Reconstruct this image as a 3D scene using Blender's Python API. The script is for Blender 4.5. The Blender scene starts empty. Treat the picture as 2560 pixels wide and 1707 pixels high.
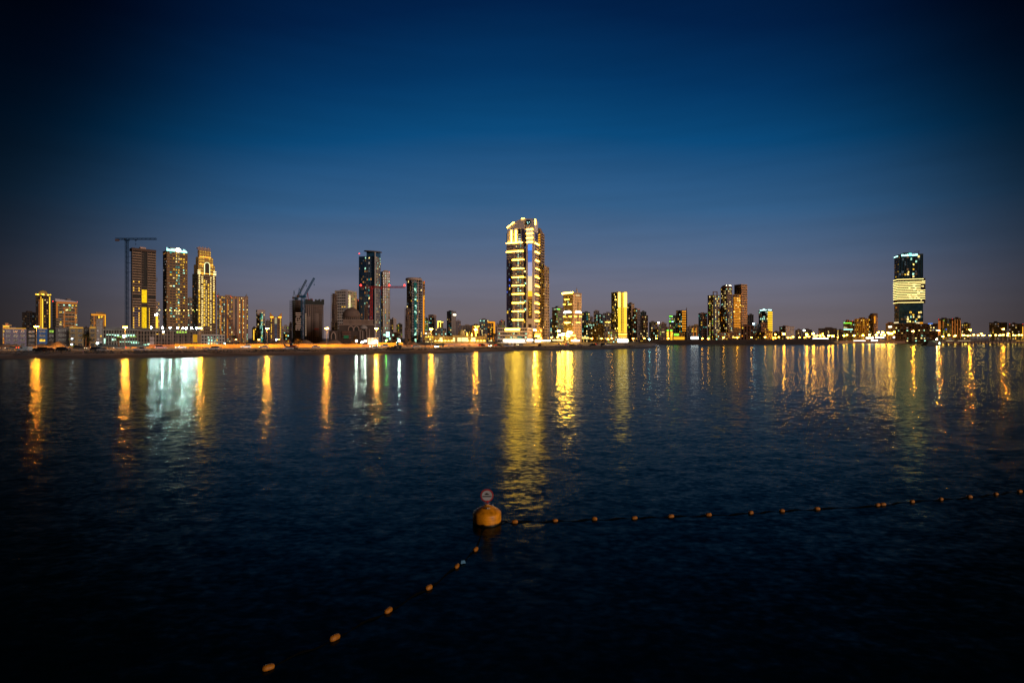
import bpy, bmesh, math, random, zlib
from mathutils import Vector, Matrix

# ------------------------------------------------------------------ camera, sky, sun, exposure
F, H0, HZ, CX = 1280.0, 7.5, 845.0, 1280.0      # focal length and horizon in photo pixels, eye height in metres
scene = bpy.context.scene
col = scene.collection
cam_d = bpy.data.cameras.new('camera')
cam = bpy.data.objects.new('camera', cam_d)
col.objects.link(cam)
cam_d.sensor_width = 36.0
cam_d.lens = 18.0
cam_d.shift_y = -8.5 / 2560.0
cam_d.clip_start = 0.1
cam_d.clip_end = 20000
cam.location = (0, 0, H0)
cam.rotation_euler = (math.radians(90), 0, 0)
scene.camera = cam

world = bpy.data.worlds.new('World')
scene.world = world
world.use_nodes = True
wn, wl = world.node_tree.nodes, world.node_tree.links
wn.clear()
def wnode(t, **k):
    n = wn.new(t)
    for a, v in k.items():
        setattr(n, a, v)
    return n
def wmath(op, a, b=None, c=None):
    n = wnode('ShaderNodeMath', operation=op)
    for i, v in enumerate((a, b, c)):
        if v is None:
            continue
        if isinstance(v, (int, float)):
            n.inputs[i].default_value = v
        else:
            wl.new(v, n.inputs[i])
    return n.outputs[0]
tc = wnode('ShaderNodeTexCoord')
sx = wnode('ShaderNodeSeparateXYZ')
wl.new(tc.outputs['Generated'], sx.inputs[0])
ele = wmath('ARCSINE', sx.outputs[2])
az = wmath('ARCTAN2', sx.outputs[0], sx.outputs[1])
# sky bands bent to sink at the sides, so they run level in frame
aq = wmath('DIVIDE', az, math.radians(28))
arch_k = wmath('MULTIPLY_ADD', wmath('SUBTRACT', 1.0, wmath('EXPONENT', wmath('MULTIPLY', wmath('MULTIPLY', aq, aq), -1.0))), 0.28, 1.0)
ele01 = wmath('DIVIDE', wmath('MAXIMUM', wmath('MULTIPLY', ele, arch_k), 0.0), math.pi / 2)
ramp = wnode('ShaderNodeValToRGB')
ramp.color_ramp.interpolation = 'EASE'
stops = [(0.0, (.170, .130, .132)), (3.2, (.160, .142, .168)), (6.2, (.148, .158, .225)), (10.0, (.088, .140, .245)), (14.8, (.036, .115, .250)),
         (22.0, (.0035, .068, .196)), (27.5, (.0012, .036, .125)), (33.4, (.0005, .0155, .068)), (45, (.0002, .0045, .020)), (90, (.0001, .0012, .005))]
el = ramp.color_ramp.elements
while len(el) < len(stops):
    el.new(0.5)
for e, (d, c) in zip(el, stops):
    e.position = d / 90.0
    e.color = (*c, 1)
ramp.color_ramp.interpolation = 'LINEAR'
wl.new(ele01, ramp.inputs[0])
# lens falloff put into the sky colour: broad along the horizon, narrower higher up
wid = wnode('ShaderNodeMapRange', interpolation_type='SMOOTHSTEP')
wl.new(ele, wid.inputs[0])
wid.inputs[1].default_value, wid.inputs[2].default_value = 0.0, math.radians(28)
wid.inputs[3].default_value, wid.inputs[4].default_value = math.radians(41.5), math.radians(35)
q = wmath('DIVIDE', wmath('SUBTRACT', az, math.radians(2.0)), wid.outputs[0])
glow = wmath('MULTIPLY_ADD', wmath('EXPONENT', wmath('MULTIPLY', wmath('POWER', wmath('ABSOLUTE', q), 6.0), -1.0)), 0.95, 0.05)
dusk = wnode('ShaderNodeVectorMath', operation='SCALE')
wl.new(ramp.outputs[0], dusk.inputs[0])
wl.new(glow, dusk.inputs['Scale'])
sky = wnode('ShaderNodeTexSky', sky_type='NISHITA')
sky.sun_disc = False
sky.sun_elevation = math.radians(-4.0)
sky.sun_rotation = math.radians(133)
sky_s = wnode('ShaderNodeVectorMath', operation='SCALE')
wl.new(sky.outputs[0], sky_s.inputs[0])
sky_s.inputs['Scale'].default_value = 0.004
add = wnode('ShaderNodeVectorMath', operation='ADD')
wl.new(dusk.outputs[0], add.inputs[0])
wl.new(sky_s.outputs[0], add.inputs[1])
# faint streaks of haze low over the horizon
hz_map = wnode('ShaderNodeMapping')
hz_map.inputs['Scale'].default_value = (2.2, 2.2, 26)
wl.new(tc.outputs['Generated'], hz_map.inputs[0])
hz_n = wnode('ShaderNodeTexNoise')
hz_n.inputs['Scale'].default_value = 1.6
hz_n.inputs['Detail'].default_value = 4
wl.new(hz_map.outputs[0], hz_n.inputs['Vector'])
hz_r = wnode('ShaderNodeMapRange')
hz_r.inputs[1].default_value, hz_r.inputs[2].default_value = .35, .68
hz_r.inputs[3].default_value, hz_r.inputs[4].default_value = 1.015, .945
wl.new(hz_n.outputs[0], hz_r.inputs[0])
hazed = wnode('ShaderNodeVectorMath', operation='SCALE')
wl.new(add.outputs[0], hazed.inputs[0])
wl.new(hz_r.outputs[0], hazed.inputs['Scale'])
bg = wnode('ShaderNodeBackground')
wl.new(hazed.outputs[0], bg.inputs[0])
bg.inputs[1].default_value = 1.0
wo = wnode('ShaderNodeOutputWorld')
wl.new(bg.outputs[0], wo.inputs[0])

sun_d = bpy.data.lights.new('sun', 'SUN')
sun_d.energy = 1.5
sun_d.color = (1.0, 0.79, 0.64)
sun_d.angle = math.radians(14)
sun = bpy.data.objects.new('sun', sun_d)
col.objects.link(sun)
SUN_AZ, SUN_EL = math.radians(133), math.radians(9)     # last glow behind the viewer, to the right
sdir = Vector((math.sin(SUN_AZ) * math.cos(SUN_EL), math.cos(SUN_AZ) * math.cos(SUN_EL), math.sin(SUN_EL)))
sun.rotation_euler = sdir.to_track_quat('Z', 'Y').to_euler()

vs = scene.view_settings
vs.view_transform = 'Standard'
vs.look = 'None'
vs.exposure = 0.0
vs.gamma = 1.0
vs.use_curve_mapping = False
scene.render.engine = 'CYCLES'
cy = scene.cycles
cy.max_bounces = 5
cy.diffuse_bounces = 2
cy.glossy_bounces = 3
cy.use_denoising = True
cy.sample_clamp_indirect = 6.0
cy.caustics_reflective = False
cy.caustics_refractive = False
cy.use_light_tree = True

# ------------------------------------------------------------------ helpers
def P(px, D, py=None, z=None):
    """A point D metres away (along the view axis) on the line of sight of photo column px."""
    x = (px - CX) / F * D
    if z is None:
        z = 0.0 if py is None else H0 + (HZ - py) / F * D
    return Vector((x, D, z))
def Z(py, D):
    return H0 + (HZ - py) / F * D

class MB:
    def __init__(s):
        s.v, s.f = [], []
    def quad(s, a, b, c, d):
        n = len(s.v)
        s.v += [tuple(a), tuple(b), tuple(c), tuple(d)]
        s.f.append((n, n + 1, n + 2, n + 3))
        return s
    def box(s, x0, x1, y0, y1, z0, z1):
        n = len(s.v)
        s.v += [(x0, y0, z0), (x1, y0, z0), (x1, y1, z0), (x0, y1, z0), (x0, y0, z1), (x1, y0, z1), (x1, y1, z1), (x0, y1, z1)]
        s.f += [(n, n + 3, n + 2, n + 1), (n + 4, n + 5, n + 6, n + 7), (n, n + 1, n + 5, n + 4), (n + 1, n + 2, n + 6, n + 5), (n + 2, n + 3, n + 7, n + 6), (n + 3, n, n + 4, n + 7)]
        return s
    def prism(s, pts, z0, z1, top=None):
        """Vertical prism over a counter-clockwise outline; top = other outline for the upper ring."""
        n, k = len(s.v), len(pts)
        t = top or pts
        s.v += [(p[0], p[1], z0) for p in pts] + [(p[0], p[1], z1) for p in t]
        s.f.append(tuple(n + i for i in reversed(range(k))))
        s.f.append(tuple(n + k + i for i in range(k)))
        for i in range(k):
            j = (i + 1) % k
            s.f.append((n + i, n + j, n + k + j, n + k + i))
        return s
    def lathe(s, prof, c=(0, 0, 0), seg=16):
        n, k = len(s.v), len(prof)
        for r, z in prof:
            for i in range(seg):
                a = 2 * math.pi * i / seg
                s.v.append((c[0] + r * math.cos(a), c[1] + r * math.sin(a), c[2] + z))
        for j in range(k - 1):
            for i in range(seg):
                i2 = (i + 1) % seg
                s.f.append((n + j * seg + i, n + j * seg + i2, n + (j + 1) * seg + i2, n + (j + 1) * seg + i))
        s.f.append(tuple(n + i for i in reversed(range(seg))))
        s.f.append(tuple(n + (k - 1) * seg + i for i in range(seg)))
        return s
    def bar(s, a, b, r, r2=None, seg=4):
        a, b = Vector(a), Vector(b)
        d = (b - a)
        if d.length < 1e-6:
            return s
        d.normalize()
        up = Vector((0, 0, 1)) if abs(d.z) < 0.95 else Vector((1, 0, 0))
        u = d.cross(up).normalized()
        w = d.cross(u)
        n = len(s.v)
        r2 = r if r2 is None else r2
        for p, rr in ((a, r), (b, r2)):
            for i in range(seg):
                t = 2 * math.pi * (i + .5) / seg
                s.v.append(tuple(p + u * (rr * math.cos(t)) + w * (rr * math.sin(t))))
        for i in range(seg):
            j = (i + 1) % seg
            s.f.append((n + i, n + j, n + seg + j, n + seg + i))
        s.f.append(tuple(n + i for i in reversed(range(seg))))
        s.f.append(tuple(n + seg + i for i in range(seg)))
        return s
    def build(s, name, m, parent=None, kind=None, smooth=False):
        if not s.v:
            return None
        me = bpy.data.meshes.new(name)
        me.from_pydata(s.v, [], s.f)
        bm = bmesh.new()
        bm.from_mesh(me)
        bmesh.ops.recalc_face_normals(bm, faces=bm.faces)
        bm.to_mesh(me)
        bm.free()
        if smooth:
            for p in me.polygons:
                p.use_smooth = True
        me.materials.append(m)
        return link(name, me, parent, kind)
def link(name, me, parent=None, kind=None):
    o = bpy.data.objects.new(name, me)
    col.objects.link(o)
    if parent is not None:
        o.parent = parent
    if kind:
        o['kind'] = kind
    return o
def thing(name, label, cat, loc=(0, 0, 0), rz=0.0, group=None):
    o = bpy.data.objects.new(name, None)
    o.empty_display_size = 1.0
    col.objects.link(o)
    o.location = loc
    o.rotation_euler = (0, 0, rz)
    tag(o, label, cat, group)
    return o
def tag(o, label, cat, group=None):
    o['label'] = label
    o['category'] = cat
    if group:
        o['group'] = group
    return o

# ------------------------------------------------------------------ materials
MATS = {}
def nodemat(name):
    m = bpy.data.materials.new(name)
    m.use_nodes = True
    return m, m.node_tree.nodes, m.node_tree.links, m.node_tree.nodes['Principled BSDF']
def wall(c, rough=0.75, var=0.25, scale=0.15):
    """Painted or rendered wall: base colour with blotches, streaks and fine grain."""
    k = ('wall', c, rough, var, scale)
    if k in MATS:
        return MATS[k]
    m, n, l, b = nodemat('wall')
    t = n.new('ShaderNodeTexCoord')
    mp = n.new('ShaderNodeMapping')
    mp.inputs['Scale'].default_value = (scale, scale, scale * .35)
    l.new(t.outputs['Object'], mp.inputs[0])
    a = n.new('ShaderNodeTexNoise')
    a.inputs['Scale'].default_value = 1.0
    a.inputs['Detail'].default_value = 5
    a.inputs['Roughness'].default_value = .65
    l.new(mp.outputs[0], a.inputs['Vector'])
    r = n.new('ShaderNodeMapRange')
    r.inputs[1].default_value, r.inputs[2].default_value = .3, .7
    r.inputs[3].default_value, r.inputs[4].default_value = 1 - var, 1 + var * .4
    l.new(a.outputs[0], r.inputs[0])
    s = n.new('ShaderNodeVectorMath')
    s.operation = 'SCALE'
    s.inputs[0].default_value = c
    l.new(r.outputs[0], s.inputs['Scale'])
    l.new(s.outputs[0], b.inputs['Base Color'])
    b.inputs['Roughness'].default_value = rough
    MATS[k] = m
    return m
def glass(c, rough=0.22):
    k = ('glass', c, rough)
    if k in MATS:
        return MATS[k]
    m, n, l, b = nodemat('glass')
    t = n.new('ShaderNodeTexCoord')
    a = n.new('ShaderNodeTexNoise')
    a.inputs['Scale'].default_value = .22
    a.inputs['Detail'].default_value = 3
    l.new(t.outputs['Object'], a.inputs['Vector'])
    r = n.new('ShaderNodeMapRange')
    r.inputs[1].default_value, r.inputs[2].default_value = .3, .7
    r.inputs[3].default_value, r.inputs[4].default_value = .6, 1.3
    l.new(a.outputs[0], r.inputs[0])
    s = n.new('ShaderNodeVectorMath')
    s.operation = 'SCALE'
    s.inputs[0].default_value = c
    l.new(r.outputs[0], s.inputs['Scale'])
    l.new(s.outputs[0], b.inputs['Base Color'])
    b.inputs['Roughness'].default_value = rough
    b.inputs['IOR'].default_value = 1.5
    MATS[k] = m
    return m
def metal(c, rough=.45, met=.6):
    k = ('metal', c, rough, met)
    if k in MATS:
        return MATS[k]
    m, n, l, b = nodemat('paint')
    t = n.new('ShaderNodeTexCoord')
    a = n.new('ShaderNodeTexNoise')
    a.inputs['Scale'].default_value = 1.7
    a.inputs['Detail'].default_value = 4
    l.new(t.outputs['Object'], a.inputs['Vector'])
    r = n.new('ShaderNodeMapRange')
    r.inputs[3].default_value, r.inputs[4].default_value = .75, 1.2
    l.new(a.outputs[0], r.inputs[0])
    s = n.new('ShaderNodeVectorMath')
    s.operation = 'SCALE'
    s.inputs[0].default_value = c
    l.new(r.outputs[0], s.inputs['Scale'])
    l.new(s.outputs[0], b.inputs['Base Color'])
    b.inputs['Roughness'].default_value = rough
    b.inputs['Metallic'].default_value = met
    MATS[k] = m
    return m
def lamp(c, strength, sampled=True, vary=0.0):
    """A surface that gives off light: lit window, lamp lens, LED strip."""
    k = ('lamp', c, strength, sampled, vary)
    if k in MATS:
        return MATS[k]
    m, n, l, b = nodemat('light')
    n.remove(b)
    e = n.new('ShaderNodeEmission')
    e.inputs[0].default_value = (*c, 1)
    e.inputs[1].default_value = strength
    if vary:
        t = n.new('ShaderNodeTexCoord')
        a = n.new('ShaderNodeTexNoise')
        a.inputs['Scale'].default_value = .6
        l.new(t.outputs['Object'], a.inputs['Vector'])
        r = n.new('ShaderNodeMapRange')
        r.inputs[1].default_value, r.inputs[2].default_value = .35, .65
        r.inputs[3].default_value, r.inputs[4].default_value = strength * (1 - vary), strength * (1 + vary)
        l.new(a.outputs[0], r.inputs[0])
        l.new(r.outputs[0], e.inputs[1])
    l.new(e.outputs[0], n['Material Output'].inputs[0])
    m.cycles.emission_sampling = 'FRONT_BACK' if sampled else 'NONE'
    MATS[k] = m
    return m
# colours of lit windows, one letter each
WIN = {'y': ((1, .58, .05), 1.0), 'w': ((1, .74, .26), 1.5), 'c': ((.50, 1, .72), 1.2), 't': ((.03, .50, .46), .6), 'o': ((1, .32, .02), .8),
       'b': ((.10, .18, .95), .7), 'g': ((.45, .80, .10), .7), 'd': ((1, .42, .12), .35), 'p': ((.75, .62, .55), .4), 'E': ((1, .55, .24), .13), 'F': ((.55, .75, .85), .09), 'Y': ((1, .66, .13), 3.0), 'W': ((1, .90, .62), 4.5)}
def win_mat(ch):
    c, s = WIN[ch]
    return lamp(c, s, False, .75)
# colours of light bands and strips, and of glow added for floodlit walls
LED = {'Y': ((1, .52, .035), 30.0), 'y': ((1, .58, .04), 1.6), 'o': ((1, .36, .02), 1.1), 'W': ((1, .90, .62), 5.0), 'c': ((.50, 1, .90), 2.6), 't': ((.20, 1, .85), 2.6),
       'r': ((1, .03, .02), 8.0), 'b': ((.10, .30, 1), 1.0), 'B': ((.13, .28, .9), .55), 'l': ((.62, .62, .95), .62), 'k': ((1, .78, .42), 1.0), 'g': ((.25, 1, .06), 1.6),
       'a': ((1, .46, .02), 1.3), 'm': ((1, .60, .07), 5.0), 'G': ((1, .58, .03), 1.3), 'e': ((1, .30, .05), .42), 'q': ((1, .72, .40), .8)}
def led(ch):
    c, s = LED[ch]
    return lamp(c, s, True)
CONC = (.30, .25, .22)
# ------------------------------------------------------------------ the setting: water, land, road
def lerp_tab(tab, x):
    if x <= tab[0][0]:
        return tab[0][1]
    for (a, b), (c, d) in zip(tab, tab[1:]):
        if x <= c:
            return b + (d - b) * (x - a) / (c - a)
    return tab[-1][1]
SHORE = [(-400, 176), (0, 183), (300, 188), (600, 212), (900, 236), (1100, 250), (1300, 298), (1440, 325), (1570, 352), (1600, 372), (1625, 420), (1640, 555), (1660, 568), (1800, 570), (2085, 590), (2100, 735), (2330, 738), (3100, 700)]
def shore(px):
    return lerp_tab(SHORE, px)

def water_material():
    m, n, l, b = nodemat('lagoon_water')
    geo = n.new('ShaderNodeNewGeometry')
    def noise(scale, sxy, detail, rough=.5):
        mp = n.new('ShaderNodeMapping')
        mp.inputs['Scale'].default_value = (sxy[0], sxy[1], 1)
        mp.inputs['Rotation'].default_value = (0, 0, math.radians(sxy[2]))
        l.new(geo.outputs['Position'], mp.inputs[0])
        t = n.new('ShaderNodeTexNoise')
        t.inputs['Scale'].default_value = scale
        t.inputs['Detail'].default_value = detail
        t.inputs['Roughness'].default_value = rough
        l.new(mp.outputs[0], t.inputs['Vector'])
        return t
    def slope(tex, amp):
        s = n.new('ShaderNodeVectorMath')
        s.operation = 'SUBTRACT'
        l.new(tex.outputs['Color'], s.inputs[0])
        s.inputs[1].default_value = (.5, .5, .5)
        k = n.new('ShaderNodeVectorMath')
        k.operation = 'MULTIPLY'
        l.new(s.outputs[0], k.inputs[0])
        k.inputs[1].default_value = (amp * .72, amp, 0)
        return k.outputs[0]
    def vadd(a, b_):
        s = n.new('ShaderNodeVectorMath')
        s.operation = 'ADD'
        l.new(a, s.inputs[0])
        l.new(b_, s.inputs[1])
        return s.outputs[0]
    fine = slope(noise(5.2, (.6, 1, 4), 2), .28)
    mid = slope(noise(1.5, (.5, 1, -7), 2), .19)
    swell = slope(noise(.22, (.45, 1, 10), 1), .035)
    tot = vadd(vadd(fine, mid), swell)
    patch = noise(.016, (.22, 1, 0), 2)                # wind patches, long and narrow
    pr = n.new('ShaderNodeMapRange')
    pr.inputs[1].default_value, pr.inputs[2].default_value = .36, .62
    pr.inputs[3].default_value, pr.inputs[4].default_value = .72, 1.12
    l.new(patch.outputs[0], pr.inputs[0])
    sc = n.new('ShaderNodeVectorMath')
    sc.operation = 'SCALE'
    l.new(tot, sc.inputs[0])
    l.new(pr.outputs[0], sc.inputs['Scale'])
    up = n.new('ShaderNodeVectorMath')
    up.operation = 'ADD'
    l.new(sc.outputs[0], up.inputs[0])
    up.inputs[1].default_value = (0, 0, 1)
    nm = n.new('ShaderNodeVectorMath')
    nm.operation = 'NORMALIZE'
    l.new(up.outputs[0], nm.inputs[0])
    # dark murky water: part of the surface reflection over an almost black teal body
    n.remove(b)
    df = n.new('ShaderNodeBsdfDiffuse')
    df.inputs['Color'].default_value = (.0006, .0065, .0095, 1)
    gl = n.new('ShaderNodeBsdfGlossy')
    gl.inputs['Color'].default_value = (.52, .60, .58, 1)
    gl.inputs['Roughness'].default_value = .16
    l.new(nm.outputs[0], gl.inputs['Normal'])
    fr = n.new('ShaderNodeFresnel')
    fr.inputs['IOR'].default_value = 1.22
    l.new(nm.outputs[0], fr.inputs['Normal'])
    mxs = n.new('ShaderNodeMixShader')
    l.new(fr.outputs[0], mxs.inputs[0])
    l.new(df.outputs[0], mxs.inputs[1])
    l.new(gl.outputs[0], mxs.inputs[2])
    l.new(mxs.outputs[0], n['Material Output'].inputs[0])
    return m
w = MB().quad((-5000, -60, 0), (5000, -60, 0), (5000, 6000, 0), (-5000, 6000, 0)).build('water', water_material(), kind='structure')

def sand_material(c, dark, scale=.12):
    m, n, l, b = nodemat('sand')
    geo = n.new('ShaderNodeNewGeometry')
    mp = n.new('ShaderNodeMapping')
    mp.inputs['Scale'].default_value = (scale * .5, scale * 1.6, scale)
    l.new(geo.outputs['Position'], mp.inputs[0])
    t = n.new('ShaderNodeTexNoise')
    t.inputs['Scale'].default_value = 1
    t.inputs['Detail'].default_value = 6
    t.inputs['Roughness'].default_value = .65
    l.new(mp.outputs[0], t.inputs['Vector'])
    r = n.new('ShaderNodeValToRGB')
    r.color_ramp.elements[0].position, r.color_ramp.elements[1].position = .38, .62
    r.color_ramp.elements[0].color, r.color_ramp.elements[1].color = (*dark, 1), (*c, 1)
    l.new(t.outputs[0], r.inputs[0])
    l.new(r.outputs[0], b.inputs['Base Color'])
    b.inputs['Roughness'].default_value = .9
    return m
M_SAND = sand_material((.27, .25, .27), (.055, .050, .055), .2)
M_WET = sand_material((.12, .105, .115), (.05, .045, .05))
M_MOUND = sand_material((.34, .26, .21), (.16, .12, .10), .25)
M_ASPH = wall((.05, .048, .047), .85, .3, .3)

def make_land():
    rnd = random.Random(5)
    prof = [(-6, -.9), (0, -.02), (3, .25), (7, .75), (9, .80), (14, 1.35), (17, 1.42), (22, 1.85), (32, 1.95), (60, 2.0), (90, 2.05), (300, 2.1), (1500, 2.2), (5400, 2.4)]
    pxs = []
    p = -420
    while p < 3150:
        pxs.append(p)
        p += 12 if 1560 < p < 2120 else 20
    v, f = [], []
    for i, px in enumerate(pxs):
        S = shore(px) + (1.6 * math.sin(px * .021) + 1.0 * math.sin(px * .057 + 1))
        for j, (d, z) in enumerate(prof):
            zz = z + (rnd.uniform(-.12, .12) if 2 < j < 9 else 0)
            q = P(px, S + d, z=zz)
            v.append(tuple(q))
    k = len(prof)
    for i in range(len(pxs) - 1):
        for j in range(k - 1):
            f.append((i * k + j, (i + 1) * k + j, (i + 1) * k + j + 1, i * k + j + 1))
    me = bpy.data.meshes.new('ground')
    me.from_pydata(v, [], f)
    me.materials.append(M_SAND)
    me.materials.append(M_WET)
    for p_ in me.polygons:
        p_.material_index = 1 if (p_.index % (k - 1)) < 4 else 0
        p_.use_smooth = True
    link('ground', me, kind='structure')
make_land()

def ribbon(name, d0, d1, z, m, x0, x1, step=40):
    """A sheet that follows the shore between two distances behind it."""
    b = MB()
    xs = []
    x = x0
    while x < x1:
        xs.append(x)
        x += step
    xs.append(x1)
    for a, c in zip(xs, xs[1:]):
        b.quad(P(a, shore(a) + d0, z=z), P(c, shore(c) + d0, z=z), P(c, shore(c) + d1, z=z), P(a, shore(a) + d1, z=z))
    return b.build(name, m, kind='structure')
ribbon('road', 48, 64, 2.13, M_ASPH, -380, 1560)
ribbon('road_edge_line', 48.6, 48.9, 2.136, wall((.7, .7, .68), .6, .3), -380, 1560)
# kerb on the beach side of the road
kb = MB()
for a in range(-380, 1550, 20):
    c = a + 20
    A0, A1, B0, B1 = P(a, shore(a) + 47.4, z=2.25), P(a, shore(a) + 47.9, z=2.25), P(c, shore(c) + 47.4, z=2.25), P(c, shore(c) + 47.9, z=2.25)
    kb.quad(A0, B0, B1, A1)
    dz = Vector((0, 0, .3))
    kb.quad(A0 - dz, B0 - dz, B0, A0)
kb.build('kerb', wall((.42, .38, .34), .8), kind='structure')

def mound(name, x0, x1, ytop, D, depth, m, seed, z0=1.9, bumps=3):
    rnd = random.Random(seed)
    nx, ny = 30, 10
    ph = [rnd.uniform(0, 6.3) for _ in range(8)]
    zt = Z(ytop, D)
    v, f = [], []
    for i in range(nx + 1):
        for j in range(ny + 1):
            s, t = i / nx, j / ny
            env = (math.sin(math.pi * s) ** .55) * (math.sin(math.pi * t) ** .8)
            shp = .68 + .22 * math.sin(s * 6.3 * bumps * .5 + ph[0]) + .13 * math.sin(s * 6.3 * bumps + ph[1] + t * 4)
            z = z0 - .15 + (zt - z0) * env * min(1.0, max(.2, shp)) + rnd.uniform(-.10, .10) * env
            q = P(x0 + (x1 - x0) * s, D + depth * (t - .5), z=z)
            v.append(tuple(q))
    for i in range(nx):
        for j in range(ny):
            a = i * (ny + 1) + j
            f.append((a, a + ny + 1, a + ny + 2, a + 1))
    me = bpy.data.meshes.new(name)
    me.from_pydata(v, [], f)
    me.materials.append(m)
    for p in me.polygons:
        p.use_smooth = True
    return link(name, me, kind='structure')
mound('sand_mound', 62, 182, 851, 272, 24, M_MOUND, 1)
mound('sand_mound', 110, 168, 846, 300, 16, M_MOUND, 2)
mound('sand_mound', -60, 75, 857, 268, 20, M_MOUND, 3)
mound('sand_mound', 600, 760, 847, 330, 30, M_MOUND, 4)
mound('sand_mound', 720, 880, 846, 336, 30, M_MOUND, 6, bumps=4)
mound('sand_mound', 850, 905, 848, 338, 24, M_MOUND, 7)
mound('sand_mound', 985, 1060, 853, 345, 24, M_MOUND, 8)
# stones, weed and driftwood along the top of the beach
deb = MB()
rn_ = random.Random(31)
for i in range(1500):
    px = rn_.uniform(-60, 1590)
    if rn_.random() < .4:
        px = rn_.choice((660, 700, 760, 820, 900, 985, 1040, 1110, 1160, 1230, 1290, 1390, 1440, 380, 450)) + rn_.gauss(0, 16)
    d = rn_.choice((15.5, 16.5, 21, 22)) + rn_.gauss(0, 1.1)
    z = lerp_tab([(0, 0), (3, .25), (7, .75), (14, 1.35), (22, 1.85), (60, 2)], d) - .1
    q = P(px, shore(px) + d, z=z)
    r = rn_.uniform(.12, .45) * (1.6 if rn_.random() < .12 else 1)
    a = rn_.uniform(0, 3)
    deb.lathe([(r * .7, 0), (r * rn_.uniform(.8, 1.3), r * .35), (r * .55, r * rn_.uniform(.6, 1.0)), (r * .1, r * 1.05)], q, 5)
deb.build('beach_debris', sand_material((.10, .08, .075), (.02, .017, .018), 1.2), kind='stuff')
# the long dark bank on the far side of the inlet and the sand tongue in front of it
def bank(name, x0, x1, D0, zl, zr, m):
    v, f = [], []
    rnd = random.Random(9)
    prof = [(-1, -.8), (1.0, .4), (5, 2.2), (9, 3.9), (12, 4.9), (16, 5.1), (40, 5.0), (60, 1.0)]
    n = 46
    for i in range(n + 1):
        s = i / n
        px = x0 + (x1 - x0) * s
        kz = (zl + (zr - zl) * s) / 5.0 * min(1, s * 12, (1 - s) * 14 + .05)
        for j, (d, z) in enumerate(prof):
            v.append(tuple(P(px, D0 + 22 * s + d, z=z * kz + (rnd.uniform(-.35, .35) if 0 < j < 6 else 0))))
    k = len(prof)
    for i in range(n):
        for j in range(k - 1):
            f.append((i * k + j, (i + 1) * k + j, (i + 1) * k + j + 1, i * k + j + 1))
    me = bpy.data.meshes.new(name)
    me.from_pydata(v, [], f)
    me.materials.append(m)
    return link(name, me, kind='structure')
bank('embankment', 1572, 2098, 564, 4.6, 6.4, sand_material((.075, .05, .045), (.028, .02, .022), .35))
# sand tongue
sp = MB()
pts = [(1540, 345, 405), (1580, 352, 400), (1620, 372, 402), (1650, 392, 409), (1672, 405, 411)]
for (a, d0, d1), (c, e0, e1) in zip(pts, pts[1:]):
    def ring(px, n0, n1):
        hgt = .9 * min(1, (n1 - n0) / 30.0)
        return [P(px, n0 - 2, z=-.3), P(px, n0 + (n1 - n0) * .25, z=hgt * .6), P(px, n0 + (n1 - n0) * .6, z=hgt), P(px, n1 + 2, z=-.3)]
    A, B = ring(a, d0, d1), ring(c, e0, e1)
    for i in range(3):
        sp.quad(A[i], B[i], B[i + 1], A[i + 1])
sp.build('sand_tongue', M_WET, kind='structure')
# quay wall on the right, lit orange by its lamps
qb = MB()
for a in range(2098, 2700, 24):
    A, B = P(a, shore(a) - 4, z=-.5), P(a + 24, shore(a + 24) - 4, z=-.5)
    A2, B2 = P(a, shore(a) - 4, z=3.4), P(a + 24, shore(a + 24) - 4, z=3.4)
    A3, B3 = P(a, shore(a) + 30, z=3.4), P(a + 24, shore(a + 24) + 30, z=3.4)
    qb.quad(A, B, B2, A2)
    qb.quad(A2, B2, B3, A3)
qb.build('quay', wall((.30, .16, .10), .8, .3, .4), kind='structure')
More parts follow.
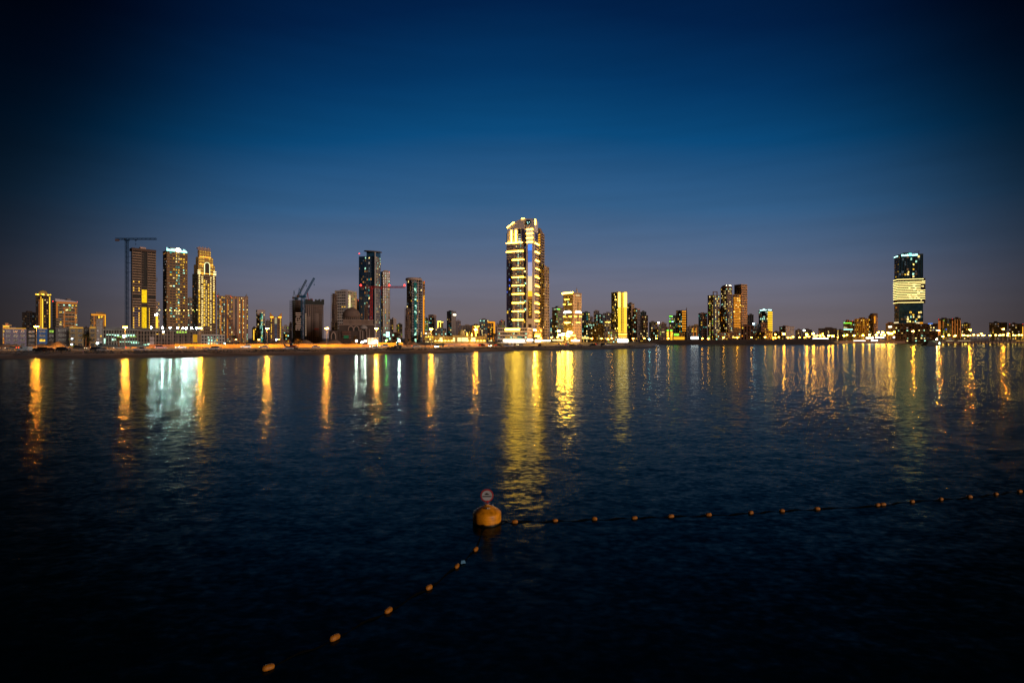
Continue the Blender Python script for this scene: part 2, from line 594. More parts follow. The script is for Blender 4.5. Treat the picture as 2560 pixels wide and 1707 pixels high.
# ------------------------------------------------------------------ buildings
BASE = 1.2
class Bld:
    """A block with two faces towards the viewer: left face between photo columns xl and xc, right face between xc and xr."""
    def __init__(s, name, label, xl, xc, xr, yt, D, a=None, cat='building', group=None, depth=None):
        th = math.atan((xc - CX) / F)
        if a is None:
            wl_, wr_ = max(xc - xl, 0), max(xr - xc, 0)
            a = 0.6 if wl_ < 1 else (89.4 if wr_ < 1 else math.degrees(math.atan2(wl_, wr_ * 1.0)))
            a = min(max(a, 0.6), 89.4)
            if wl_ >= 1 and wr_ >= 1:
                a = min(max(a, 14), 76)
        psi = math.radians(a) - th
        s.C, s.psi, s.D = P(xc, D), psi, D
        s.u = Vector((math.cos(psi), math.sin(psi)))
        s.v = Vector((-math.sin(psi), math.cos(psi)))
        s.W = s.sR(xr) if xr - xc >= 1 else None
        s.L = s.sL(xl) if xc - xl >= 1 else None
        if s.W is None:
            s.W = depth or min(max(s.L * .8, 10), 26)
        if s.L is None:
            s.L = depth or min(max(s.W * .8, 10), 26)
        s.top = Z(yt, D)
        s.ht = s.top - BASE
        s.rnd = random.Random(zlib.crc32(label.encode()))
        s.o = thing(name, label, cat, (s.C.x, s.C.y, BASE), psi, group)
    def sR(s, px):
        t = (px - CX) / F
        return (t * s.C.y - s.C.x) / (s.u.x - t * s.u.y)
    def sL(s, px):
        t = (px - CX) / F
        return (t * s.C.y - s.C.x) / (s.v.x - t * s.v.y)
    def S(s, face, px):
        return s.sR(px) if face == 'R' else s.sL(px)
    def dep(s, face, t):
        return s.C.y + t * (s.u.y if face == 'R' else s.v.y)
    def z(s, py, face='R', t=0.0):
        """local height of photo row py on a face"""
        return Z(py, s.dep(face, t)) - BASE
    def box(s, mb, face, s0, s1, z0, z1, o0, o1):
        """box on a face: along, up, outward (o1 > o0)"""
        if face == 'R':
            return mb.box(s0, s1, -o1, -o0, z0, z1)
        return mb.box(-o1, -o0, s0, s1, z0, z1)
    def pane(s, mb, face, s0, s1, z0, z1, o):
        if face == 'R':
            return mb.quad((s0, -o, z0), (s1, -o, z0), (s1, -o, z1), (s0, -o, z1))
        return mb.quad((-o, s1, z0), (-o, s0, z0), (-o, s0, z1), (-o, s1, z1))
    def part(s, name, mb, m, kind=None, parent=None):
        return mb.build(name, m, parent or s.o, kind)
    # ---- features
    def core(s, m, inset=.45, z1=None, name='wall'):
        s.part(name, MB().box(inset, s.W, inset, s.L, 0, z1 or s.ht), m)
    def facade(s, face, cw=3.3, fh=3.4, slab=.3, pier=.25, m=None, mp=None, lit=(.12, 'yw'), z0=0, z1=None, s0=None, s1=None, split=False, glowm=None, deep=0.0, rows=None, dens=None):
        ln = s.W if face == 'R' else s.L
        s0 = 0 if s0 is None else s0
        s1 = ln if s1 is None else s1
        z1 = s.ht if z1 is None else z1
        nc = max(1, round((s1 - s0) / cw))
        nr = max(1, round((z1 - z0) / fh))
        cw, fh = (s1 - s0) / nc, (z1 - z0) / nr
        if slab > 0:
            mb = MB()
            for k in range(nr):
                zz = z0 + k * fh
                t = mb if not split else MB()
                s.box(t, face, s0 + .01, s1 - .01, zz, zz + fh * slab, -.44, deep)
                if split:
                    s.part('floor_slab', t, glowm or m)
            if not split:
                s.part('floor_bands', mb, glowm or m, 'stuff')
        if pier > 0:
            mb = MB()
            for c in range(nc + 1):
                x = s0 + c * cw
                w_ = cw * pier / 2
                s.box(mb, face, max(s0, x - w_), min(s1, x + w_), z0, z1 - .05, -.44, -.09 + (deep if slab <= 0 else 0))
            s.part('piers', mb, mp or m, 'stuff')
        if lit and lit[0] > 0:
            groups = {}
            colp = [s.rnd.uniform(.35, 1.7) for _ in range(nc)]
            for k in range(nr):
                if rows and k not in rows:
                    continue
                rp = s.rnd.uniform(.5, 1.5)
                for c in range(nc):
                    p = 1.4 * lit[0] * colp[c] * rp
                    if dens:
                        p = lit[0] * dens((c + .5) / nc, (k + .5) / nr)
                    if s.rnd.random() > p:
                        if s.rnd.random() > .20:
                            continue
                        ch = s.rnd.choice('EEF')
                    else:
                        ch = s.rnd.choice(lit[1])
                    x0 = s0 + c * cw + cw * pier / 2 + .03
                    x1 = s0 + (c + 1) * cw - cw * pier / 2 - .03
                    zz = s0 * 0 + z0 + k * fh + fh * slab + .03
                    ze = z0 + (k + 1) * fh - .05
                    u_ = s.rnd.random()
                    wf = s.rnd.uniform(.4, .9)
                    xo = (x1 - x0) * (1 - wf) * u_
                    x0, x1 = x0 + xo, x0 + xo + (x1 - x0) * wf
                    ze = zz + (ze - zz) * s.rnd.uniform(.55, 1.0)
                    s.pane(groups.setdefault(ch, MB()), face, x0, x1, zz, ze, -.30)
            for ch, mb in groups.items():
                s.part('lit_windows', mb, win_mat(ch), 'stuff')
    def roof(s, m, par=1.0, plant=.4, ph=3.0):
        W, L, h = s.W, s.L, s.ht
        mb = MB()
        t = .3
        mb.box(-.12, W + .1, -.12, t, h - .1, h + par)
        mb.box(-.12, t, t, L + .1, h - .1, h + par)
        mb.box(W - t, W + .1, t, L + .1, h - .1, h + par)
        mb.box(t, W - t, L - t, L + .1, h - .1, h + par)
        s.part('parapet', mb, m)
        if plant:
            x0 = W * s.rnd.uniform(.2, .4)
            y0 = L * s.rnd.uniform(.2, .4)
            p = MB().box(x0, x0 + W * plant, y0, y0 + L * plant, h - .05, h + ph)
            p.box(x0 + W * plant + .4, x0 + W * plant + 2.2, y0, y0 + 2.0, h - .05, h + ph * .55)
            s.part('roof_plant', p, m)
    def band(s, face, px0, px1, py, th, ch, out=.35):
        a, b = sorted((s.S(face, px0), s.S(face, px1)))
        zc = s.z(py, face, (a + b) / 2)
        s.part('glow_band', s.box(MB(), face, a, b, zc - th / 2, zc + th / 2, -.4, out), led(ch))
    def strip(s, face, px, py0, py1, w_, ch, out=.35, name='light_strip'):
        a = s.S(face, px)
        s.part(name, s.box(MB(), face, a - w_ / 2, a + w_ / 2, s.z(py1, face, a), s.z(py0, face, a), -.4, out), led(ch))  # lit tubes, and also glow added where a wall is floodlit
    def beacon(s, px, r=.5, z=None, ch='r'):
        t = s.sR(px) if px >= s.C.x / s.C.y * F + CX else None
        if t is None:
            loc = (0.3, s.sL(px), (z or s.ht))
        else:
            loc = (t, 0.3, (z or s.ht))
        mb = MB().lathe([(.1, -2.6), (.1, 0)], loc, 5)
        st = s.part('beacon_post', mb, metal((.1, .1, .1)))
        s.part('beacon', MB().lathe([(r * .4, 0), (r, r * .6), (r, r * 1.2), (r * .3, r * 1.9)], loc, 8), led(ch), parent=st)

def simple(name, label, xl, xc, xr, yt, D, wc=(.34, .27, .24), gc=(.02, .03, .045), L=None, R=None, par=1.0, plant=.4, a=None, cat='apartment tower', group=None, beacons=(), bands=(), strips=(), depth=None, roofc=None):
    b = Bld(name, label, xl, xc, xr, yt, D, a, cat, group, depth)
    mw, mg = wall(wc), glass(gc)
    b.core(mg)
    base = dict(cw=3.2, fh=3.5, slab=.34, pier=.34, lit=(.13, 'yyww'))
    for fc, opt, vis in (('L', L, xc - xl >= 1), ('R', R, xr - xc >= 1)):
        k = dict(base)
        k.update(opt or {})
        k.setdefault('m', mw)
        if isinstance(k.get('m'), tuple):
            k['m'] = wall(k['m'])
        if isinstance(k.get('glowm'), str):
            k['glowm'] = led(k['glowm'])
        if not vis:
            k['lit'] = (0, 'y')
        b.facade(fc, **k)
    b.roof(wall(roofc) if roofc else mw, par, plant)
    for x in beacons:
        b.beacon(x)
    for q in bands:
        b.band(*q)
    for q in strips:
        b.strip(*q)
    return b

BR = (.30, .20, .15)
TAN = (.42, .31, .22)
GREY = (.30, .27, .27)
PINK = (.40, .29, .26)
DARK = (.09, .065, .06)
WHT = (.70, .64, .62)

# --- far left
simple('apartment_tower', 'dark low tower left of the slim golden-striped tower', 55, 67, 93, 782, 720, (.085, .06, .052), L=dict(lit=(.01, 'd')), R=dict(lit=(.10, 'dyg'), cw=2.8))
t = simple('apartment_tower', 'slim dark tower with golden light stripes and domed golden crown', 89, 104, 127, 739, 660, (.07, .05, .045), (.012, .012, .016),
           L=dict(lit=(.05, 'yg'), pier=.5, slab=.2), R=dict(lit=(.16, 'wyd'), cw=3.0, pier=.4), plant=0,
           strips=[('L', 98.3, 748, 820, .5, 'e'), ('L', 102.6, 741, 820, .7, 'a'), ('R', 106.2, 747, 820, .9, 'y'), ('R', 124.2, 742, 820, .8, 'y')])
cx_, cy_ = t.W * .42, t.L * .42
t.part('crown_drum', MB().lathe([(5.2, 0), (5.2, 1.6), (4.2, 2.4), (4.2, 3.6)], (cx_, cy_, t.ht), 14), wall((.5, .34, .12)))
t.part('crown_dome', MB().lathe([(4.6, 0), (4.2, 1.4), (3.0, 2.7), (1.4, 3.4), (.2, 3.8)], (cx_, cy_, t.ht + 3.6), 14), wall((.55, .37, .10)))
for k in range(6):
    aa = k * math.pi / 3
    t.part('crown_lamp', MB().box(cx_ + 5.6 * math.cos(aa) - .6, cx_ + 5.6 * math.cos(aa) + .6, cy_ + 5.6 * math.sin(aa) - .6, cy_ + 5.6 * math.sin(aa) + .6, t.ht + .9, t.ht + 2.0), led('m'))
for (x, y) in ((.3, .3), (t.W - .3, .3), (.3, t.L - .3)):
    t.part('corner_lamp', MB().lathe([(.4, 0), (.9, .5), (.9, 1.2), (.2, 1.8)], (x, y, t.ht + 1), 8), led('y'))
t = simple('apartment_tower', 'wide tower with green-yellow windows and slanted white parapet, between golden tower and crane', 131, 139.5, 194, 753.5, 640, (.34, .24, .17), (.05, .04, .02),
           L=dict(lit=(.06, 'tc'), m=(.06, .06, .07)), R=dict(lit=(.34, 'yygwcctd'), cw=2.9, fh=3.1, slab=.4, pier=.12, dens=lambda x, y: 1.3 if y > .72 else .75), par=.4, plant=0,
           bands=[('R', 158, 192, y, .7, 'e') for y in (770, 781.5, 792, 803.5, 814)] + [('R', 142, 193, 756.5, 2.6, 'e')],
           strips=[('R', 142.5, 756, 795, 1.6, 'e'), ('R', 160.5, 770, 822, .7, 'e'), ('R', 189, 770, 822, .6, 'e')], beacons=(131.5, 193.5))
pr = MB()
z0 = t.ht
pr.v += [(-.6, -.6, z0), (t.W + .4, -.6, z0), (t.W + .4, .6, z0), (-.6, .6, z0), (-.6, -.6, z0 + 3.6), (t.W + .4, -.6, z0 + .6), (t.W + .4, .6, z0 + .6), (-.6, .6, z0 + 3.6)]
pr.f += [(0, 1, 5, 4), (1, 2, 6, 5), (2, 3, 7, 6), (3, 0, 4, 7), (4, 5, 6, 7), (0, 3, 2, 1)]
t.part('slanted_parapet', pr, wall((.62, .52, .54)))
t.part('roof_plant', MB().box(t.W * .55, t.W * .72, 3, 9, z0, z0 + 4.2), wall(BR))
simple('apartment_tower', 'short orange-lit tower with arched top behind the grey slim block', 226, 228, 265, 785, 700, (.45, .26, .11), L=dict(m=DARK), R=dict(lit=(.13, 'yod'), cw=2.6, slab=.4, pier=.4, z1=None),
       strips=[('R', 247.5, 790, 798, 1.4, 'y'), ('R', 254, 791, 794, 1.8, 'y'), ('R', 263, 788, 815, .8, 'a'), ('R', 236, 788, 815, .5, 'e'), ('R', 259.5, 788, 815, .5, 'e')], bands=[('R', 228, 264, 787, 1.4, 'o')], plant=.5)
simple('apartment_tower', 'grey slim block standing in front of the orange-lit tower', 241, 241, 257, 802, 560, (.30, .26, .26), R=dict(lit=(.10, 'dpy'), cw=2.2, fh=3.0), par=2.0)
simple('cupola_building', 'small building with gold-lit cupola at the left edge', 6, 6, 24, 815, 480, (.5, .3, .12), R=dict(lit=(.3, 'yo'), cw=2.4), bands=[('R', 8, 23, 815.5, .8, 'y')], beacons=(17,), plant=.45, cat='building')

# --- white four-storey apartment blocks on the left
def lowrise(label, x0, x1, y0, D, wc, ncw, lit, roofled=True, dark=False):
    b = Bld('apartment_block', label, x0, x0, x1, y0, D, None, 'apartment block', 'low apartment blocks behind the beach road', depth=14)
    b.core(glass((.012, .013, .02)))
    n = 4
    m = wall(wc)
    b.facade('R', cw=ncw, fh=b.ht / n, slab=.36, pier=.42, m=m, lit=(0, 'y'))
    nc = max(1, round(b.W / ncw))
    fr = wall((.06, .055, .055))
    for k in range(n):
        for c in range(nc):
            x0, x1 = (c + .23) * b.W / nc, (c + .77) * b.W / nc
            z0, z1 = (k + .37) * b.ht / n, (k + .98) * b.ht / n
            on = b.rnd.random() < lit[0]
            wd_ = b.part('window', b.box(MB(), 'R', x0, x1, z0, z1, -.40, -.34), win_mat(b.rnd.choice(lit[1])) if on else glass((.014, .015, .022), .12))
            f_ = b.box(MB(), 'R', (x0 + x1) / 2 - .05, (x0 + x1) / 2 + .05, z0, z1, -.34, -.28)
            b.box(f_, 'R', x0, x1, z0, z0 + .09, -.34, -.27)
            b.part('window_frame', f_, fr, parent=wd_)
    b.facade('L', cw=4.5, fh=b.ht / n, slab=.55, pier=.6, m=m, lit=(0, 'y'))
    bal = MB()
    nc = max(1, round(b.W / ncw))
    for k in range(1, n):
        for c in range(nc):
            if c % 2 == 0:
                x = (c + .5) * b.W / nc
                zz = k * b.ht / n + .1
                bb = b.box(MB(), 'R', x - ncw * .42, x + ncw * .42, zz, zz + .25, 0.01, 1.1)
                b.box(bb, 'R', x - ncw * .42, x + ncw * .42, zz + .25, zz + 1.15, 1.0, 1.1)
                b.part('balcony', bb, m if not dark else wall((.05, .05, .06)))
    b.roof(m, .9, .25, 2.0)
    if roofled:
        b.part('roof_light', b.box(MB(), 'R', .2, b.W - .2, b.ht + .95, b.ht + 1.25, -.2, .35), led('a'))
    return b
lowrise('white four-storey block at the far left with violet-tinted walls', 11, 66, 825, 330, (.21, .19, .29), 3.6, (.03, 'y'))
lowrise('dark brown four-storey block between white block and blue block', 66.5, 92, 826, 338, (.035, .025, .022), 4.2, (.12, 'yw'), False, True)
lowrise('blue-painted four-storey block beside the leftmost street lamp', 93, 118.5, 825, 330, (.03, .13, .42), 3.9, (.05, 'y'))
lowrise('dark four-storey block right of the blue block', 118.7, 138.8, 825, 340, (.022, .018, .018), 5, (.06, 'g'), False, True)
lowrise('plain grey four-storey block behind the sand mound', 139, 172, 822.5, 334, (.12, .115, .13), 4.6, (.02, 'd'), False)
lowrise('cream four-storey block with gold roof line, left of the palm', 173, 209, 823, 322, (.27, .21, .11), 3.6, (.04, 'cb'))
lowrise('dark block hidden behind the tall palm tree', 209.2, 222.8, 822, 340, (.03, .018, .015), 4, (0, 'y'), False, True)
lowrise('narrow cream four-storey block right of the palm', 223, 240, 823, 322, (.27, .21, .11), 3.6, (.04, 'y'))

# --- tower under construction with the yellow stair core
t = Bld('unfinished_tower', 'unfinished tower with bare floor slabs and glowing yellow stair core, beside crane', 324, 330.5, 390, 625.5, 620, 12, 'tower')
t.core(wall((.022, .016, .014)), 1.6)
zb = t.z(820)
def Ru(px):
    return t.sR(px)
nfl = 36
fh = t.ht / nfl
ms = wall((.34, .21, .14))
for k in range(nfl):
    zz = k * fh
    if 17.2 < k < 18.6:
        continue
    for (a_, b_) in ((331, 353), (369, 390)):
        if 6 < k < 35 or True:
            s_ = t.box(MB(), 'R', Ru(a_), Ru(b_), zz, zz + fh * .42, -1.6, .35)
            t.part('floor_slab', s_, ms)
    t.part('core_slab', t.box(MB(), 'R', Ru(353.4), Ru(359.5 if k > 22 else 368.6), zz, zz + fh * .22, -1.6, .05), wall((.16, .10, .075)))
    if k % 1 == 0:
        t.part('side_slab', t.box(MB(), 'L', .5, t.L, zz, zz + fh * .3, -1.6, -1.2), wall((.07, .05, .045)))
t.part('column', t.box(MB(), 'R', Ru(353.2) - .4, Ru(353.2) + .3, 0, t.ht, -1.6, .2), wall((.10, .065, .05)))
t.part('column', t.box(MB(), 'R', Ru(368.8) - .3, Ru(368.8) + .4, 0, t.ht, -1.6, .2), wall((.10, .065, .05)))
t.part('column', t.box(MB(), 'R', -.1, .9, 0, t.ht, -1.6, .12), wall((.10, .065, .05)))
t.part('column', t.box(MB(), 'R', t.W - .8, t.W, 0, t.ht, -1.6, .12), wall((.10, .065, .05)))
for (y0, y1) in ((723, 733), (733.4, 744), (744.4, 755), (767, 780), (780.4, 793), (793.4, 806), (806.4, 820)):
    t.part('lit_stair_core', t.box(MB(), 'R', Ru(355), Ru(367), t.z(y1), t.z(y0), -1.2, .12), lamp((1, .62, .012), .95 if y0 > 760 else 1.1, True, .25))
hol = MB()
for k in range(20):
    y = 768 + k * 2.65
    t.box(hol, 'R', Ru(355.3), Ru(356.4), t.z(y + .9), t.z(y), .1, .16)
    t.box(hol, 'R', Ru(365.6), Ru(366.9), t.z(y + .6), t.z(y - .6), .1, .16)
t.part('stair_openings', hol, wall((.05, .03, .02)), 'stuff')
wins = MB()
for y in list(range(769, 818, 6)) + [702, 718, 724]:
    for xx in (332.6, 346.2):
        if t.rnd.random() < .9:
            t.pane(wins, 'R', Ru(xx), Ru(xx + 2.6), t.z(y + 3.2), t.z(y), .38)
    if y > 760:
        t.pane(wins, 'R', Ru(372.2), Ru(374), t.z(y + 3.6), t.z(y), .38)
t.part('work_lights', wins, lamp((1, .55, .06), 1.6, False), 'stuff')
blu = MB()
for y in range(772, 815, 6):
    t.box(blu, 'R', Ru(336), Ru(346), t.z(y + 1.5), t.z(y), .1, .42)
t.part('blue_netting', blu, wall((.07, .09, .32)), 'stuff')
t.part('top_rim', MB().box(-.2, t.W + .2, -.2, t.L, t.ht, t.ht + 3.2), wall((.09, .045, .03)))
t.part('roof_hut', MB().box(Ru(352), Ru(366), 2, 8, t.ht + 3.2, t.ht + 5.4), wall((.7, .45, .38)))
t.part('material_hoist', t.box(MB(), 'R', t.W, t.W + 1.6, t.z(700), t.z(690), -2, .4), metal((.05, .06, .10)))
simple('unfinished_annex', 'narrow annex glowing yellow at the right foot of the unfinished tower', 390.5, 390.5, 398.5, 756, 600, (.40, .24, .16), R=dict(lit=(.35, 'yo'), cw=1.8, slab=.2, pier=.2), plant=0, cat='building',
       strips=[('R', 392, 787, 820, 2.0, 'y')])

# --- brown tower with the glowing roof sign
t = Bld('apartment_tower', 'brown tower with glowing white roof sign, left dark side', 407, 416.5, 469, 628.5, 640, 14, 'apartment tower')
t.core(glass((.016, .014, .014)))
mb_ = wall((.29, .15, .062))
t.facade('L', cw=4, fh=3.45, slab=.25, pier=.2, m=wall((.05, .042, .04)), lit=(.05, 'dp'))  # shade of the left face is put into its darker colour
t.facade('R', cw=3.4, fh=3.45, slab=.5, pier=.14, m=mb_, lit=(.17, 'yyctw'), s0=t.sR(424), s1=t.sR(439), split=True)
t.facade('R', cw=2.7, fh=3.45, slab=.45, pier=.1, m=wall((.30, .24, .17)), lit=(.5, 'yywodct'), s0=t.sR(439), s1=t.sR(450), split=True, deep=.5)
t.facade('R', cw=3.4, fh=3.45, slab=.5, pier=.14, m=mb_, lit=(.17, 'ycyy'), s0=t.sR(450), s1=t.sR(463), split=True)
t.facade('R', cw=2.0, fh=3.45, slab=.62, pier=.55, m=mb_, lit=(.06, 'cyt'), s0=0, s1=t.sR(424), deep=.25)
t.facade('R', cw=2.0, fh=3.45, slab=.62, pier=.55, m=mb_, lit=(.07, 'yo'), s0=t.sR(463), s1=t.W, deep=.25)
t.roof(mb_, 1.5, 0)
t.part('roof_pavilion', MB().box(t.sR(426), t.sR(451), 1.5, 12, t.ht, t.ht + 5.5), wall((.22, .13, .08)))
for (x0, x1, zoff, nm, n) in ((416.3, 437, .2, 'c', 6), (451, 467.5, -.1, 'c', 5)):
    a_, b_ = t.sR(x0), t.sR(x1)
    sg = t.part('roof_sign', t.box(MB(), 'R', a_, b_, t.ht + .6 + zoff, t.ht + 1.2 + zoff, -.2, .7), led('t'))
    for k in range(n):
        wd = (b_ - a_) / n
        xx = a_ + wd * (k + .1)
        hh = t.rnd.uniform(2.2, 4.2)
        gl = t.box(MB(), 'R', xx, xx + wd * .28, t.ht + .9 + zoff, t.ht + .9 + hh + zoff, .1, .65)
        t.box(gl, 'R', xx + wd * .28, xx + wd * .75, t.ht + 1.6 + zoff, t.ht + 2.5 + zoff, .1, .62)
        t.box(gl, 'R', xx + wd * .55, xx + wd * .8, t.ht + .9 + zoff, t.ht + .9 + hh * t.rnd.uniform(.5, .9) + zoff, .1, .66)
        t.part('sign_letter', gl, led('c'), parent=sg)
mid = t.sR(444.7)
e_ = t.part('sign_emblem', MB().lathe([(.4, 0), (2.9, .05), (2.9, .5), (.4, .55)], (0, 0, 0), 16), led('W'))
e_.location = (mid, -.7, t.ht + 3.0)
e_.rotation_euler = (math.radians(90), 0, 0)
for y in (700, 772):
    t.part('dark_band', t.box(MB(), 'R', t.sR(420), t.sR(466), t.z(y + 1.6), t.z(y), -.3, .06), wall((.10, .045, .02)))
simple('apartment_tower', 'grey tower with pale cyan windows squeezed between brown and stepped towers', 469, 469, 481, 746, 760, (.33, .28, .25), R=dict(lit=(.30, 'ccwd'), cw=2.5), par=1.6)

# --- stepped art-deco tower
t = Bld('stepped_tower', 'stepped brown tower with golden crown and arched light frame near the top', 480.5, 494, 540, 683, 640, 24, 'tower')
mw = wall((.24, .15, .10))
t.core(glass((.02, .014, .012)))
t.facade('L', cw=3.6, fh=3.5, slab=.2, pier=.35, m=wall((.045, .04, .035)), lit=(.04, 'gd'))  # left face painted dark for the shade on it
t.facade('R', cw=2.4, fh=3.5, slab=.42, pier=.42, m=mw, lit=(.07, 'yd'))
def colwin(px0, px1, y0, y1, step, hgt, ch, p=1.0):
    mb = MB()
    y = y0
    while y < y1:
        if t.rnd.random() < p:
            t.pane(mb, 'R', t.sR(px0), t.sR(px1), t.z(y + hgt), t.z(y), .06)
        y += step
    t.part('lit_windows', mb, win_mat(ch), 'stuff')
for (x0, x1) in ((496.6, 500.2), (532.6, 536.4)):
    colwin(x0, x1, 687, 726, 4.6, 2.4, 'w')
    colwin(x0, x1, 726, 806, 9.2, 6.8, 'y')
for (x0, x1) in ((509, 513), (519.6, 523)):
    colwin(x0, x1, 698, 812, 9.2, 6.4, 'y', .95)
for (x0, x1) in ((503.2, 508), (525.6, 528.6)):
    colwin(x0, x1, 690, 828, 4.6, 2.3, 'w', .93)
colwin(514.6, 516.8, 700, 812, 4.6, 2.0, 'w', .8)
steps = [(482, 495.5, 537.5, 660, 683), (486.5, 497, 533.5, 641, 660), (490, 498.5, 528.5, 624, 641)]
z_prev = t.ht
for i, (a_, c_, b_, yt_, yb_) in enumerate(steps):
    x0, x1 = t.sR(c_) + .0, t.sR(b_)
    ins = 1.2 + 1.6 * i
    zt = t.z(yt_)
    tier = t.part('tier', MB().box(x0, x1, ins * .4, t.L - ins * 2.2, z_prev - .02, zt), wall((.42, .24, .09) if i else (.34, .20, .09)))
    mbx = MB()
    for q in range(5):
        xx = x0 + (x1 - x0) * (q + .5) / 5
        mbx.box(xx - .5, xx + .5, ins * .4 - .5, ins * .4 + .05, z_prev + .2, zt + .6)
    t.part('tier_fins', mbx, wall((.50, .30, .12)), 'stuff', parent=tier)
    lw = MB()
    for q in range(5):
        xx = x0 + (x1 - x0) * q / 5
        for r_ in range(3):
            zz = z_prev + (zt - z_prev) * (r_ + .2) / 3
            if q in (0, 1, 3, 4) or i == 2:
                lw.quad((xx + .8, ins * .4 - .06, zz), (xx + (x1 - x0) / 5 - .1, ins * .4 - .06, zz), (xx + (x1 - x0) / 5 - .1, ins * .4 - .06, zz + 1.6), (xx + .8, ins * .4 - .06, zz + 1.6))
    t.part('lit_windows', lw, win_mat('y'), 'stuff', parent=tier)
    t.part('wash_light', MB().box(x0 + .5, x1 - .5, ins * .4 - 1.5, ins * .4 - 1.1, z_prev + .05, z_prev + .4), lamp((1, .42, .04), 4.5), parent=tier)
    z_prev = zt
crown = MB()
x0, x1 = t.sR(497), t.sR(526)
for q in range(9):
    xx = x0 + (x1 - x0) * q / 8.0
    crown.box(xx - .45, xx + .45, 1.2, 2.2, z_prev, z_prev + (4.6 if q % 2 else 3.6))
crown.box(x0 - .6, x1 + .6, 1.0, 6, z_prev + 2.0, z_prev + 2.8)
t.part('crown', crown, wall((.55, .36, .30)))
arch = MB()
ax0, ax1 = t.sR(510.6), t.sR(523.4)
zA, zB = t.z(685), t.z(660)
ac, ar = (ax0 + ax1) / 2, (ax1 - ax0) / 2
prev = (ax0, zA)
path = [(ax0, zA), (ax0, zB)] + [(ac - ar * math.cos(k * math.pi / 8), zB + ar * math.sin(k * math.pi / 8)) for k in range(1, 8)] + [(ax1, zB), (ax1, zA)]
for (xa, za), (xb, zb_) in zip(path, path[1:]):
    arch.bar((xa, -.9, za), (xb, -.9, zb_), .42)
t.part('arch_light', arch, lamp((.85, .9, .45), 1.6))
t.part('arch_panel', MB().box(ax0, ax1, -.75, .2, zA, zB + ar * .7), wall((.07, .045, .035)))
for y in (675, 679.5, 683):
    t.part('sconce_light', t.box(MB(), 'R', t.sR(494.2), t.sR(500.5), t.z(y + 1.3), t.z(y), -.3, .8), lamp((1, .85, .4), 2.2))
    t.part('sconce_light', t.box(MB(), 'R', t.sR(533.4), t.sR(540), t.z(y + 1.3), t.z(y), -.3, .8), lamp((1, .85, .4), 2.2))

t = simple('apartment_block', 'wide pinkish-brown apartment slab of many vertical bays, right of the stepped tower', 543, 543, 620.5, 741, 700, (.34, .19, .12), (.03, .024, .024), R=dict(lit=(.40, 'yywwcod'), cw=2.35, fh=3.1, slab=.3, pier=.42, deep=.1), beacons=(543.8, 577), plant=.2, cat='apartment block',
           strips=[('R', x, 748, 846, 1.3, 'e') for x in (552, 568.5, 597, 606.5)])
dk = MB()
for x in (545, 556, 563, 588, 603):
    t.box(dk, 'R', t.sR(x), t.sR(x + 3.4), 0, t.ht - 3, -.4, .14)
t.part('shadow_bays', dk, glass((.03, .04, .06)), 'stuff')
b2 = MB()
for x in (582, 592, 611):
    t.box(b2, 'R', t.sR(x), t.sR(x + 4.6), 0, t.ht - .5, -.4, .75)
t.part('bay_columns', b2, wall((.46, .27, .18)), 'stuff')
t.part('roof_lantern', MB().lathe([(1.6, 0), (1.6, 2), (.9, 3.2), (.1, 5.5)], (1.5, 4, t.ht), 8), wall(GREY))
t.part('roof_lantern', MB().lathe([(1.6, 0), (1.6, 2), (.9, 3.2), (.1, 5.5)], (t.W - 2, 4, t.ht), 8), wall(GREY))
simple('parking_building', 'low pale building with bright white ground hall in front of stepped tower', 503, 503, 562, 839, 430, (.42, .38, .36), R=dict(lit=(.55, 'cccwy'), cw=2.2, fh=2.6, slab=.3, pier=.3, dens=lambda x, y: 1.2 if .2 < x < .7 else .25), plant=0, cat='building')

# --- small buildings between the wide slab and the dark construction site
simple('apartment_tower', 'low orange-striped tower beside the cyan-lit grey tower', 630.5, 630.5, 641, 821, 760, (.40, .20, .10), R=dict(lit=(.1, 'yo'), cw=2.6), strips=[('R', 634.5, 824, 850, 1.2, 'y')])
simple('apartment_tower', 'grey rounded tower with a bright cyan column of windows', 640.5, 643, 663, 779, 740, (.42, .29, .26), L=dict(m=GREY), R=dict(lit=(.18, 'wwd'), cw=2.4, slab=.45, pier=.4), par=2.6, plant=.6)
t = simple('glass_bay', 'cyan-lit glazed bay on the front of the grey rounded tower', 649.2, 649.2, 657.6, 784, 726, (.03, .07, .07), (.01, .03, .03), R=dict(lit=(.62, 'ccctwg'), cw=1.7, fh=2.7, slab=.15, pier=.12), plant=0, depth=9, cat='building')
simple('apartment_tower', 'dim grey tower half hidden by the horned orange tower', 664, 664, 676, 803, 790, (.32, .24, .22), R=dict(lit=(.12, 'dc'), cw=2.4))
t = simple('horned_tower', 'brown tower with two raised orange horns and a pale glass middle', 674.5, 674.5, 704.3, 792, 700, (.20, .11, .075), (.02, .018, .02), R=dict(lit=(0, 'y'), cw=2.4, slab=.4, pier=.5), plant=0, par=.3)
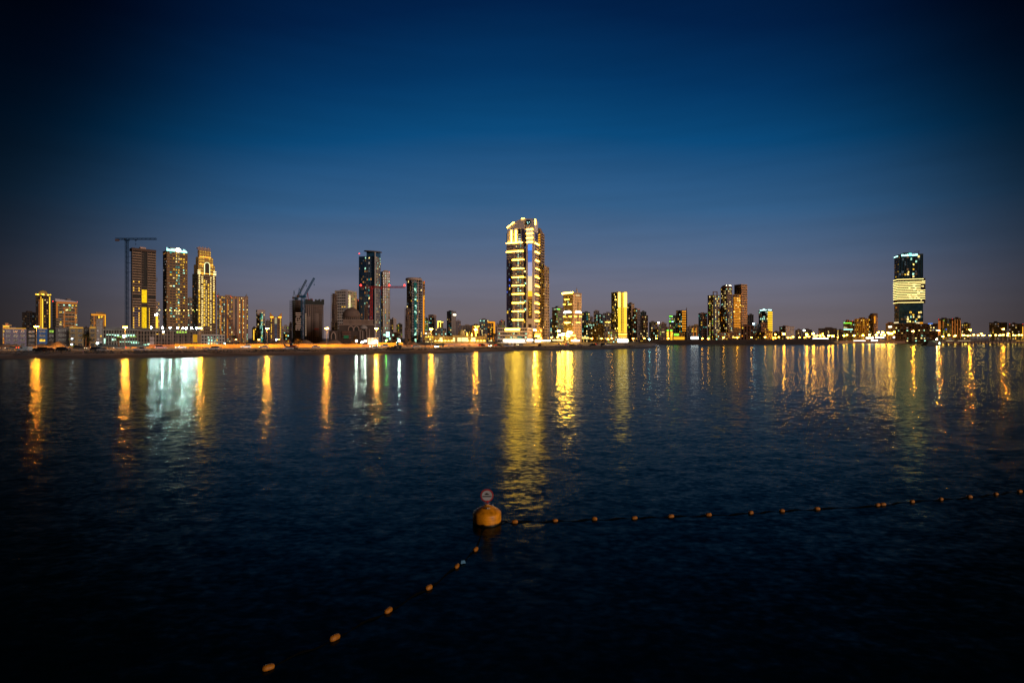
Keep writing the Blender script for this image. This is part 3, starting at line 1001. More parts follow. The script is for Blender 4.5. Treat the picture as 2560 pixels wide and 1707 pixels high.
for (x0, x1, up0, up1) in ((674.5, 684, 6.2, .6), (694.5, 704.3, .6, 6.2)):
    a_, b_ = t.sR(x0), t.sR(x1)
    hp = MB()
    hp.v += [(a_, -1, t.ht), (b_, -1, t.ht), (b_, 6, t.ht), (a_, 6, t.ht), (a_, -1, t.ht + up0), (b_, -1, t.ht + up1), (b_, 6, t.ht + up1), (a_, 6, t.ht + up0)]
    hp.f += [(0, 1, 5, 4), (1, 2, 6, 5), (2, 3, 7, 6), (3, 0, 4, 7), (4, 5, 6, 7), (0, 3, 2, 1)]
    t.part('roof_horn', hp, wall((.55, .26, .08)))
    t.part('horn_light', t.box(MB(), 'R', a_ + .4, b_ - .4, t.z(793.5), t.z(792), -.2, 1.6), lamp((1, .36, .02), 5.0))
    wn_ = MB()
    xw = t.sR(677.2 if x0 < 690 else 700)
    for k in range(11):
        if k in (2, 8) and x0 < 690:
            continue
        zz = t.z(845 - k * 4.6)
        t.pane(wn_, 'R', xw, xw + 1.2, zz, zz + 1.6, .1)
    t.part('lit_windows', wn_, win_mat('y'), 'stuff')
t.part('glass_column', t.box(MB(), 'R', t.sR(686.3), t.sR(692.6), t.z(848), t.z(792), -.3, .25), glass((.08, .11, .2)))
t.part('lit_glass', t.box(MB(), 'R', t.sR(686.6), t.sR(692.3), t.z(809), t.z(792.8), -.2, .40), lamp((.9, .75, .38), .42))
simple('apartment_tower', 'squat grey tower between horned tower and dark construction', 705, 705, 722.5, 817, 720, (.32, .25, .22), R=dict(lit=(.2, 'gydc'), cw=2.4))
simple('house', 'low cream building with lit arched front at the foot of the squat grey tower', 708, 708, 723, 835.5, 560, (.55, .40, .27), R=dict(lit=(.3, 'cy'), cw=2.2), cat='building', plant=.2)
simple('apartment_tower', 'thin mauve tower at the left edge of the dark construction', 722.7, 722.7, 730, 809, 800, (.34, .25, .27), R=dict(lit=(.1, 'd'), cw=2.4))
# ------------------------------------------------------------------ construction frames
def frame(name, label, x0, x1, yt, D, nfl, ncol, depth, mc, lights=(), fade=0.0, cat='unfinished building', split=True, top_rods=True):
    """Bare concrete frame: full slabs and rows of columns, open all round."""
    b = Bld(name, label, x0, x0, x1, yt, D, None, cat, None, depth)
    fh = b.ht / nfl
    for k in range(nfl + 1):
        b.part('floor_slab', MB().box(-.3, b.W + .3, -.6, b.L, k * fh - (.45 if k else 0), k * fh), mc)
    cb = MB()
    for i in range(ncol + 1):
        x = b.W * i / ncol
        cb.box(x - .32, x + .32, 0, .6, 0, b.ht - .02)
        if i % 2 == 0:
            cb.box(x - .4, x + .4, b.L * .45, b.L * .45 + .7, 0, b.ht - .02)
    b.part('columns', cb, mc, 'stuff')
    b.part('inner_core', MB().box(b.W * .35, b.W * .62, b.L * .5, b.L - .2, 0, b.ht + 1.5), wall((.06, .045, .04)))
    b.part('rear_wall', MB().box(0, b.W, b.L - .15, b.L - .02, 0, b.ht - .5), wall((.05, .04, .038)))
    if top_rods:
        rd = MB()
        for i in range(ncol * 3 + 1):
            x = b.W * i / (ncol * 3)
            rd.bar((x, .3, b.ht), (x, .3, b.ht + b.rnd.uniform(.8, 2.6)), .12)
            rd.bar((x, b.L * .5, b.ht), (x, b.L * .5, b.ht + b.rnd.uniform(.8, 3.2)), .12)
        b.part('rebar', rd, metal((.05, .06, .06)), 'stuff')
    for (px, py, w_, h_, ch) in lights:
        s_ = b.sR(px)
        b.part('work_light', MB().box(s_ - w_ / 2, s_ + w_ / 2, 1.0, 1.3, b.z(py) - h_ / 2, b.z(py) + h_ / 2), lamp(WIN[ch][0], WIN[ch][1] * 1.6))
    return b
MC = wall((.26, .185, .16), .85, .35)
MC2 = wall((.30, .29, .27), .85, .35)
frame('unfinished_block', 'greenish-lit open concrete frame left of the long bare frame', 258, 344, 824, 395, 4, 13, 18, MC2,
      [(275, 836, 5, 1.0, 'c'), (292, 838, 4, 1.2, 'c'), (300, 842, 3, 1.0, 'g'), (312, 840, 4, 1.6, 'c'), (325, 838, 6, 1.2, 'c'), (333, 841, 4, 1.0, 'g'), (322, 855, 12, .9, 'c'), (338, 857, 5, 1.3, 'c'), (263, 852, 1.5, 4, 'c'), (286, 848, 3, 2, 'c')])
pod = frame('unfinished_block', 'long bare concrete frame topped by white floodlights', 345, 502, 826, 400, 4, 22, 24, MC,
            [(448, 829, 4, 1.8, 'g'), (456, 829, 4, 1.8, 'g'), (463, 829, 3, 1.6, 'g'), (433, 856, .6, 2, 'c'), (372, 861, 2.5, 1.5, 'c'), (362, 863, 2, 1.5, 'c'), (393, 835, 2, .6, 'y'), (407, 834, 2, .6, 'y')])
pod.part('precast_panel', pod.box(MB(), 'R', pod.sR(374.5), pod.sR(385), pod.z(850), pod.z(842), .65, 1.0), wall((.42, .33, .33)))
pod.part('precast_panel', pod.box(MB(), 'R', pod.sR(374.5), pod.sR(385), pod.z(861), pod.z(852), .65, 1.0), wall((.46, .36, .37)))
for x in (426, 430):
    pod.part('formwork_post', pod.box(MB(), 'R', pod.sR(x), pod.sR(x + 2), 0, pod.ht, .62, 1.1), wall((.20, .12, .10)))
# yellow stair tower standing in front of the frame
st = Bld('site_stair_tower', 'yellow scaffold stair tower in front of the long bare frame', 482.5, 482.5, 493, 836, 380, None, 'stair tower', None, 3)
for k in range(4):
    zz = 3.2 + k * (st.ht - 3.2) / 4
    st.part('stair_panel', MB().box(.05, st.W - .05, 0, st.L, zz + .1, zz + (st.ht - 3.2) / 4 - .06), lamp((1, .50, .015), .55))
for x in (0, st.W):
    st.part('leg', MB().box(x - .14, x + .14, -.05, .25, 0, st.ht), metal((.5, .3, .05)))
st.part('brace', MB().bar((-2.4, .1, 0), (0, .1, st.ht * .8), .12), metal((.4, .2, .1)))

b = frame('unfinished_building', 'dark unfinished block with a grid of pale slabs beside the blue crane', 761, 808, 757, 500, 21, 9, 20, wall((.30, .22, .20), .85, .35), top_rods=True)
nb = MB()
for (x, y, w_, h_) in ((768, 790, 8, 50), (789, 782, 9, 60)):
    nb.box(b.sR(x), b.sR(x + w_), .7, .95, b.z(y + h_), b.z(y))
b.part('block_infill', nb, wall((.36, .27, .25)))
b.part('red_netting', MB().box(b.sR(786), b.sR(797), -.8, -.65, b.z(824.5), b.z(820.5)), wall((.55, .09, .05)))
lw = MB()
for k in range(13):
    y = 784 + k * 4.4
    lw.quad((b.sR(763), -.7, b.z(y + 2.2)), (b.sR(766), -.7, b.z(y + 2.2)), (b.sR(766), -.7, b.z(y)), (b.sR(763), -.7, b.z(y)))
b.part('work_lights', lw, lamp((1, .66, .42), .35, False), 'stuff')
fw = MB()
for k in range(16):
    x = b.W * k / 15
    hh = b.rnd.uniform(1.5, 4.2)
    fw.box(x - .8, x + .9, -.9, .2, b.ht - 1.5, b.ht + hh)
b.part('edge_formwork', fw, wall((.035, .04, .04)), 'stuff')
b = Bld('unfinished_building', 'black scaffolded block with jutting platforms left of the blue crane', 729, 738, 758, 749, 530, 30, 'unfinished building')
b.core(wall((.035, .022, .02)), .8)
nf = 24
for k in range(nf):
    zz = b.ht * k / nf
    b.part('platform', b.box(MB(), 'L', 0, b.L + .8, zz, zz + .5, -.7, 2.0), wall((.26, .26, .27)))
    b.part('floor_slab', b.box(MB(), 'R', 0, b.W, zz, zz + .45, -.7, .2), wall((.09, .055, .045)))
dw = MB()
for k in range(7, 17):
    for c in range(8):
        if b.rnd.random() < .7:
            xx = b.W * (c + .3) / 9
            b.pane(dw, 'R', xx, xx + .8, b.ht * k / nf + 1.2, b.ht * k / nf + 2.0, .24)
b.part('work_lights', dw, lamp((1, .60, .42), .35, False), 'stuff')
pl = MB()
for x in (0, b.L * .5, b.L):
    pl.bar((-1.8, x, 0), (-1.8, x, b.ht), .12)
b.part('scaffold_poles', pl, metal((.08, .08, .09)), 'stuff')

# ------------------------------------------------------------------ mosque under construction
m0 = P(892, 440)
mo = thing('unfinished_mosque', 'dark unfinished mosque with large brown dome and scaffolding', 'mosque', (m0.x, m0.y, BASE), -math.atan((892 - CX) / F))
k1 = 440 / F                                     # metres per photo pixel here
def mz(y):
    return Z(y, 440) - BASE
stone = wall((.20, .135, .11), .85, .35)
stone_d = wall((.07, .048, .042), .85, .35)
MB().box(-42 * k1, 42 * k1, 0, 26, 0, mz(812)).build('prayer_hall', stone_d, mo)
MB().box(-33 * k1, 40 * k1, 3, 24, mz(812), mz(800)).build('upper_hall', stone, mo)
MB().box(-43 * k1, 43 * k1, -.6, 26.4, mz(812.5), mz(810.5)).build('cornice', wall((.28, .20, .17)), mo)
MB().box(-34 * k1, 41 * k1, 2.5, 24.4, mz(800.5), mz(798.8)).build('cornice', wall((.28, .20, .17)), mo)
dc = (-13 * k1, 13, 0)
MB().lathe([(20 * k1, mz(800)), (20 * k1, mz(790)), (19.2 * k1, mz(789))], dc, 24).build('dome_drum', stone_d, mo)
dr = MB()
for i in range(24):
    a_ = 2 * math.pi * i / 24
    c_, s_ = math.cos(a_) * 20.6 * k1, math.sin(a_) * 20.6 * k1
    dr.bar((dc[0] + c_, dc[1] + s_, mz(800)), (dc[0] + c_, dc[1] + s_, mz(789)), .28)
dr.build('drum_columns', stone, mo, 'stuff')
prof = [(22.2, 792), (22.0, 787), (20.5, 781), (17.5, 776), (13, 771.5), (8, 768.6), (3, 766.8), (.5, 765.6)]
MB().lathe([(r_ * k1, mz(y)) for r_, y in prof], dc, 36).build('dome', wall((.16, .105, .09), .8, .3, .5), mo, smooth=True)
for (x0, x1, y0, y1) in ((-20, -8, 827, 815), (-7, 5, 827, 815), (10, 22, 828, 814), (-60, -50, 848, 830)):
    # pointed arches standing proud of the hall: frame and dark opening
    xm, hw = (x0 + x1) / 2 * k1, (x1 - x0) / 2 * k1
    pth = [(xm - hw, mz(y0)), (xm - hw, mz(y0) + (mz(y1) - mz(y0)) * .55), (xm - hw * .6, mz(y0) + (mz(y1) - mz(y0)) * .85), (xm, mz(y1)), (xm + hw * .6, mz(y0) + (mz(y1) - mz(y0)) * .85), (xm + hw, mz(y0) + (mz(y1) - mz(y0)) * .55), (xm + hw, mz(y0))]
    ab = MB()
    for (xa, za), (xb, zb2) in zip(pth, pth[1:]):
        ab.bar((xa, -.8, za), (xb, -.8, zb2), .55)
    ar_ = ab.build('arch', wall((.30, .21, .18)), mo)
    op = MB()
    op.v += [(x, -.62, z_) for x, z_ in pth]
    op.f.append(tuple(range(len(pth))))
    op.build('arch_opening', wall((.012, .010, .010)), mo)
MB().box(-66 * k1, -42 * k1, 1, 18, 0, mz(826)).build('gate_wing', stone_d, mo)
for y in (829, 833, 837, 841, 845):
    MB().box(-34 * k1, -14 * k1, -2.6, -1.2, mz(y) - .2, mz(y) + .15).build('scaffold_deck', wall((.30, .13, .10)), mo)
sc_ = MB()
for x in range(-34, -12, 4):
    sc_.bar((x * k1, -2.5, 0), (x * k1, -2.5, mz(826)), .10)
    sc_.bar((x * k1, -1.3, 0), (x * k1, -1.3, mz(826)), .10)
sc_.build('scaffold_poles', metal((.10, .07, .06)), mo, 'stuff')
MB().box(-31 * k1, -19 * k1, -2.9, -2.7, mz(846), mz(838.5)).build('green_netting', wall((.01, .22, .10)), mo)
for (x, y0, y1) in ((8, 848, 826), (14, 848, 826), (24, 848, 822), (30, 848, 822)):
    MB().box(x * k1 - .5, x * k1 + .5, -1.4, -.5, mz(y0), mz(y1)).build('pilaster', wall((.24, .18, .16)), mo)
MB().lathe([(3.2, 0), (3.4, 1), (2.6, 2.2), (1.2, 3), (.1, 3.5)], (16 * k1, -.5, mz(822)), 14).build('porch_dome', wall((.30, .27, .27)), mo, smooth=True)
def minaret(label, px, ytop, D, w0, dark, plat, lightc):
    p = P(px, D)
    kk = D / F
    o = thing('minaret', label, 'minaret', (p.x, p.y, BASE), -math.atan((px - CX) / F))
    ht = Z(ytop, D) - BASE
    r = w0 * kk / 2
    MB().lathe([(r * .8, 0), (r * .8, ht * .45), (r * .62, ht * .47), (r * .62, ht * .8), (r * .5, ht * .82), (r * .5, ht)], (0, 0, 0), 8).build('shaft', dark, o)
    n = int(ht / 1.9)
    for k in range(n):
        zz = ht * k / n
        rr = r * (1.0 if zz < ht * .62 else .86)
        MB().lathe([(rr * 1.05, zz), (rr * 1.05, zz + .35)], (0, 0, 0), 8).build('scaffold_ring', plat, o)
    pp = MB()
    for i in range(8):
        a_ = i * math.pi / 4
        pp.bar((math.cos(a_) * r, math.sin(a_) * r, 0), (math.cos(a_) * r * .86, math.sin(a_) * r * .86, ht + 1), .09)
    pp.build('scaffold_poles', metal((.12, .08, .07)), o, 'stuff')
    if lightc:
        lw_ = MB()
        rn = random.Random(int(px))
        for k in range(n):
            for q_ in range(5):
                if rn.random() < .5:
                    a_ = -math.pi / 2 + (q_ - 2) * .35
                    lw_.bar((math.cos(a_) * r * 1.07, math.sin(a_) * r * 1.07, ht * k / n + .5), (math.cos(a_) * r * 1.07, math.sin(a_) * r * 1.07, ht * k / n + 1.0), .22)
        lw_.build('work_lights', lamp(lightc, .30, False), o, 'stuff')
minaret('scaffolded minaret rising in front of the white-banded round tower', 836, 734, 452, 19, wall((.05, .03, .026)), wall((.15, .09, .075)), (1, .55, .25))
minaret('scaffolded minaret in front of the blue glass tower', 916, 757, 452, 11, wall((.06, .03, .025)), wall((.20, .10, .08)), (1, .45, .28))
minaret('scaffolded minaret left of the teal glass tower', 1019, 770, 460, 17, wall((.05, .03, .026)), wall((.22, .13, .10)), (1, .50, .30))

# ------------------------------------------------------------------ middle left towers
t = simple('apartment_tower', 'white-banded round-topped tower with green-lit right side behind the mosque', 837, 870, 892, 729, 640, (.50, .44, .43), (.035, .03, .03), a=58,
           L=dict(lit=(.07, 'yygo'), slab=.55, pier=.05, cw=3.2), R=dict(lit=(.28, 'ygd'), slab=.4, pier=.45, m=(.52, .44, .30)), plant=.6, par=1.8,
           strips=[('R', 874, 738, 792, 3.2, 'k'), ('R', 890, 742, 795, .5, 'e')])
t.part('pale_pier', t.box(MB(), 'L', 0, t.sL(864), 0, t.ht + 1.2, -.3, .3), wall((.55, .47, .50)))
t.part('roof_arch', MB().lathe([(7, 0), (6.6, 1.2), (4.4, 2.4), (.3, 3.0)], (t.W * .5, t.L * .6, t.ht + 1), 18), wall((.44, .36, .34)))
simple('apartment_tower', 'sliver of a brown tower with red beacon beside the blue glass tower', 888, 888, 897.5, 752, 760, (.32, .2, .16), R=dict(lit=(.2, 'yd'), cw=2.2), beacons=(896,))

t = Bld('glass_tower', 'tall blue glass tower with oval roof canopy behind the red crane', 897, 938, 952, 640, 660, 66, 'glass tower')
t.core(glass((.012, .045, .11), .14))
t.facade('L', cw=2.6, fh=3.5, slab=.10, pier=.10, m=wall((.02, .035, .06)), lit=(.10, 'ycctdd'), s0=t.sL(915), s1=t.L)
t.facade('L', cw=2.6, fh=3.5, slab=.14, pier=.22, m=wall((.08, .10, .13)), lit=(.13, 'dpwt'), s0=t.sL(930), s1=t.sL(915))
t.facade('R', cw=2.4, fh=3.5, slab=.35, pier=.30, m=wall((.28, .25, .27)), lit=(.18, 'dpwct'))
t.part('dark_strip', t.box(MB(), 'L', t.sL(935), t.sL(930), 0, t.ht, -.4, .1), glass((.01, .02, .04), .12))
t.part('corner_fin', MB().box(-.5, .6, -.5, .6, 0, t.ht + 5), wall((.50, .48, .52)))
t.part('upper_block', MB().box(.4, t.W, .4, t.sL(916), t.ht, t.ht + 6), glass((.02, .08, .17), .14))
rc = MB().lathe([(1, 0), (15, .1), (15.5, .8), (14, 1.5), (1, 1.6)], (0, 0, 0), 28)
can = t.part('roof_canopy', rc, wall((.14, .13, .14)))
can.location = (t.W * .45, t.sL(926), t.ht + 6.2)
can.scale = (.9, .72, 1)
can.rotation_euler = (math.radians(4), math.radians(-5), 0)
t.beacon(898, .6, t.ht + 3)
t.part('side_glass', t.box(MB(), 'R', t.W - 2.6, t.W, 0, t.ht - 18, -.3, .25), glass((.03, .10, .20), .14))
simple('apartment_tower', 'slim beige tower with rooftop pavilion right of the blue glass tower', 952.5, 957, 975, 680, 690, (.40, .29, .23), (.02, .03, .035), L=dict(m=(.2, .14, .12)),
       R=dict(lit=(.20, 'yctdw'), cw=2.5, slab=.3, pier=.5), plant=.55, par=1.2, strips=[('R', 967, 690, 832, 2.4, 'B')] * 0, beacons=(974,))
simple('apartment_block', 'white low tower with yellow window columns right of the slim beige tower', 975, 983, 991, 799, 740, (.55, .42, .38), L=dict(lit=(.35, 'yyw')), R=dict(lit=(.02, 'y'), slab=.7, pier=.7))
simple('house', 'low dark olive building between white low tower and teal tower', 990, 990, 1006, 812, 820, (.20, .18, .12), R=dict(lit=(.3, 'ygd'), cw=2.4))
simple('office_block', 'low building with a bright cyan-lit stairwell below the slim beige tower', 955, 955, 1002, 833, 470, (.22, .18, .17), R=dict(lit=(.10, 'tc'), cw=4, fh=3.4), cat='building', plant=.2,
       strips=[('R', 969.5, 829.5, 842, 3.0, 'c')])
t = simple('glass_tower', 'teal glass tower with rounded top and grey balcony sides', 1016.5, 1030, 1056, 700, 660, (.30, .25, .26), (.01, .03, .045), L=dict(lit=(.08, 'ycw'), slab=.2, pier=.1), R=dict(lit=(.14, 'wyd'), cw=2.8, slab=.32, pier=.34), a=28, plant=0)
t.part('teal_bay', t.box(MB(), 'R', t.sR(1034.5), t.sR(1041.5), 0, t.ht - 3, -.4, .45), glass((.01, .16, .19), .14))
t.part('rounded_top', MB().lathe([(10.5, 0), (10.5, 2.6), (9.6, 3.2)], (t.W * .4, t.L * .45, t.ht), 24), wall((.42, .30, .26)))
t.part('fin', t.box(MB(), 'R', t.sR(1049), t.sR(1051), 0, t.ht + 4, -.4, .8), wall((.10, .085, .09)))
cbw = MB()
for k in range(40):
    if t.rnd.random() < .4:
        zz = t.ht * k / 41
        t.pane(cbw, 'R', t.sR(1034.8) + t.rnd.uniform(0, 3), t.sR(1034.8) + 3.3, zz, zz + 1.5, .5)
t.part('lit_windows', cbw, win_mat('c'), 'stuff')
simple('apartment_tower', 'thin orange-lit tower edge attached right of the teal glass tower', 1056.5, 1056.5, 1062.3, 705, 672, (.45, .22, .07), R=dict(lit=(.2, 'yo'), cw=1.6, slab=.5, pier=.2), plant=0, beacons=(1061,),
       strips=[('R', 1059.2, 742, 836, 1.5, 'o')])  # glowing strip stands in for floodlight on the orange side
# --- small distant towers between teal tower and central tower
simple('apartment_tower', 'small dark tower with lime windows right of the thin orange edge', 1062.5, 1062.5, 1070, 797, 900, (.10, .08, .08), R=dict(lit=(.42, 'gycw'), cw=3))
simple('apartment_tower', 'pinkish small tower with curved roof frame', 1071, 1083, 1091, 790, 900, (.44, .31, .28), L=dict(lit=(.18, 'ctd')), R=dict(lit=(.03, 'd'), slab=.6, pier=.6), plant=.6, par=2.4)
simple('apartment_tower', 'small tower outlined by yellow light tubes', 1094, 1102, 1108, 803.5, 940, (.16, .12, .10), L=dict(lit=(.2, 'dw')), R=dict(lit=(.2, 'y'), m=(.4, .28, .08)), plant=0,
       bands=[('L', 1094.3, 1102, 803.5, 1.6, 'm'), ('R', 1102, 1107.6, 805, 1.2, 'm')], strips=[('L', 1095, 804, 822, 1.0, 'm'), ('L', 1101.3, 804, 822, 1.0, 'm')])
simple('apartment_block', 'low grey block at the foot of the yellow-outlined tower', 1088, 1088, 1116, 822, 860, (.27, .23, .24), R=dict(lit=(.2, 'ctwd'), cw=3))
simple('office_tower', 'blue-grey tower with teal windows and a white sign on its shoulder', 1117, 1128.5, 1140, 780, 860, (.16, .15, .18), (.02, .05, .06), L=dict(lit=(.22, 'ttcwd')), R=dict(lit=(.02, 'd'), m=(.34, .27, .25), slab=.6, pier=.6), plant=.5, par=1.6, bands=[('R', 1133, 1139.6, 787, 2.2, 'W')])
simple('apartment_tower', 'mauve tower with few white windows behind the lit mosque', 1136.5, 1136.5, 1152, 804, 880, (.34, .27, .30), R=dict(lit=(.16, 'wcdo'), cw=3), par=1.6)
simple('apartment_block', 'brownish low block right of the mauve tower', 1152.5, 1152.5, 1180, 814.5, 960, (.34, .25, .22), R=dict(lit=(.25, 'wydd'), cw=3))
simple('apartment_block', 'orange-glowing block behind the tall lit minaret', 1178.5, 1178.5, 1202, 814, 900, (.60, .32, .08), R=dict(lit=(.3, 'yo'), cw=3, slab=.5, pier=.2), bands=[('R', 1185, 1190, 815.5, 1.2, 'm'), ('R', 1193, 1201, 815.5, 1.4, 'm')],
       strips=[('R', 1194, 816, 833, .8, 'm'), ('R', 1182, 816, 838, 2.6, 'e'), ('R', 1198.5, 818, 838, 3.0, 'e')])
simple('apartment_tower', 'dark tower with teal window clusters behind the orange-framed block', 1198.5, 1198.5, 1222, 800, 880, (.20, .17, .18), R=dict(lit=(.28, 'ttcwwy'), cw=3), plant=.4)
simple('apartment_block', 'dark block with glowing orange frame and yellow balconies left of central tower', 1218.5, 1218.5, 1238, 804.5, 780, (.12, .075, .05), R=dict(lit=(.4, 'yywo'), cw=3.4, slab=.35, pier=.1), plant=0,
       bands=[('R', 1219, 1237, 805.5, 2.0, 'o')], strips=[('R', 1235.8, 805, 838, 2.6, 'o')])
simple('apartment_tower', 'small pale tower peeping behind the podium', 1239, 1239, 1248, 812, 900, (.40, .33, .32), R=dict(lit=(.05, 'd'), cw=3))
simple('apartment_tower', 'tiny tower with red beacon just left of the central tower', 1248, 1248, 1263, 803, 900, (.22, .2, .2), R=dict(lit=(.4, 'ywgd'), cw=3), beacons=(1254, 1262))

# ------------------------------------------------------------------ lit mosque
m1 = P(1150, 540)
mo = thing('lit_mosque', 'low floodlit yellow mosque with three domes', 'mosque', (m1.x, m1.y, BASE), -math.atan((1150 - CX) / F))
k2 = 540 / F
def mz2(y):
    return Z(y, 540) - BASE
gold = wall((.62, .43, .14), .8, .3)
MB().box(-66 * k2, 66 * k2, 0, 18, 0, mz2(841)).build('prayer_hall', gold, mo)
MB().box(-19 * k2, 22 * k2, -1.2, 18.5, 0, mz2(838.4)).build('central_hall', gold, mo)
MB().box(-67 * k2, 67 * k2, -.5, 18.6, mz2(841), mz2(840)).build('parapet', wall((.30, .18, .08)), mo)
for (x, r_, yb_, yt_) in ((4, 8.6, 837, 825), (-54, 4.6, 840, 834.5), (63, 4.8, 840, 834)):
    hb, htp = mz2(yb_), mz2(yt_)
    MB().lathe([(r_ * k2 * 1.08, hb - 1.0), (r_ * k2 * 1.08, hb + .4)], (x * k2, 7, 0), 20).build('dome_drum', gold, mo)
    MB().lathe([(r_ * k2 * math.cos(q_ * math.pi / 16) + .02, hb + .4 + (htp - hb) * math.sin(q_ * math.pi / 16)) for q_ in range(9)], (x * k2, 7, 0), 20).build('dome', wall((.70, .55, .22)), mo, smooth=True)
for x in range(-60, 64, 8):
    if -20 < x < 20:
        continue
    f_ = MB().box(x * k2 - .8, x * k2 + .8, -5.2, -4.7, 3.2, 3.6).build('floodlight', lamp((1, .60, .07), 24.0), mo)
for (x, w_) in ((-2, 3.6), (6, 2.0), (14, 5.0), (33, 4.5), (-47, 3), (-15, 2)):
    MB().box(x * k2 - w_ / 2, x * k2 + w_ / 2, -1.5, -1.25, 2.6, mz2(844)).build('lit_doorway', lamp((1, .78, .32), 1.6), mo)
aw = MB()
for x in range(-62, 64, 5):
    if abs(x) > 21:
        aw.box(x * k2 - .4, x * k2 + .4, -.25, .05, mz2(848), mz2(844))
aw.build('window_niches', wall((.20, .11, .04)), mo, 'stuff')
def slim_minaret(label, px, yt_, D, r_):
    p = P(px, D)
    o = thing('minaret', label, 'minaret', (p.x, p.y, BASE), 0)
    ht = Z(yt_, D) - BASE
    MB().lathe([(r_, 0), (r_ * .9, ht * .55), (r_ * 1.5, ht * .56), (r_ * 1.5, ht * .6), (r_ * .75, ht * .61), (r_ * .7, ht * .86), (r_ * .9, ht * .9), (.1, ht)], (0, 0, 0), 10).build('shaft', wall((.7, .5, .2)), o)
    MB().box(-.35, .35, -r_ - .5, -r_ - .2, ht * .25, ht * .9).build('light_tube', led('Y'), o)
    return o
slim_minaret('tall golden lit minaret beside the street lamp at the lit mosque', 1189.5, 811, 560, 1.0)
slim_minaret('short glowing minaret left of two, right of the mosque dome', 1168.5, 831, 560, .7)
slim_minaret('short glowing minaret right of two, right of the mosque dome', 1179.5, 831, 560, .7)
simple('shopping_hall', 'low yellow-lit hall with bulbs along its roof left of lit mosque', 1062, 1062, 1084, 838, 620, (.55, .38, .15), R=dict(lit=(.5, 'Yyw'), cw=3, fh=3), plant=0, cat='building', bands=[('R', 1063, 1083, 843, .8, 'y')])
simple('shopping_hall', 'small bright-windowed hall under the thin orange tower edge', 1062, 1062, 1079, 830, 640, (.40, .25, .12), R=dict(lit=(.6, 'Ww'), cw=3, fh=3.6), plant=0, cat='building')

# ------------------------------------------------------------------ central tower
t = Bld('skyscraper', 'tallest skyscraper, white and navy with curved crown and glowing balcony bands', 1266, 1337, 1346, 578, 600, 72, 'skyscraper')
white = wall((.62, .57, .68), .7, .14)
navy = glass((.05, .05, .17), .25)
t.core(navy)
ztop = t.ht
SL, SR = t.sL, t.sR
# navy curtain wall at the left with a few lit panes
t.facade('L', cw=3.0, fh=3.5, slab=.07, pier=.07, m=wall((.03, .03, .06)), lit=(.03, 'yb'), s0=SL(1281), s1=t.L, z1=t.z(651, 'L', t.L))
t.facade('L', cw=2.6, fh=3.5, slab=.07, pier=.07, m=wall((.03, .03, .06)), lit=(.10, 'ycw'), s0=SL(1316), s1=SL(1309), z1=t.z(606, 'L'))
# balcony bay: each slab is a piece of its own
zb0, zb1 = t.z(821, 'L', SL(1295)), t.z(610, 'L', SL(1295))
nfl = 40
for k in range(nfl):
    zz = zb0 + (zb1 - zb0) * k / nfl
    wide = zz > t.z(650, 'L', t.L * .6)
    sl = t.box(MB(), 'L', SL(1309), SL(1267 if wide else 1281), zz, zz + 1.35, -.3, 1.3)
    t.part('balcony_slab', sl, wall((.40, .34, .38)))
gr = {}
for k in range(nfl):
    zz = zb0 + (zb1 - zb0) * k / nfl + 1.45
    for q_, px in enumerate((1283, 1289, 1294, 1300, 1305)):
        if t.rnd.random() < (.5, .35, .65, .55, .4)[q_]:
            ch = t.rnd.choice(('d', 'ydw', 'ctcw', 'cytt', 'yo')[q_])
            a_ = SL(px + 2.8)
            t.pane(gr.setdefault(ch, MB()), 'L', a_, SL(px), zz, zz + 1.7, .05)
for ch, mbx in gr.items():
    t.part('lit_windows', mbx, win_mat(ch), 'stuff')
for px in (1286, 1306.5):
    t.part('balcony_column', t.box(MB(), 'L', SL(px + .7), SL(px - .7), zb0, zb1, -.3, .9), wall((.60, .40, .32)))
# glowing bands
BANDS = [(1266.5, 1307, 607.5), (1266.5, 1309, 629.5), (1281, 1309.5, 650), (1281, 1309.5, 672), (1281, 1310, 693), (1281, 1310, 714), (1281, 1310, 735), (1281, 1310, 757), (1281, 1310, 778), (1281, 1309, 799.5)]
for (a_, b_, y) in BANDS:
    t.band('L', a_, b_, y, .75, 'Y', 1.55)
for y in (610, 631, 652, 673, 694, 716, 737, 759, 780, 802):
    t.band('R', 1337.2, 1346.5, y, .7, 'Y', 1.4)
t.facade('R', cw=4, fh=3.5, slab=.42, pier=.2, m=wall((.40, .30, .28)), lit=(.08, 'yd'), z0=t.z(821), z1=t.z(606), deep=.9)
# white pillar with the glass strip, its colours put in as glowing panels
pl = t.box(MB(), 'L', -.2, SL(1316.5), 0, ztop + 14, -.4, 1.7)
pil = t.part('white_pillar', pl, white)
for (y0, y1, ch) in ((610, 626, 'b'), (626.4, 655, 'B'), (655.4, 690, 'l'), (690.4, 727, 'k'), (727.4, 741, 'G'), (741.4, 748, 'e')):
    t.part('glass_strip', t.box(MB(), 'L', SL(1331.5), SL(1321), t.z(y1, 'L'), t.z(y0, 'L'), 1.6, 1.85), led(ch), parent=pil)
t.part('dark_glass_strip', t.box(MB(), 'L', SL(1331.5), SL(1321), t.z(796, 'L'), t.z(748.4, 'L'), 1.6, 1.82), wall((.10, .055, .04)), parent=pil)
lw = MB()
for k in range(34):
    a_ = SL(1331) + t.rnd.random() * 3.4
    y = 750 + t.rnd.random() * 40
    t.pane(lw, 'L', a_, a_ + .9, t.z(y + 1.4, 'L'), t.z(y, 'L'), 1.9)
t.part('lit_windows', lw, win_mat('y'), 'stuff', parent=pil)
t.part('entrance_glass', t.box(MB(), 'L', SL(1330), SL(1322), t.z(836, 'L'), t.z(810, 'L'), 1.6, 1.82), wall((.10, .06, .05)), parent=pil)
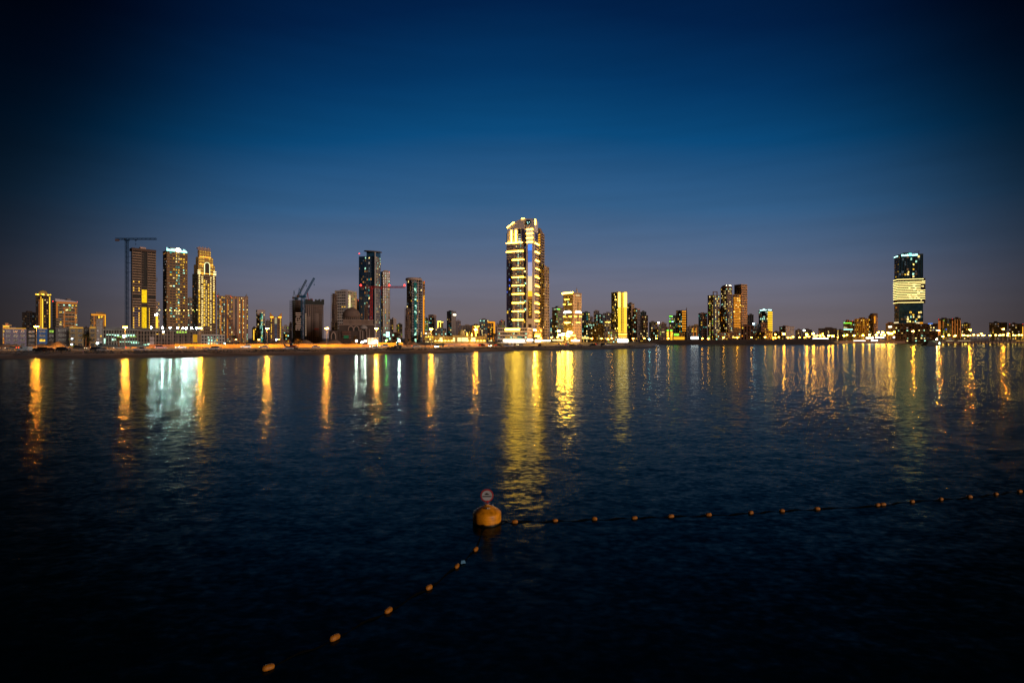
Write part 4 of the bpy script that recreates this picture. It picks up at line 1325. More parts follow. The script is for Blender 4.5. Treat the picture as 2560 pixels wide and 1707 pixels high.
for y in (573, 578.5, 583.5, 589, 594.5, 600, 605):
    t.part('glow_band', t.box(MB(), 'L', SL(1333.5), SL(1317), t.z(y + 1.0, 'L'), t.z(y - 1.0 + .2, 'L'), 1.6, 2.1), led('Y' if y in (573, 583.5, 594.5, 605) else 'k'), parent=pil)
for y in (776, 781.5, 786.5, 792, 797, 803) + (577, 583, 588, 594, 599, 604):
    t.part('porthole', t.box(MB(), 'L', SL(1319.6) if y > 700 else SL(1316.3), SL(1317.4) if y > 700 else SL(1314), t.z(y + 1.6, 'L'), t.z(y - 1.2, 'L'), 1.6, 1.78), wall((.03, .025, .05)), parent=pil)
em = t.part('round_emblem', MB().lathe([(.3, 0), (3.05, 0), (3.05, .35), (2.75, .5), (.3, .5)], (0, 0, 0), 24), glass((.01, .03, .035), .1))
em.location = (-1.75, SL(1322.5), t.z(556, 'L'))
em.rotation_euler = (0, math.radians(-90), 0)
for (dx, dz) in ((-1.2, .2), (1.3, .3), (.6, -1.2)):
    t.part('emblem_lamp', MB().box(-2.5, -2.3, SL(1322.5) + dx - .35, SL(1322.5) + dx + .35, t.z(556, 'L') + dz - .35, t.z(556, 'L') + dz + .35), led('c'), parent=None)
# crown wall with curved top
cw_ = MB()
arc = []
for k in range(13):
    px = 1312 - (1312 - 1268.5) * k / 12
    q_ = k / 12
    arc.append((SL(px), t.z(547 + 24 * q_ ** 1.7, 'L', SL(px))))
base_z = t.z(573, 'L', 0)
front = [(SL(1334), base_z)] + [(SL(1268.5), t.z(573, 'L', t.L))] + list(reversed(arc)) + [(SL(1334), t.z(547, 'L'))]
n0 = len(front)
cw_.v += [(-1.2, s_, z_) for s_, z_ in front] + [(1.2, s_, z_) for s_, z_ in front]
cw_.f += [tuple(range(n0)), tuple(reversed(range(n0, 2 * n0)))] + [(i, (i + 1) % n0, n0 + (i + 1) % n0, n0 + i) for i in range(n0)]
t.part('crown_wall', cw_, white)
for seg in (arc[7:13], arc[0:3]):
    ab = MB()
    for (sa, za), (sb, zb2) in zip(seg, seg[1:]):
        ab.bar((-1.5, sa, za + .3), (-1.5, sb, zb2 + .3), .42)
    t.part('crown_light', ab, led('Y'))
t.part('crown_light', t.box(MB(), 'R', -.6, .9, t.z(562), t.z(548), .1, .9), led('Y'))
t.part('crown_side', MB().box(-1.1, t.W * .9, .0, 1.6, ztop, ztop + 14), white)
# upper front below the crown
uf = t.box(MB(), 'L', SL(1312), SL(1268.5), t.z(606, 'L'), base_z + 1, -.35, .55)
uo = t.part('upper_front', uf, white)
for (a_, b_, ch) in ((1277.5, 1280, 'Y'), (1289, 1291.6, 'Y')):
    t.part('light_strip', t.box(MB(), 'L', SL(b_), SL(a_), t.z(604, 'L'), t.z(572, 'L'), .5, 1.1), led(ch), parent=uo)
t.part('upper_glass', t.box(MB(), 'L', SL(1302.5), SL(1296), t.z(605, 'L'), t.z(570, 'L'), .4, .7), glass((.03, .05, .08)), parent=uo)
t.part('upper_glass', t.box(MB(), 'L', SL(1311), SL(1304.5), t.z(605, 'L'), t.z(570, 'L'), .4, .7), navy, parent=uo)
for y in (583, 589, 594, 599):
    t.part('lit_window', t.box(MB(), 'L', SL(1302), SL(1296.5), t.z(y + 2.0, 'L'), t.z(y, 'L'), .6, .8), lamp((.9, .95, .75), 1.6 if y > 590 else .5), parent=uo)

# podium of the skyscraper
t = Bld('podium', 'white podium with dark window bands and glowing white canopy under the skyscraper', 1244, 1318, 1336, 822, 570, 72, 'podium')
t.core(glass((.03, .03, .05)))
t.facade('L', cw=3, fh=4.2, slab=.55, pier=.04, m=white, lit=(.45, 'cwyct'), rows=(1, 2), s0=0, s1=t.L)
t.facade('R', cw=3, fh=4.2, slab=.6, pier=.3, m=wall((.62, .45, .38)), lit=(.2, 'yw'))
t.roof(white, 1.4, 0)
t.band('L', 1263, 1299, 823.5, 1.6, 'Y', .8)
for k in range(4):
    a_, b_ = 1262 + k * 12.6, 1262 + k * 12.6 + 12
    t.part('canopy_light', t.box(MB(), 'L', t.sL(b_), t.sL(a_), t.z(853.2, 'L'), t.z(848.6, 'L'), 2, 5), lamp((1, .84, .52), 9.0))
t.part('canopy_roof', t.box(MB(), 'L', t.sL(1313), t.sL(1260), t.z(848.4, 'L'), t.z(847.6, 'L'), -.2, 6), white)
simple('podium_wing', 'yellow-lit podium wing at the right foot of the skyscraper', 1336.5, 1336.5, 1356, 823, 585, (.66, .45, .18), (.05, .03, .01), R=dict(lit=(.75, 'YyyW'), cw=3.2, fh=4.0, slab=.4, pier=.15), plant=.3, cat='podium',
       bands=[('R', 1337, 1350, 840, 1.6, 'Y'), ('R', 1337, 1352, 852, 2.6, 'W'), ('R', 1337, 1352, 835, .9, 'm')])
t = simple('apartment_tower', 'tall beige tower with golden upper balconies directly behind the skyscraper', 1337, 1351, 1361, 584, 650, (.36, .26, .22), (.025, .025, .03), a=60, L=dict(lit=(.5, 'yyow'), cw=2.6, slab=.42, pier=.1, m=(.55, .36, .10)), R=dict(lit=(.06, 'dy'), slab=.45, pier=.1, deep=.8), plant=0,
           bands=[('L', 1338, 1350.5, y, 1.2, 'a') for y in (588, 594, 600, 606, 612)])
tp = MB()
tp.prism([(.5, .5), (t.W, .5), (t.W, t.L), (.5, t.L)], t.ht, t.ht + 8, [(2.5, 3), (t.W * .6, 3), (t.W * .6, t.L * .9), (2.5, t.L * .9)])
t.part('sloped_top', tp, wall((.30, .20, .15)))
simple('apartment_tower', 'lower brown balcony tower at the right rear of the skyscraper', 1345, 1361, 1373, 668, 630, (.28, .21, .19), (.02, .02, .025), a=54, L=dict(lit=(.16, 'yodw'), cw=2.4, slab=.4, pier=.3), R=dict(lit=(.12, 'dpy'), slab=.35, pier=.4), plant=.5,
       bands=[('L', 1346, 1349.5, y, 1.3, 'a') for y in (760, 770, 780, 790, 800, 810)])

# ------------------------------------------------------------------ right of the skyscraper
simple('apartment_tower', 'grey tower with lime windows left of the yellow-topped tower', 1380, 1394, 1407.5, 770, 700, (.27, .22, .20), L=dict(lit=(.22, 'gcyw'), cw=2.6), R=dict(lit=(.2, 'gyd'), cw=2.6), bands=[('R', 1394, 1400, 773, 1.2, 'g')])
simple('apartment_tower', 'sliver of blue tower between skyscraper and grey lime-windowed tower', 1374.5, 1374.5, 1381, 799, 860, (.06, .10, .16), R=dict(lit=(.3, 'cw'), cw=3))
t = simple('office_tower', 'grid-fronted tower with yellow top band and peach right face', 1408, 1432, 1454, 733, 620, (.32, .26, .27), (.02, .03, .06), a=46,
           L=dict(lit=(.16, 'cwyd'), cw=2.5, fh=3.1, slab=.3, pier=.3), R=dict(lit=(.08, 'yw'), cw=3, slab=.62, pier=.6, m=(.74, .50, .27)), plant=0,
           bands=[('L', 1405.5, 1432, 732.6, 1.7, 'Y'), ('L', 1411, 1423, 748.5, 1.0, 'm'), ('L', 1408, 1413, 761, 1.1, 'm'), ('L', 1421.5, 1429, 760.5, 1.1, 'm'), ('L', 1409, 1428.5, 781, 1.5, 'W'), ('L', 1411, 1425, 778.5, 1.3, 'W'),
                  ('L', 1408, 1413, 791.5, 1.1, 'm'), ('L', 1422, 1429, 791, 1.1, 'm'), ('L', 1411.5, 1425, 806.5, 1.2, 'Y'), ('R', 1438, 1453.6, 781, 1.5, 'W'), ('R', 1440, 1450, 778.5, 1.3, 'W'), ('R', 1436, 1442, 791, 1.1, 'm'), ('R', 1448, 1454, 791.5, 1.1, 'm'), ('R', 1440, 1450, 806.5, 1.2, 'm'), ('R', 1440, 1449, 738.5, 1.0, 'k')])
sp_ = MB()
for q_ in ((-2.6, 0), (2.6, 0)):
    sp_.bar((t.W * .65 + q_[0], 3, t.ht), (t.W * .65, 3, t.ht + 6.5), .22)
sp_.bar((t.W * .65, 3, t.ht), (t.W * .65, 3, t.ht + 8), .2)
t.part('roof_mast', sp_, metal((.2, .15, .13)))
cs = MB()
for y in range(752, 812, 3):
    t.box(cs, 'R', t.sR(1442.5), t.sR(1447), t.z(y + 1.4), t.z(y), -.1, .06)
t.part('stair_windows', cs, glass((.05, .035, .03)), 'stuff')
t.part('street_canopy', t.box(MB(), 'L', -10, t.sL(1409), t.z(839.2), t.z(837.6), 6, 9), led('Y'))
simple('office_tower', 'dark teal tower with yellow floors right of the peach-faced tower', 1455, 1455, 1475, 783, 720, (.08, .10, .11), (.01, .03, .04), R=dict(lit=(.34, 'ytcgw'), cw=2.6), par=1.6)
simple('apartment_tower', 'small pale tower behind the dark teal tower', 1473, 1473, 1482, 794, 900, (.36, .28, .26), R=dict(lit=(.1, 'd'), cw=3))
simple('apartment_tower', 'tan-topped small tower in the second row near the teal tower', 1484, 1484, 1498, 779, 920, (.36, .27, .24), R=dict(lit=(.08, 'd'), cw=3), plant=.6)
simple('apartment_tower', 'black-topped tower with cyan middle floors', 1486, 1486, 1507, 787, 860, (.12, .11, .12), (.01, .02, .03), R=dict(lit=(.28, 'ctcd'), cw=2.8))
simple('apartment_block', 'grey domed block in the front row left of the framed grey block', 1472.5, 1472.5, 1490.5, 810, 700, (.30, .25, .25), R=dict(lit=(.15, 'dwc'), cw=2.4), plant=.6)
simple('apartment_block', 'grey block with pale vertical frame lines in the front row', 1491, 1491, 1509.5, 815, 690, (.28, .23, .23), R=dict(lit=(.12, 'dwy'), cw=2.6, pier=.6, slab=.3), strips=[('R', 1493, 817, 846, .6, 'p' if False else 'q'), ('R', 1507, 817, 846, .6, 'q')] * 0)
simple('apartment_tower', 'mauve-grey tower behind, left of the blazing yellow tower', 1507.5, 1507.5, 1529, 784, 820, (.26, .22, .24), R=dict(lit=(.18, 'dycw'), cw=2.6))
simple('apartment_block', 'block with bright yellow rooftop lamps left of the blazing yellow tower', 1511, 1511, 1528, 804, 700, (.27, .2, .17), R=dict(lit=(.28, 'ydw'), cw=2.4), bands=[('R', 1514, 1526, 805, .9, 'm')])
simple('office_block', 'low glass office with cyan floors at the foot of the blazing tower', 1519, 1519, 1543, 830, 620, (.16, .16, .15), (.02, .04, .04), R=dict(lit=(.6, 'ccgwy'), cw=2.6, fh=3), plant=.2, cat='building')
t = simple('glowing_tower', 'blazing yellow-white lit tower with grey left face', 1528, 1545, 1567, 731, 660, (.20, .20, .24), (.03, .035, .055), a=38,
           L=dict(lit=(.20, 'yyY'), cw=2.4, slab=.12, pier=.12), R=dict(lit=(0, 'y'), cw=3, slab=.5, pier=.3, m=(.75, .55, .16)), plant=0)
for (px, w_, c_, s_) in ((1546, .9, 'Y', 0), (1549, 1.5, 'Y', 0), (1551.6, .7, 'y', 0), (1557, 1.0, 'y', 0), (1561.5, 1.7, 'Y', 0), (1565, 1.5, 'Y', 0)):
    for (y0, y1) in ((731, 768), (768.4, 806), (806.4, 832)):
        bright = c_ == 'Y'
        t.strip('R', px, y0, y1, w_ * (1.15 if y1 < 800 else .9), ('m' if y1 < 800 else 'y') if bright else 'G', .6)  # columns glow themselves in place of floodlighting on this face
dk = MB()
for y in range(740, 826, 3):
    for px in (1553.6, 1555.4):
        t.box(dk, 'R', t.sR(px), t.sR(px + .8), t.z(y + 1.4), t.z(y), -.2, .12)
t.part('stair_windows', dk, wall((.12, .06, .02)), 'stuff')
t.band('R', 1546, 1566, 835.5, .8, 'm', .9)
t.band('R', 1545.5, 1566.5, 840.5, 1.6, 'a', .8)
for k in range(3):
    t.part('entrance_light', t.box(MB(), 'R', t.sR(1544 + k * 8), t.sR(1551.4 + k * 8), t.z(856), t.z(847.5), .2, 2), lamp((1, .92, .75), 9.0))
simple('apartment_tower', 'grey-brown tower with scattered cyan windows just right of the blazing tower', 1567.5, 1578, 1586, 760, 800, (.28, .22, .20), a=52, L=dict(lit=(.24, 'cwydg'), cw=2.6), R=dict(lit=(.03, 'y'), m=(.58, .36, .22), slab=.6, pier=.6))
simple('apartment_tower', 'pink tower with dark brow and white windows, third right of the blazing tower', 1581, 1593, 1600.5, 774.5, 760, (.46, .30, .27), a=58, L=dict(lit=(.2, 'wcdy'), cw=2.4), R=dict(lit=(.05, 'd'), m=(.2, .15, .15)), par=2)
simple('apartment_tower', 'brown tower with small glazed teal penthouse', 1600.5, 1600.5, 1620, 790, 780, (.24, .16, .13), R=dict(lit=(.22, 'dydw'), cw=2.3), plant=0)
simple('penthouse', 'teal glazed penthouse volume rising behind the brown tower', 1601, 1601, 1616, 781, 800, (.2, .2, .22), (.01, .06, .06), R=dict(lit=(.12, 'tc'), cw=2.6), cat='apartment tower')
simple('apartment_tower', 'cream tower with dark flat roof standing at the inlet mouth', 1622.5, 1626.5, 1643, 807, 800, (.52, .42, .30), L=dict(m=(.75, .60, .38), lit=(0, 'y')), R=dict(lit=(.12, 'yw'), cw=2.4), par=1.4)
simple('apartment_block', 'dark mauve block in front of the cream tower', 1627.5, 1627.5, 1647, 817.5, 720, (.17, .13, .15), R=dict(lit=(.16, 'dwyc'), cw=2.5))
simple('apartment_block', 'brown block with thin lit left edge and white roof lamp', 1647.5, 1649, 1666.5, 810, 740, (.22, .15, .13), L=dict(m=(.6, .42, .25), lit=(0, 'y')), R=dict(lit=(.2, 'ywgd'), cw=2.5))
simple('apartment_block', 'block framed in orange with two green-topped light columns', 1664.5, 1664.5, 1683, 818.5, 700, (.30, .19, .13), (.05, .03, .02), R=dict(lit=(.12, 'yo'), cw=2.4), plant=0,
       strips=[('R', 1669.5, 828, 850, 2.6, 'a'), ('R', 1678.5, 828, 850, 2.6, 'a'), ('R', 1669.5, 824.5, 827.8, 2.6, 'g'), ('R', 1678.5, 824.5, 827.8, 2.6, 'g')], bands=[('R', 1667, 1672, 833, 1.2, 'm'), ('R', 1676, 1681.5, 833.5, 1.2, 'm'), ('R', 1667, 1672, 838.5, 1.0, 'm'), ('R', 1676, 1681, 838.5, 1.0, 'm')])
simple('office_tower', 'dark green-topped tower behind the orange-framed block', 1672.5, 1672.5, 1693, 789.5, 860, (.10, .10, .10), (.02, .025, .025), R=dict(lit=(.2, 'gwcd'), cw=3), plant=0, bands=[('R', 1673, 1681, 790.5, 1.6, 'g'), ('R', 1673, 1677.5, 803.5, 2.0, 'g'), ('R', 1679, 1683.5, 804, 1.4, 'c')])
t = simple('apartment_tower', 'tower with two bright orange vertical stripes and spiked corner', 1690, 1705, 1717.5, 777, 740, (.20, .16, .15), (.02, .03, .04), a=50, L=dict(lit=(.24, 'cywt'), cw=2.6), R=dict(lit=(.06, 'd'), slab=.45, pier=.1, deep=.5), plant=0, strips=[('R', 1707.5, 777, 828, 2.2, 'o'), ('R', 1712.6, 777, 828, 2.2, 'o')], bands=[('L', 1695, 1703, 815, .8, 'a')])  # the orange stripes are floodlit wall, put in as glow
t.part('corner_spike', MB().prism([(t.W - 3, .2), (t.W, .2), (t.W, 3)], t.ht, t.ht + 5.5, [(t.W - .6, .2), (t.W, .2), (t.W, .6)]), wall((.10, .07, .08)))
simple('shop_row', 'low green-roofed shop row glowing yellow under the orange-striped tower', 1684, 1684, 1712, 834.5, 640, (.45, .28, .07), (.1, .06, .01), R=dict(lit=(.5, 'yYo'), cw=3), plant=0, cat='building', bands=[('R', 1685, 1697, 836.5, 2.4, 'g'), ('R', 1684, 1711, 845.5, 3.0, 'a')])
simple('apartment_block', 'pale teal-edged block right of the orange-striped tower', 1718, 1718, 1728.5, 817.5, 860, (.36, .30, .31), R=dict(lit=(.08, 'dt'), cw=3, slab=.45, pier=.1))
simple('apartment_block', 'tan twin-column block with arched roof', 1728.5, 1728.5, 1746, 815, 840, (.45, .32, .17), R=dict(lit=(.16, 'yyd'), cw=3), plant=.6, strips=[('R', 1733.5, 818, 842, 1.6, 'e'), ('R', 1741.5, 818, 842, 1.6, 'e')])
simple('office_tower', 'narrow teal-sided tower with dark cap left of the three tall right towers', 1746, 1751, 1768, 786, 760, (.34, .21, .17), (.01, .05, .08), L=dict(lit=(.10, 't'), slab=.05, pier=.05, m=(.02, .06, .09)), R=dict(lit=(.16, 'tcyd'), cw=3), par=2.2)
bb = Bld('billboard', 'blank white illuminated billboard near the three tall right towers', 1727, 1727, 1746, 841.5, 600, None, 'billboard', None, 1.5)
bb.part('lit_panel', MB().box(0, bb.W, -.1, .3, bb.ht - 2.9, bb.ht), lamp((1, .97, .95), 3.5))
for x in (.1, .5, .9):
    bb.part('post', MB().box(bb.W * x - .15, bb.W * x + .15, .3, .6, 0, bb.ht - 2.9), metal((.15, .12, .1)))
# --- three tall towers
t = simple('apartment_tower', 'left of the three tall right towers, with square roof frame', 1769, 1783, 1799.5, 739, 700, (.20, .15, .14), (.015, .015, .02), a=42, L=dict(lit=(.34, 'ywyg'), cw=2.5, fh=3.1), R=dict(lit=(.36, 'ywwc'), cw=2.6, fh=3.1), plant=0)
rf = MB()
for x in (1.0, 7.5):
    rf.box(x, x + 1, 1, 2, t.ht, t.ht + 5)
rf.box(1, 8.5, 1, 2, t.ht + 5, t.ht + 6)
t.part('roof_frame', rf, wall((.12, .07, .07)))
t.part('dark_recess', t.box(MB(), 'R', .2, 3.4, 0, t.ht - 2, -.35, .16), glass((.012, .012, .03)))
t = simple('apartment_tower', 'middle of the three tall right towers, domed dark top with white lamps', 1801.5, 1817, 1830.5, 720, 715, (.20, .145, .13), (.015, .015, .02), a=46, L=dict(lit=(.30, 'wycw'), cw=2.5, fh=3.1), R=dict(lit=(.34, 'wwyc'), cw=2.6, fh=3.1), plant=0)
t.part('domed_top', MB().lathe([(7, 0), (7, 2.2), (5, 4), (2.5, 5), (.3, 5.4)], (t.W * .5, t.L * .5, t.ht), 16), wall((.16, .09, .07)))
for (x, y) in ((1.5, 2), (t.W - 2, 1), (t.W * .5, .5)):
    t.part('roof_lamp', MB().lathe([(.3, 0), (.8, .6), (.8, 1.2), (.2, 1.8)], (x, y, t.ht + 2.6), 8), led('W'))
t.part('dark_recess', t.box(MB(), 'R', .2, 2.8, 0, t.ht * .55, -.35, .16), glass((.012, .015, .035)))
simple('linking_block', 'dark block linking the left and middle tall right towers', 1797, 1797, 1812, 773, 705, (.12, .09, .09), (.015, .012, .015), R=dict(lit=(.2, 'wyo'), cw=2.5), cat='apartment tower')
t = simple('apartment_tower', 'right of the three tall right towers, amber-lit with taller tan wing', 1831, 1833.5, 1852, 738, 690, (.62, .34, .12), (.04, .03, .02), L=dict(m=(.35, .2, .15), lit=(.1, 'w')), R=dict(lit=(.16, 'yYwo'), cw=2.6, fh=3.0, slab=.42, pier=.1, dens=lambda x, y: 1.6 if y > .45 else .5), plant=0,
           bands=[('R', 1835, 1851, y, .75, 'o') for y in range(745, 818, 4)])  # glowing bands added to make the front look floodlit
t = simple('apartment_tower', 'tan ribbed wing rising behind the amber-lit tower', 1835.5, 1853, 1868, 712, 720, (.50, .30, .16), (.06, .04, .03), a=48, L=dict(m=(.20, .15, .12), lit=(0, 'y'), slab=.5, pier=.2), R=dict(lit=(.03, 'y'), cw=3, fh=3.2, slab=.55, pier=.06, deep=.5), par=1, plant=0)
simple('tower_podium', 'long podium joining the three tall right towers', 1789, 1789, 1851, 833, 670, (.34, .22, .16), (.03, .025, .02), R=dict(lit=(.28, 'wydc'), cw=2.4, fh=2.8, pier=.3), plant=0, cat='podium', bands=[('R', 1831, 1848, 843.5, .6, 'm')])
# --- right of the three towers
simple('apartment_tower', 'small dark tower right behind the tan ribbed wing', 1868, 1868, 1884, 788.5, 860, (.10, .10, .12), (.02, .03, .05), R=dict(lit=(.14, 'ctd'), cw=3))
simple('apartment_block', 'brown ribbed block in front of the tan wing', 1852, 1852, 1884, 815.5, 690, (.20, .10, .08), (.02, .015, .015), R=dict(lit=(.04, 'yo'), cw=3.6, slab=.1, pier=.45, deep=.3))
simple('apartment_block', 'grey-blue block with white roof lamp right of the brown ribbed block', 1882, 1882, 1903, 811, 780, (.24, .21, .24), R=dict(lit=(.14, 'dcw'), cw=2.6, pier=.45), plant=.3)
simple('apartment_block', 'peach block in front of the yellow-edged tower', 1902.5, 1902.5, 1919, 810, 770, (.46, .28, .20), R=dict(lit=(.12, 'dy'), cw=2.4))
t = simple('office_tower', 'dark tower with white rooftop light and solid yellow right edge', 1896.5, 1920, 1931, 777, 800, (.05, .07, .08), (.015, .03, .04), a=60, L=dict(lit=(.2, 'cwcp'), cw=2.8, slab=.1, pier=.1), R=dict(lit=(0, 'y'), cw=3, slab=.72, pier=0, glowm='G', deep=.3), plant=0,  # floodlit yellow side imitated by floor bands that glow
           bands=[('L', 1900, 1916, 775.5, 1.2, 'c'), ('R', 1920.3, 1928.5, 775, 1.6, 'c')])
t.part('rooftop_light', MB().lathe([(.6, 0), (2.2, .8), (1.6, 1.8), (.3, 2.6)], (1.5, t.L * .5, t.ht + 1), 10), led('c'))
simple('apartment_block', 'low block with yellow windows beneath the yellow-edged tower', 1912, 1912, 1931, 829, 690, (.30, .20, .13), R=dict(lit=(.5, 'yyd'), cw=2.2, fh=2.6), plant=.2)
simple('apartment_block', 'low brown block left of the yellow-windowed low block', 1888, 1888, 1912, 832, 700, (.20, .15, .13), R=dict(lit=(.22, 'ydg'), cw=2.4, fh=2.8), plant=.2)
simple('apartment_block', 'lone grey-mauve block standing apart beyond the dark bank', 1948, 1964, 1985.5, 818, 820, (.26, .19, .19), a=36, L=dict(lit=(.10, 'ydc')), R=dict(lit=(.04, 'd'), m=(.34, .25, .25), pier=.5), plant=.4, par=1.4)
for i, (a_, b_, y, lb) in enumerate(((1932, 1948, 831, 'low hazy block left of the lone grey-mauve block'), (1988, 2004, 826, 'low hazy block right of the lone grey-mauve block'), (2005, 2030, 825.5, 'low hazy block left of the long brown block'), (2046, 2092, 822, 'long brown hazy block above the white petrol canopy'), (2092, 2108, 826, 'low dark block left of the green-banded building'))):
    simple('apartment_block', lb, a_, a_, b_, y, 900 + 20 * i, (.20, .14, .13), R=dict(lit=(.14, 'dydw'), cw=3), plant=.4)
# --- far right
simple('office_block', 'building with green light bands and red roof beacons', 2108.5, 2108.5, 2136, 804, 820, (.10, .09, .10), (.015, .03, .03), R=dict(lit=(.22, 'cgyd'), cw=2.8), plant=.3, cat='building', bands=[('R', 2109, 2129, 807.5, 1.3, 'g'), ('R', 2109, 2118, 819, 1.2, 'k'), ('R', 2109, 2132, 823.5, 1.0, 'c')], beacons=(2119, 2124, 2131))
simple('apartment_tower', 'olive-lit ribbed tower right of the green-banded building', 2136.5, 2136.5, 2172, 798.5, 810, (.34, .24, .18), R=dict(lit=(.26, 'gydyw'), cw=2.5, pier=.5, slab=.25), plant=.4)
t = simple('apartment_tower', 'dark tower with slanted top and orange-lit edge', 2171, 2184, 2194.5, 791, 800, (.11, .08, .085), a=50, L=dict(lit=(.16, 'cyw')), R=dict(lit=(.05, 'd'), m=(.34, .2, .16)), plant=0, strips=[('R', 2187, 790, 808, 1.8, 'o')])
t.part('slanted_top', MB().prism([(0, 0), (t.W, 0), (t.W, t.L), (0, t.L)], t.ht, t.ht + 5, [(t.W * .1, .2), (t.W, .2), (t.W, t.L), (t.W * .5, t.L)]), wall((.09, .06, .07)))
simple('apartment_block', 'brown low block at the left foot of the striped glass skyscraper', 2214.5, 2214.5, 2238, 810, 800, (.17, .10, .085), R=dict(lit=(.08, 'dw'), cw=3), plant=.6, bands=[('R', 2221, 2229.5, 817, 2.0, 'W')])

# ------------------------------------------------------------------ glass skyscraper with light stripes on the right
t = Bld('skyscraper', 'lone dark glass skyscraper at the right wrapped in pale yellow light stripes', 2235.5, 2246, 2308, 640, 760, 20, 'skyscraper')
t.core(glass((.022, .065, .11), .22))
t.facade('L', cw=4, fh=3.6, slab=.25, pier=.1, m=wall((.05, .045, .05)), lit=(.08, 'yod'))
t.facade('R', cw=3.4, fh=3.6, slab=.05, pier=.05, m=wall((.025, .04, .05)), lit=(.42, 'ywwcY'), z0=t.z(812), z1=t.z(778), dens=lambda x, y: 1.0 if .35 < x else .1)
t.facade('R', cw=3.4, fh=3.6, slab=.05, pier=.05, m=wall((.025, .04, .05)), lit=(.20, 'ywwcY'), z0=t.z(695), dens=lambda x, y: 1.3 if .35 < x < .75 and y < .7 else .4)
vb = MB()
for px in (2264.5, 2286, 2291):
    for k in range(14):
        y = 645 + k * 3.0
        t.box(vb, 'R', t.sR(px), t.sR(px + 3.2), t.z(y + 1.6), t.z(y), -.2, .12)
t.part('balcony_openings', vb, wall((.012, .015, .025)), 'stuff')
# belly block
t.part('stripe_volume', MB().box(-1.2, t.W + 2.2, -1.2, t.L * .9, t.z(759.5), t.z(697)), wall((.05, .04, .035)))
SY = [(699, 0, 1.0), (705.5, 0, 1.04), (709.7, 0, 1.04), (714, 0, .88), (718.3, 0, .88), (722.6, 0, .88), (726.8, 0, 1.04), (731.2, 0, 1.04), (735.4, 0, 1.04), (739.6, 0, 1.04), (744, 0, 1.04), (748.2, 0, 1.04), (756.8, 0, 1.0)]
LS = lamp((1, .80, .26), 4.0)
for (y, a_, b_) in SY:
    zz = t.z(y)
    st_ = t.box(MB(), 'R', -1.9, t.W * b_ + (.6 if b_ > 1 else 0), zz - .22, zz + .22, 1.15, 1.45)
    t.box(st_, 'L', -1.15, t.L, zz - .22, zz + .22, 1.15, 1.45)
    t.part('light_stripe', st_, LS)
lw = MB()
for k in range(26):
    y = 703 + t.rnd.randrange(12) * 4.3
    a_ = t.rnd.uniform(.3, .95) * t.W
    t.pane(lw, 'R', a_, a_ + t.rnd.uniform(1.5, 4), t.z(y + 2.6), t.z(y), 1.3)
t.part('lit_windows', lw, win_mat('w'), 'stuff')
t.roof(wall((.03, .05, .06)), 2.0, 0)
t.part('roof_block', MB().box(t.sR(2262), t.sR(2281), 3, 14, t.ht, t.ht + 5), wall((.04, .06, .06)))
for (a_, b_) in ((2253.5, 2273), (2279, 2294)):
    sg = t.part('roof_sign', t.box(MB(), 'R', t.sR(a_), t.sR(b_), t.ht - .6, t.ht + .2, .15, .6), led('c'))
    n = 7
    for k in range(n):
        x0 = t.sR(a_) + (t.sR(b_) - t.sR(a_)) * k / n
        t.part('sign_letter', t.box(MB(), 'R', x0 + .1, x0 + (t.sR(b_) - t.sR(a_)) / n * .72, t.ht + .1, t.ht + t.rnd.uniform(1.0, 2.4), .2, .58), led('c'), parent=sg)
t.part('sign_emblem', t.box(MB(), 'R', t.sR(2272), t.sR(2278), t.ht - .6, t.ht + 3.2, .2, .7), led('t'))
t.part('side_sign', t.box(MB(), 'L', 1, t.L - .5, t.ht - .7, t.ht + .6, .15, .6), led('c'))
crn = MB().bar((t.sR(2300), 4, t.ht), (t.sR(2300), 4, t.ht + 6), .35)
crn.bar((t.sR(2288), 4, t.ht + 6), (t.sR(2303), 4, t.ht + 6.4), .35)
t.part('roof_cradle', crn, metal((.03, .03, .035)))
t.band('L', 2236, 2246, 806.5, 1.8, 'k', .6)
t.band('R', 2280, 2290, 807.5, 2.4, 'k', .6)
t.band('R', 2290.5, 2298.5, 807.5, 2.4, 'k', .6)
t.band('R', 2299, 2307, 807.5, 2.4, 'o', .6)
simple('parking_building', 'long low parking building with rows of white lamps under the striped skyscraper', 2237, 2237, 2345, 811.5, 740, (.085, .065, .06), (.01, .01, .012), R=dict(lit=(.26, 'wcwp'), cw=3.2, fh=3.7, slab=.45, pier=.25), plant=.2, cat='parking building',
       strips=[('R', 2256.5, 814, 840, 1.4, 'k')] * 0, bands=[('R', 2320, 2332, 809, 1.2, 'b')])
simple('apartment_tower', 'pale green-edged tower with blue lights right of the parking building', 2345.5, 2345.5, 2379, 799, 790, (.22, .22, .18), R=dict(lit=(.22, 'gyybd'), cw=2.8, pier=.35), plant=.4, beacons=(2346.5,), strips=[('R', 2348.5, 802, 838, 3.0, 'e'), ('R', 2358, 802, 820, .8, 'e')], par=1.4)
simple('apartment_tower', 'red-striped dark tower with red beacon at far right', 2379, 2379, 2402, 797.5, 800, (.13, .085, .08), R=dict(lit=(.12, 'ydo'), cw=3), plant=.4, beacons=(2381,), strips=[('R', 2381, 801, 845, .8, 'e'), ('R', 2387.5, 801, 845, .8, 'e'), ('R', 2394, 801, 845, .6, 'e'), ('R', 2401, 801, 845, .8, 'e')])
simple('apartment_block', 'lower dark block right of the red-striped tower', 2402.5, 2402.5, 2426.5, 810.5, 820, (.12, .085, .075), R=dict(lit=(.14, 'dyw'), cw=3))
simple('apartment_block', 'dim brown block standing alone at far right', 2473, 2473, 2518, 808, 820, (.085, .06, .055), R=dict(lit=(.08, 'dydp'), cw=3), plant=.2)
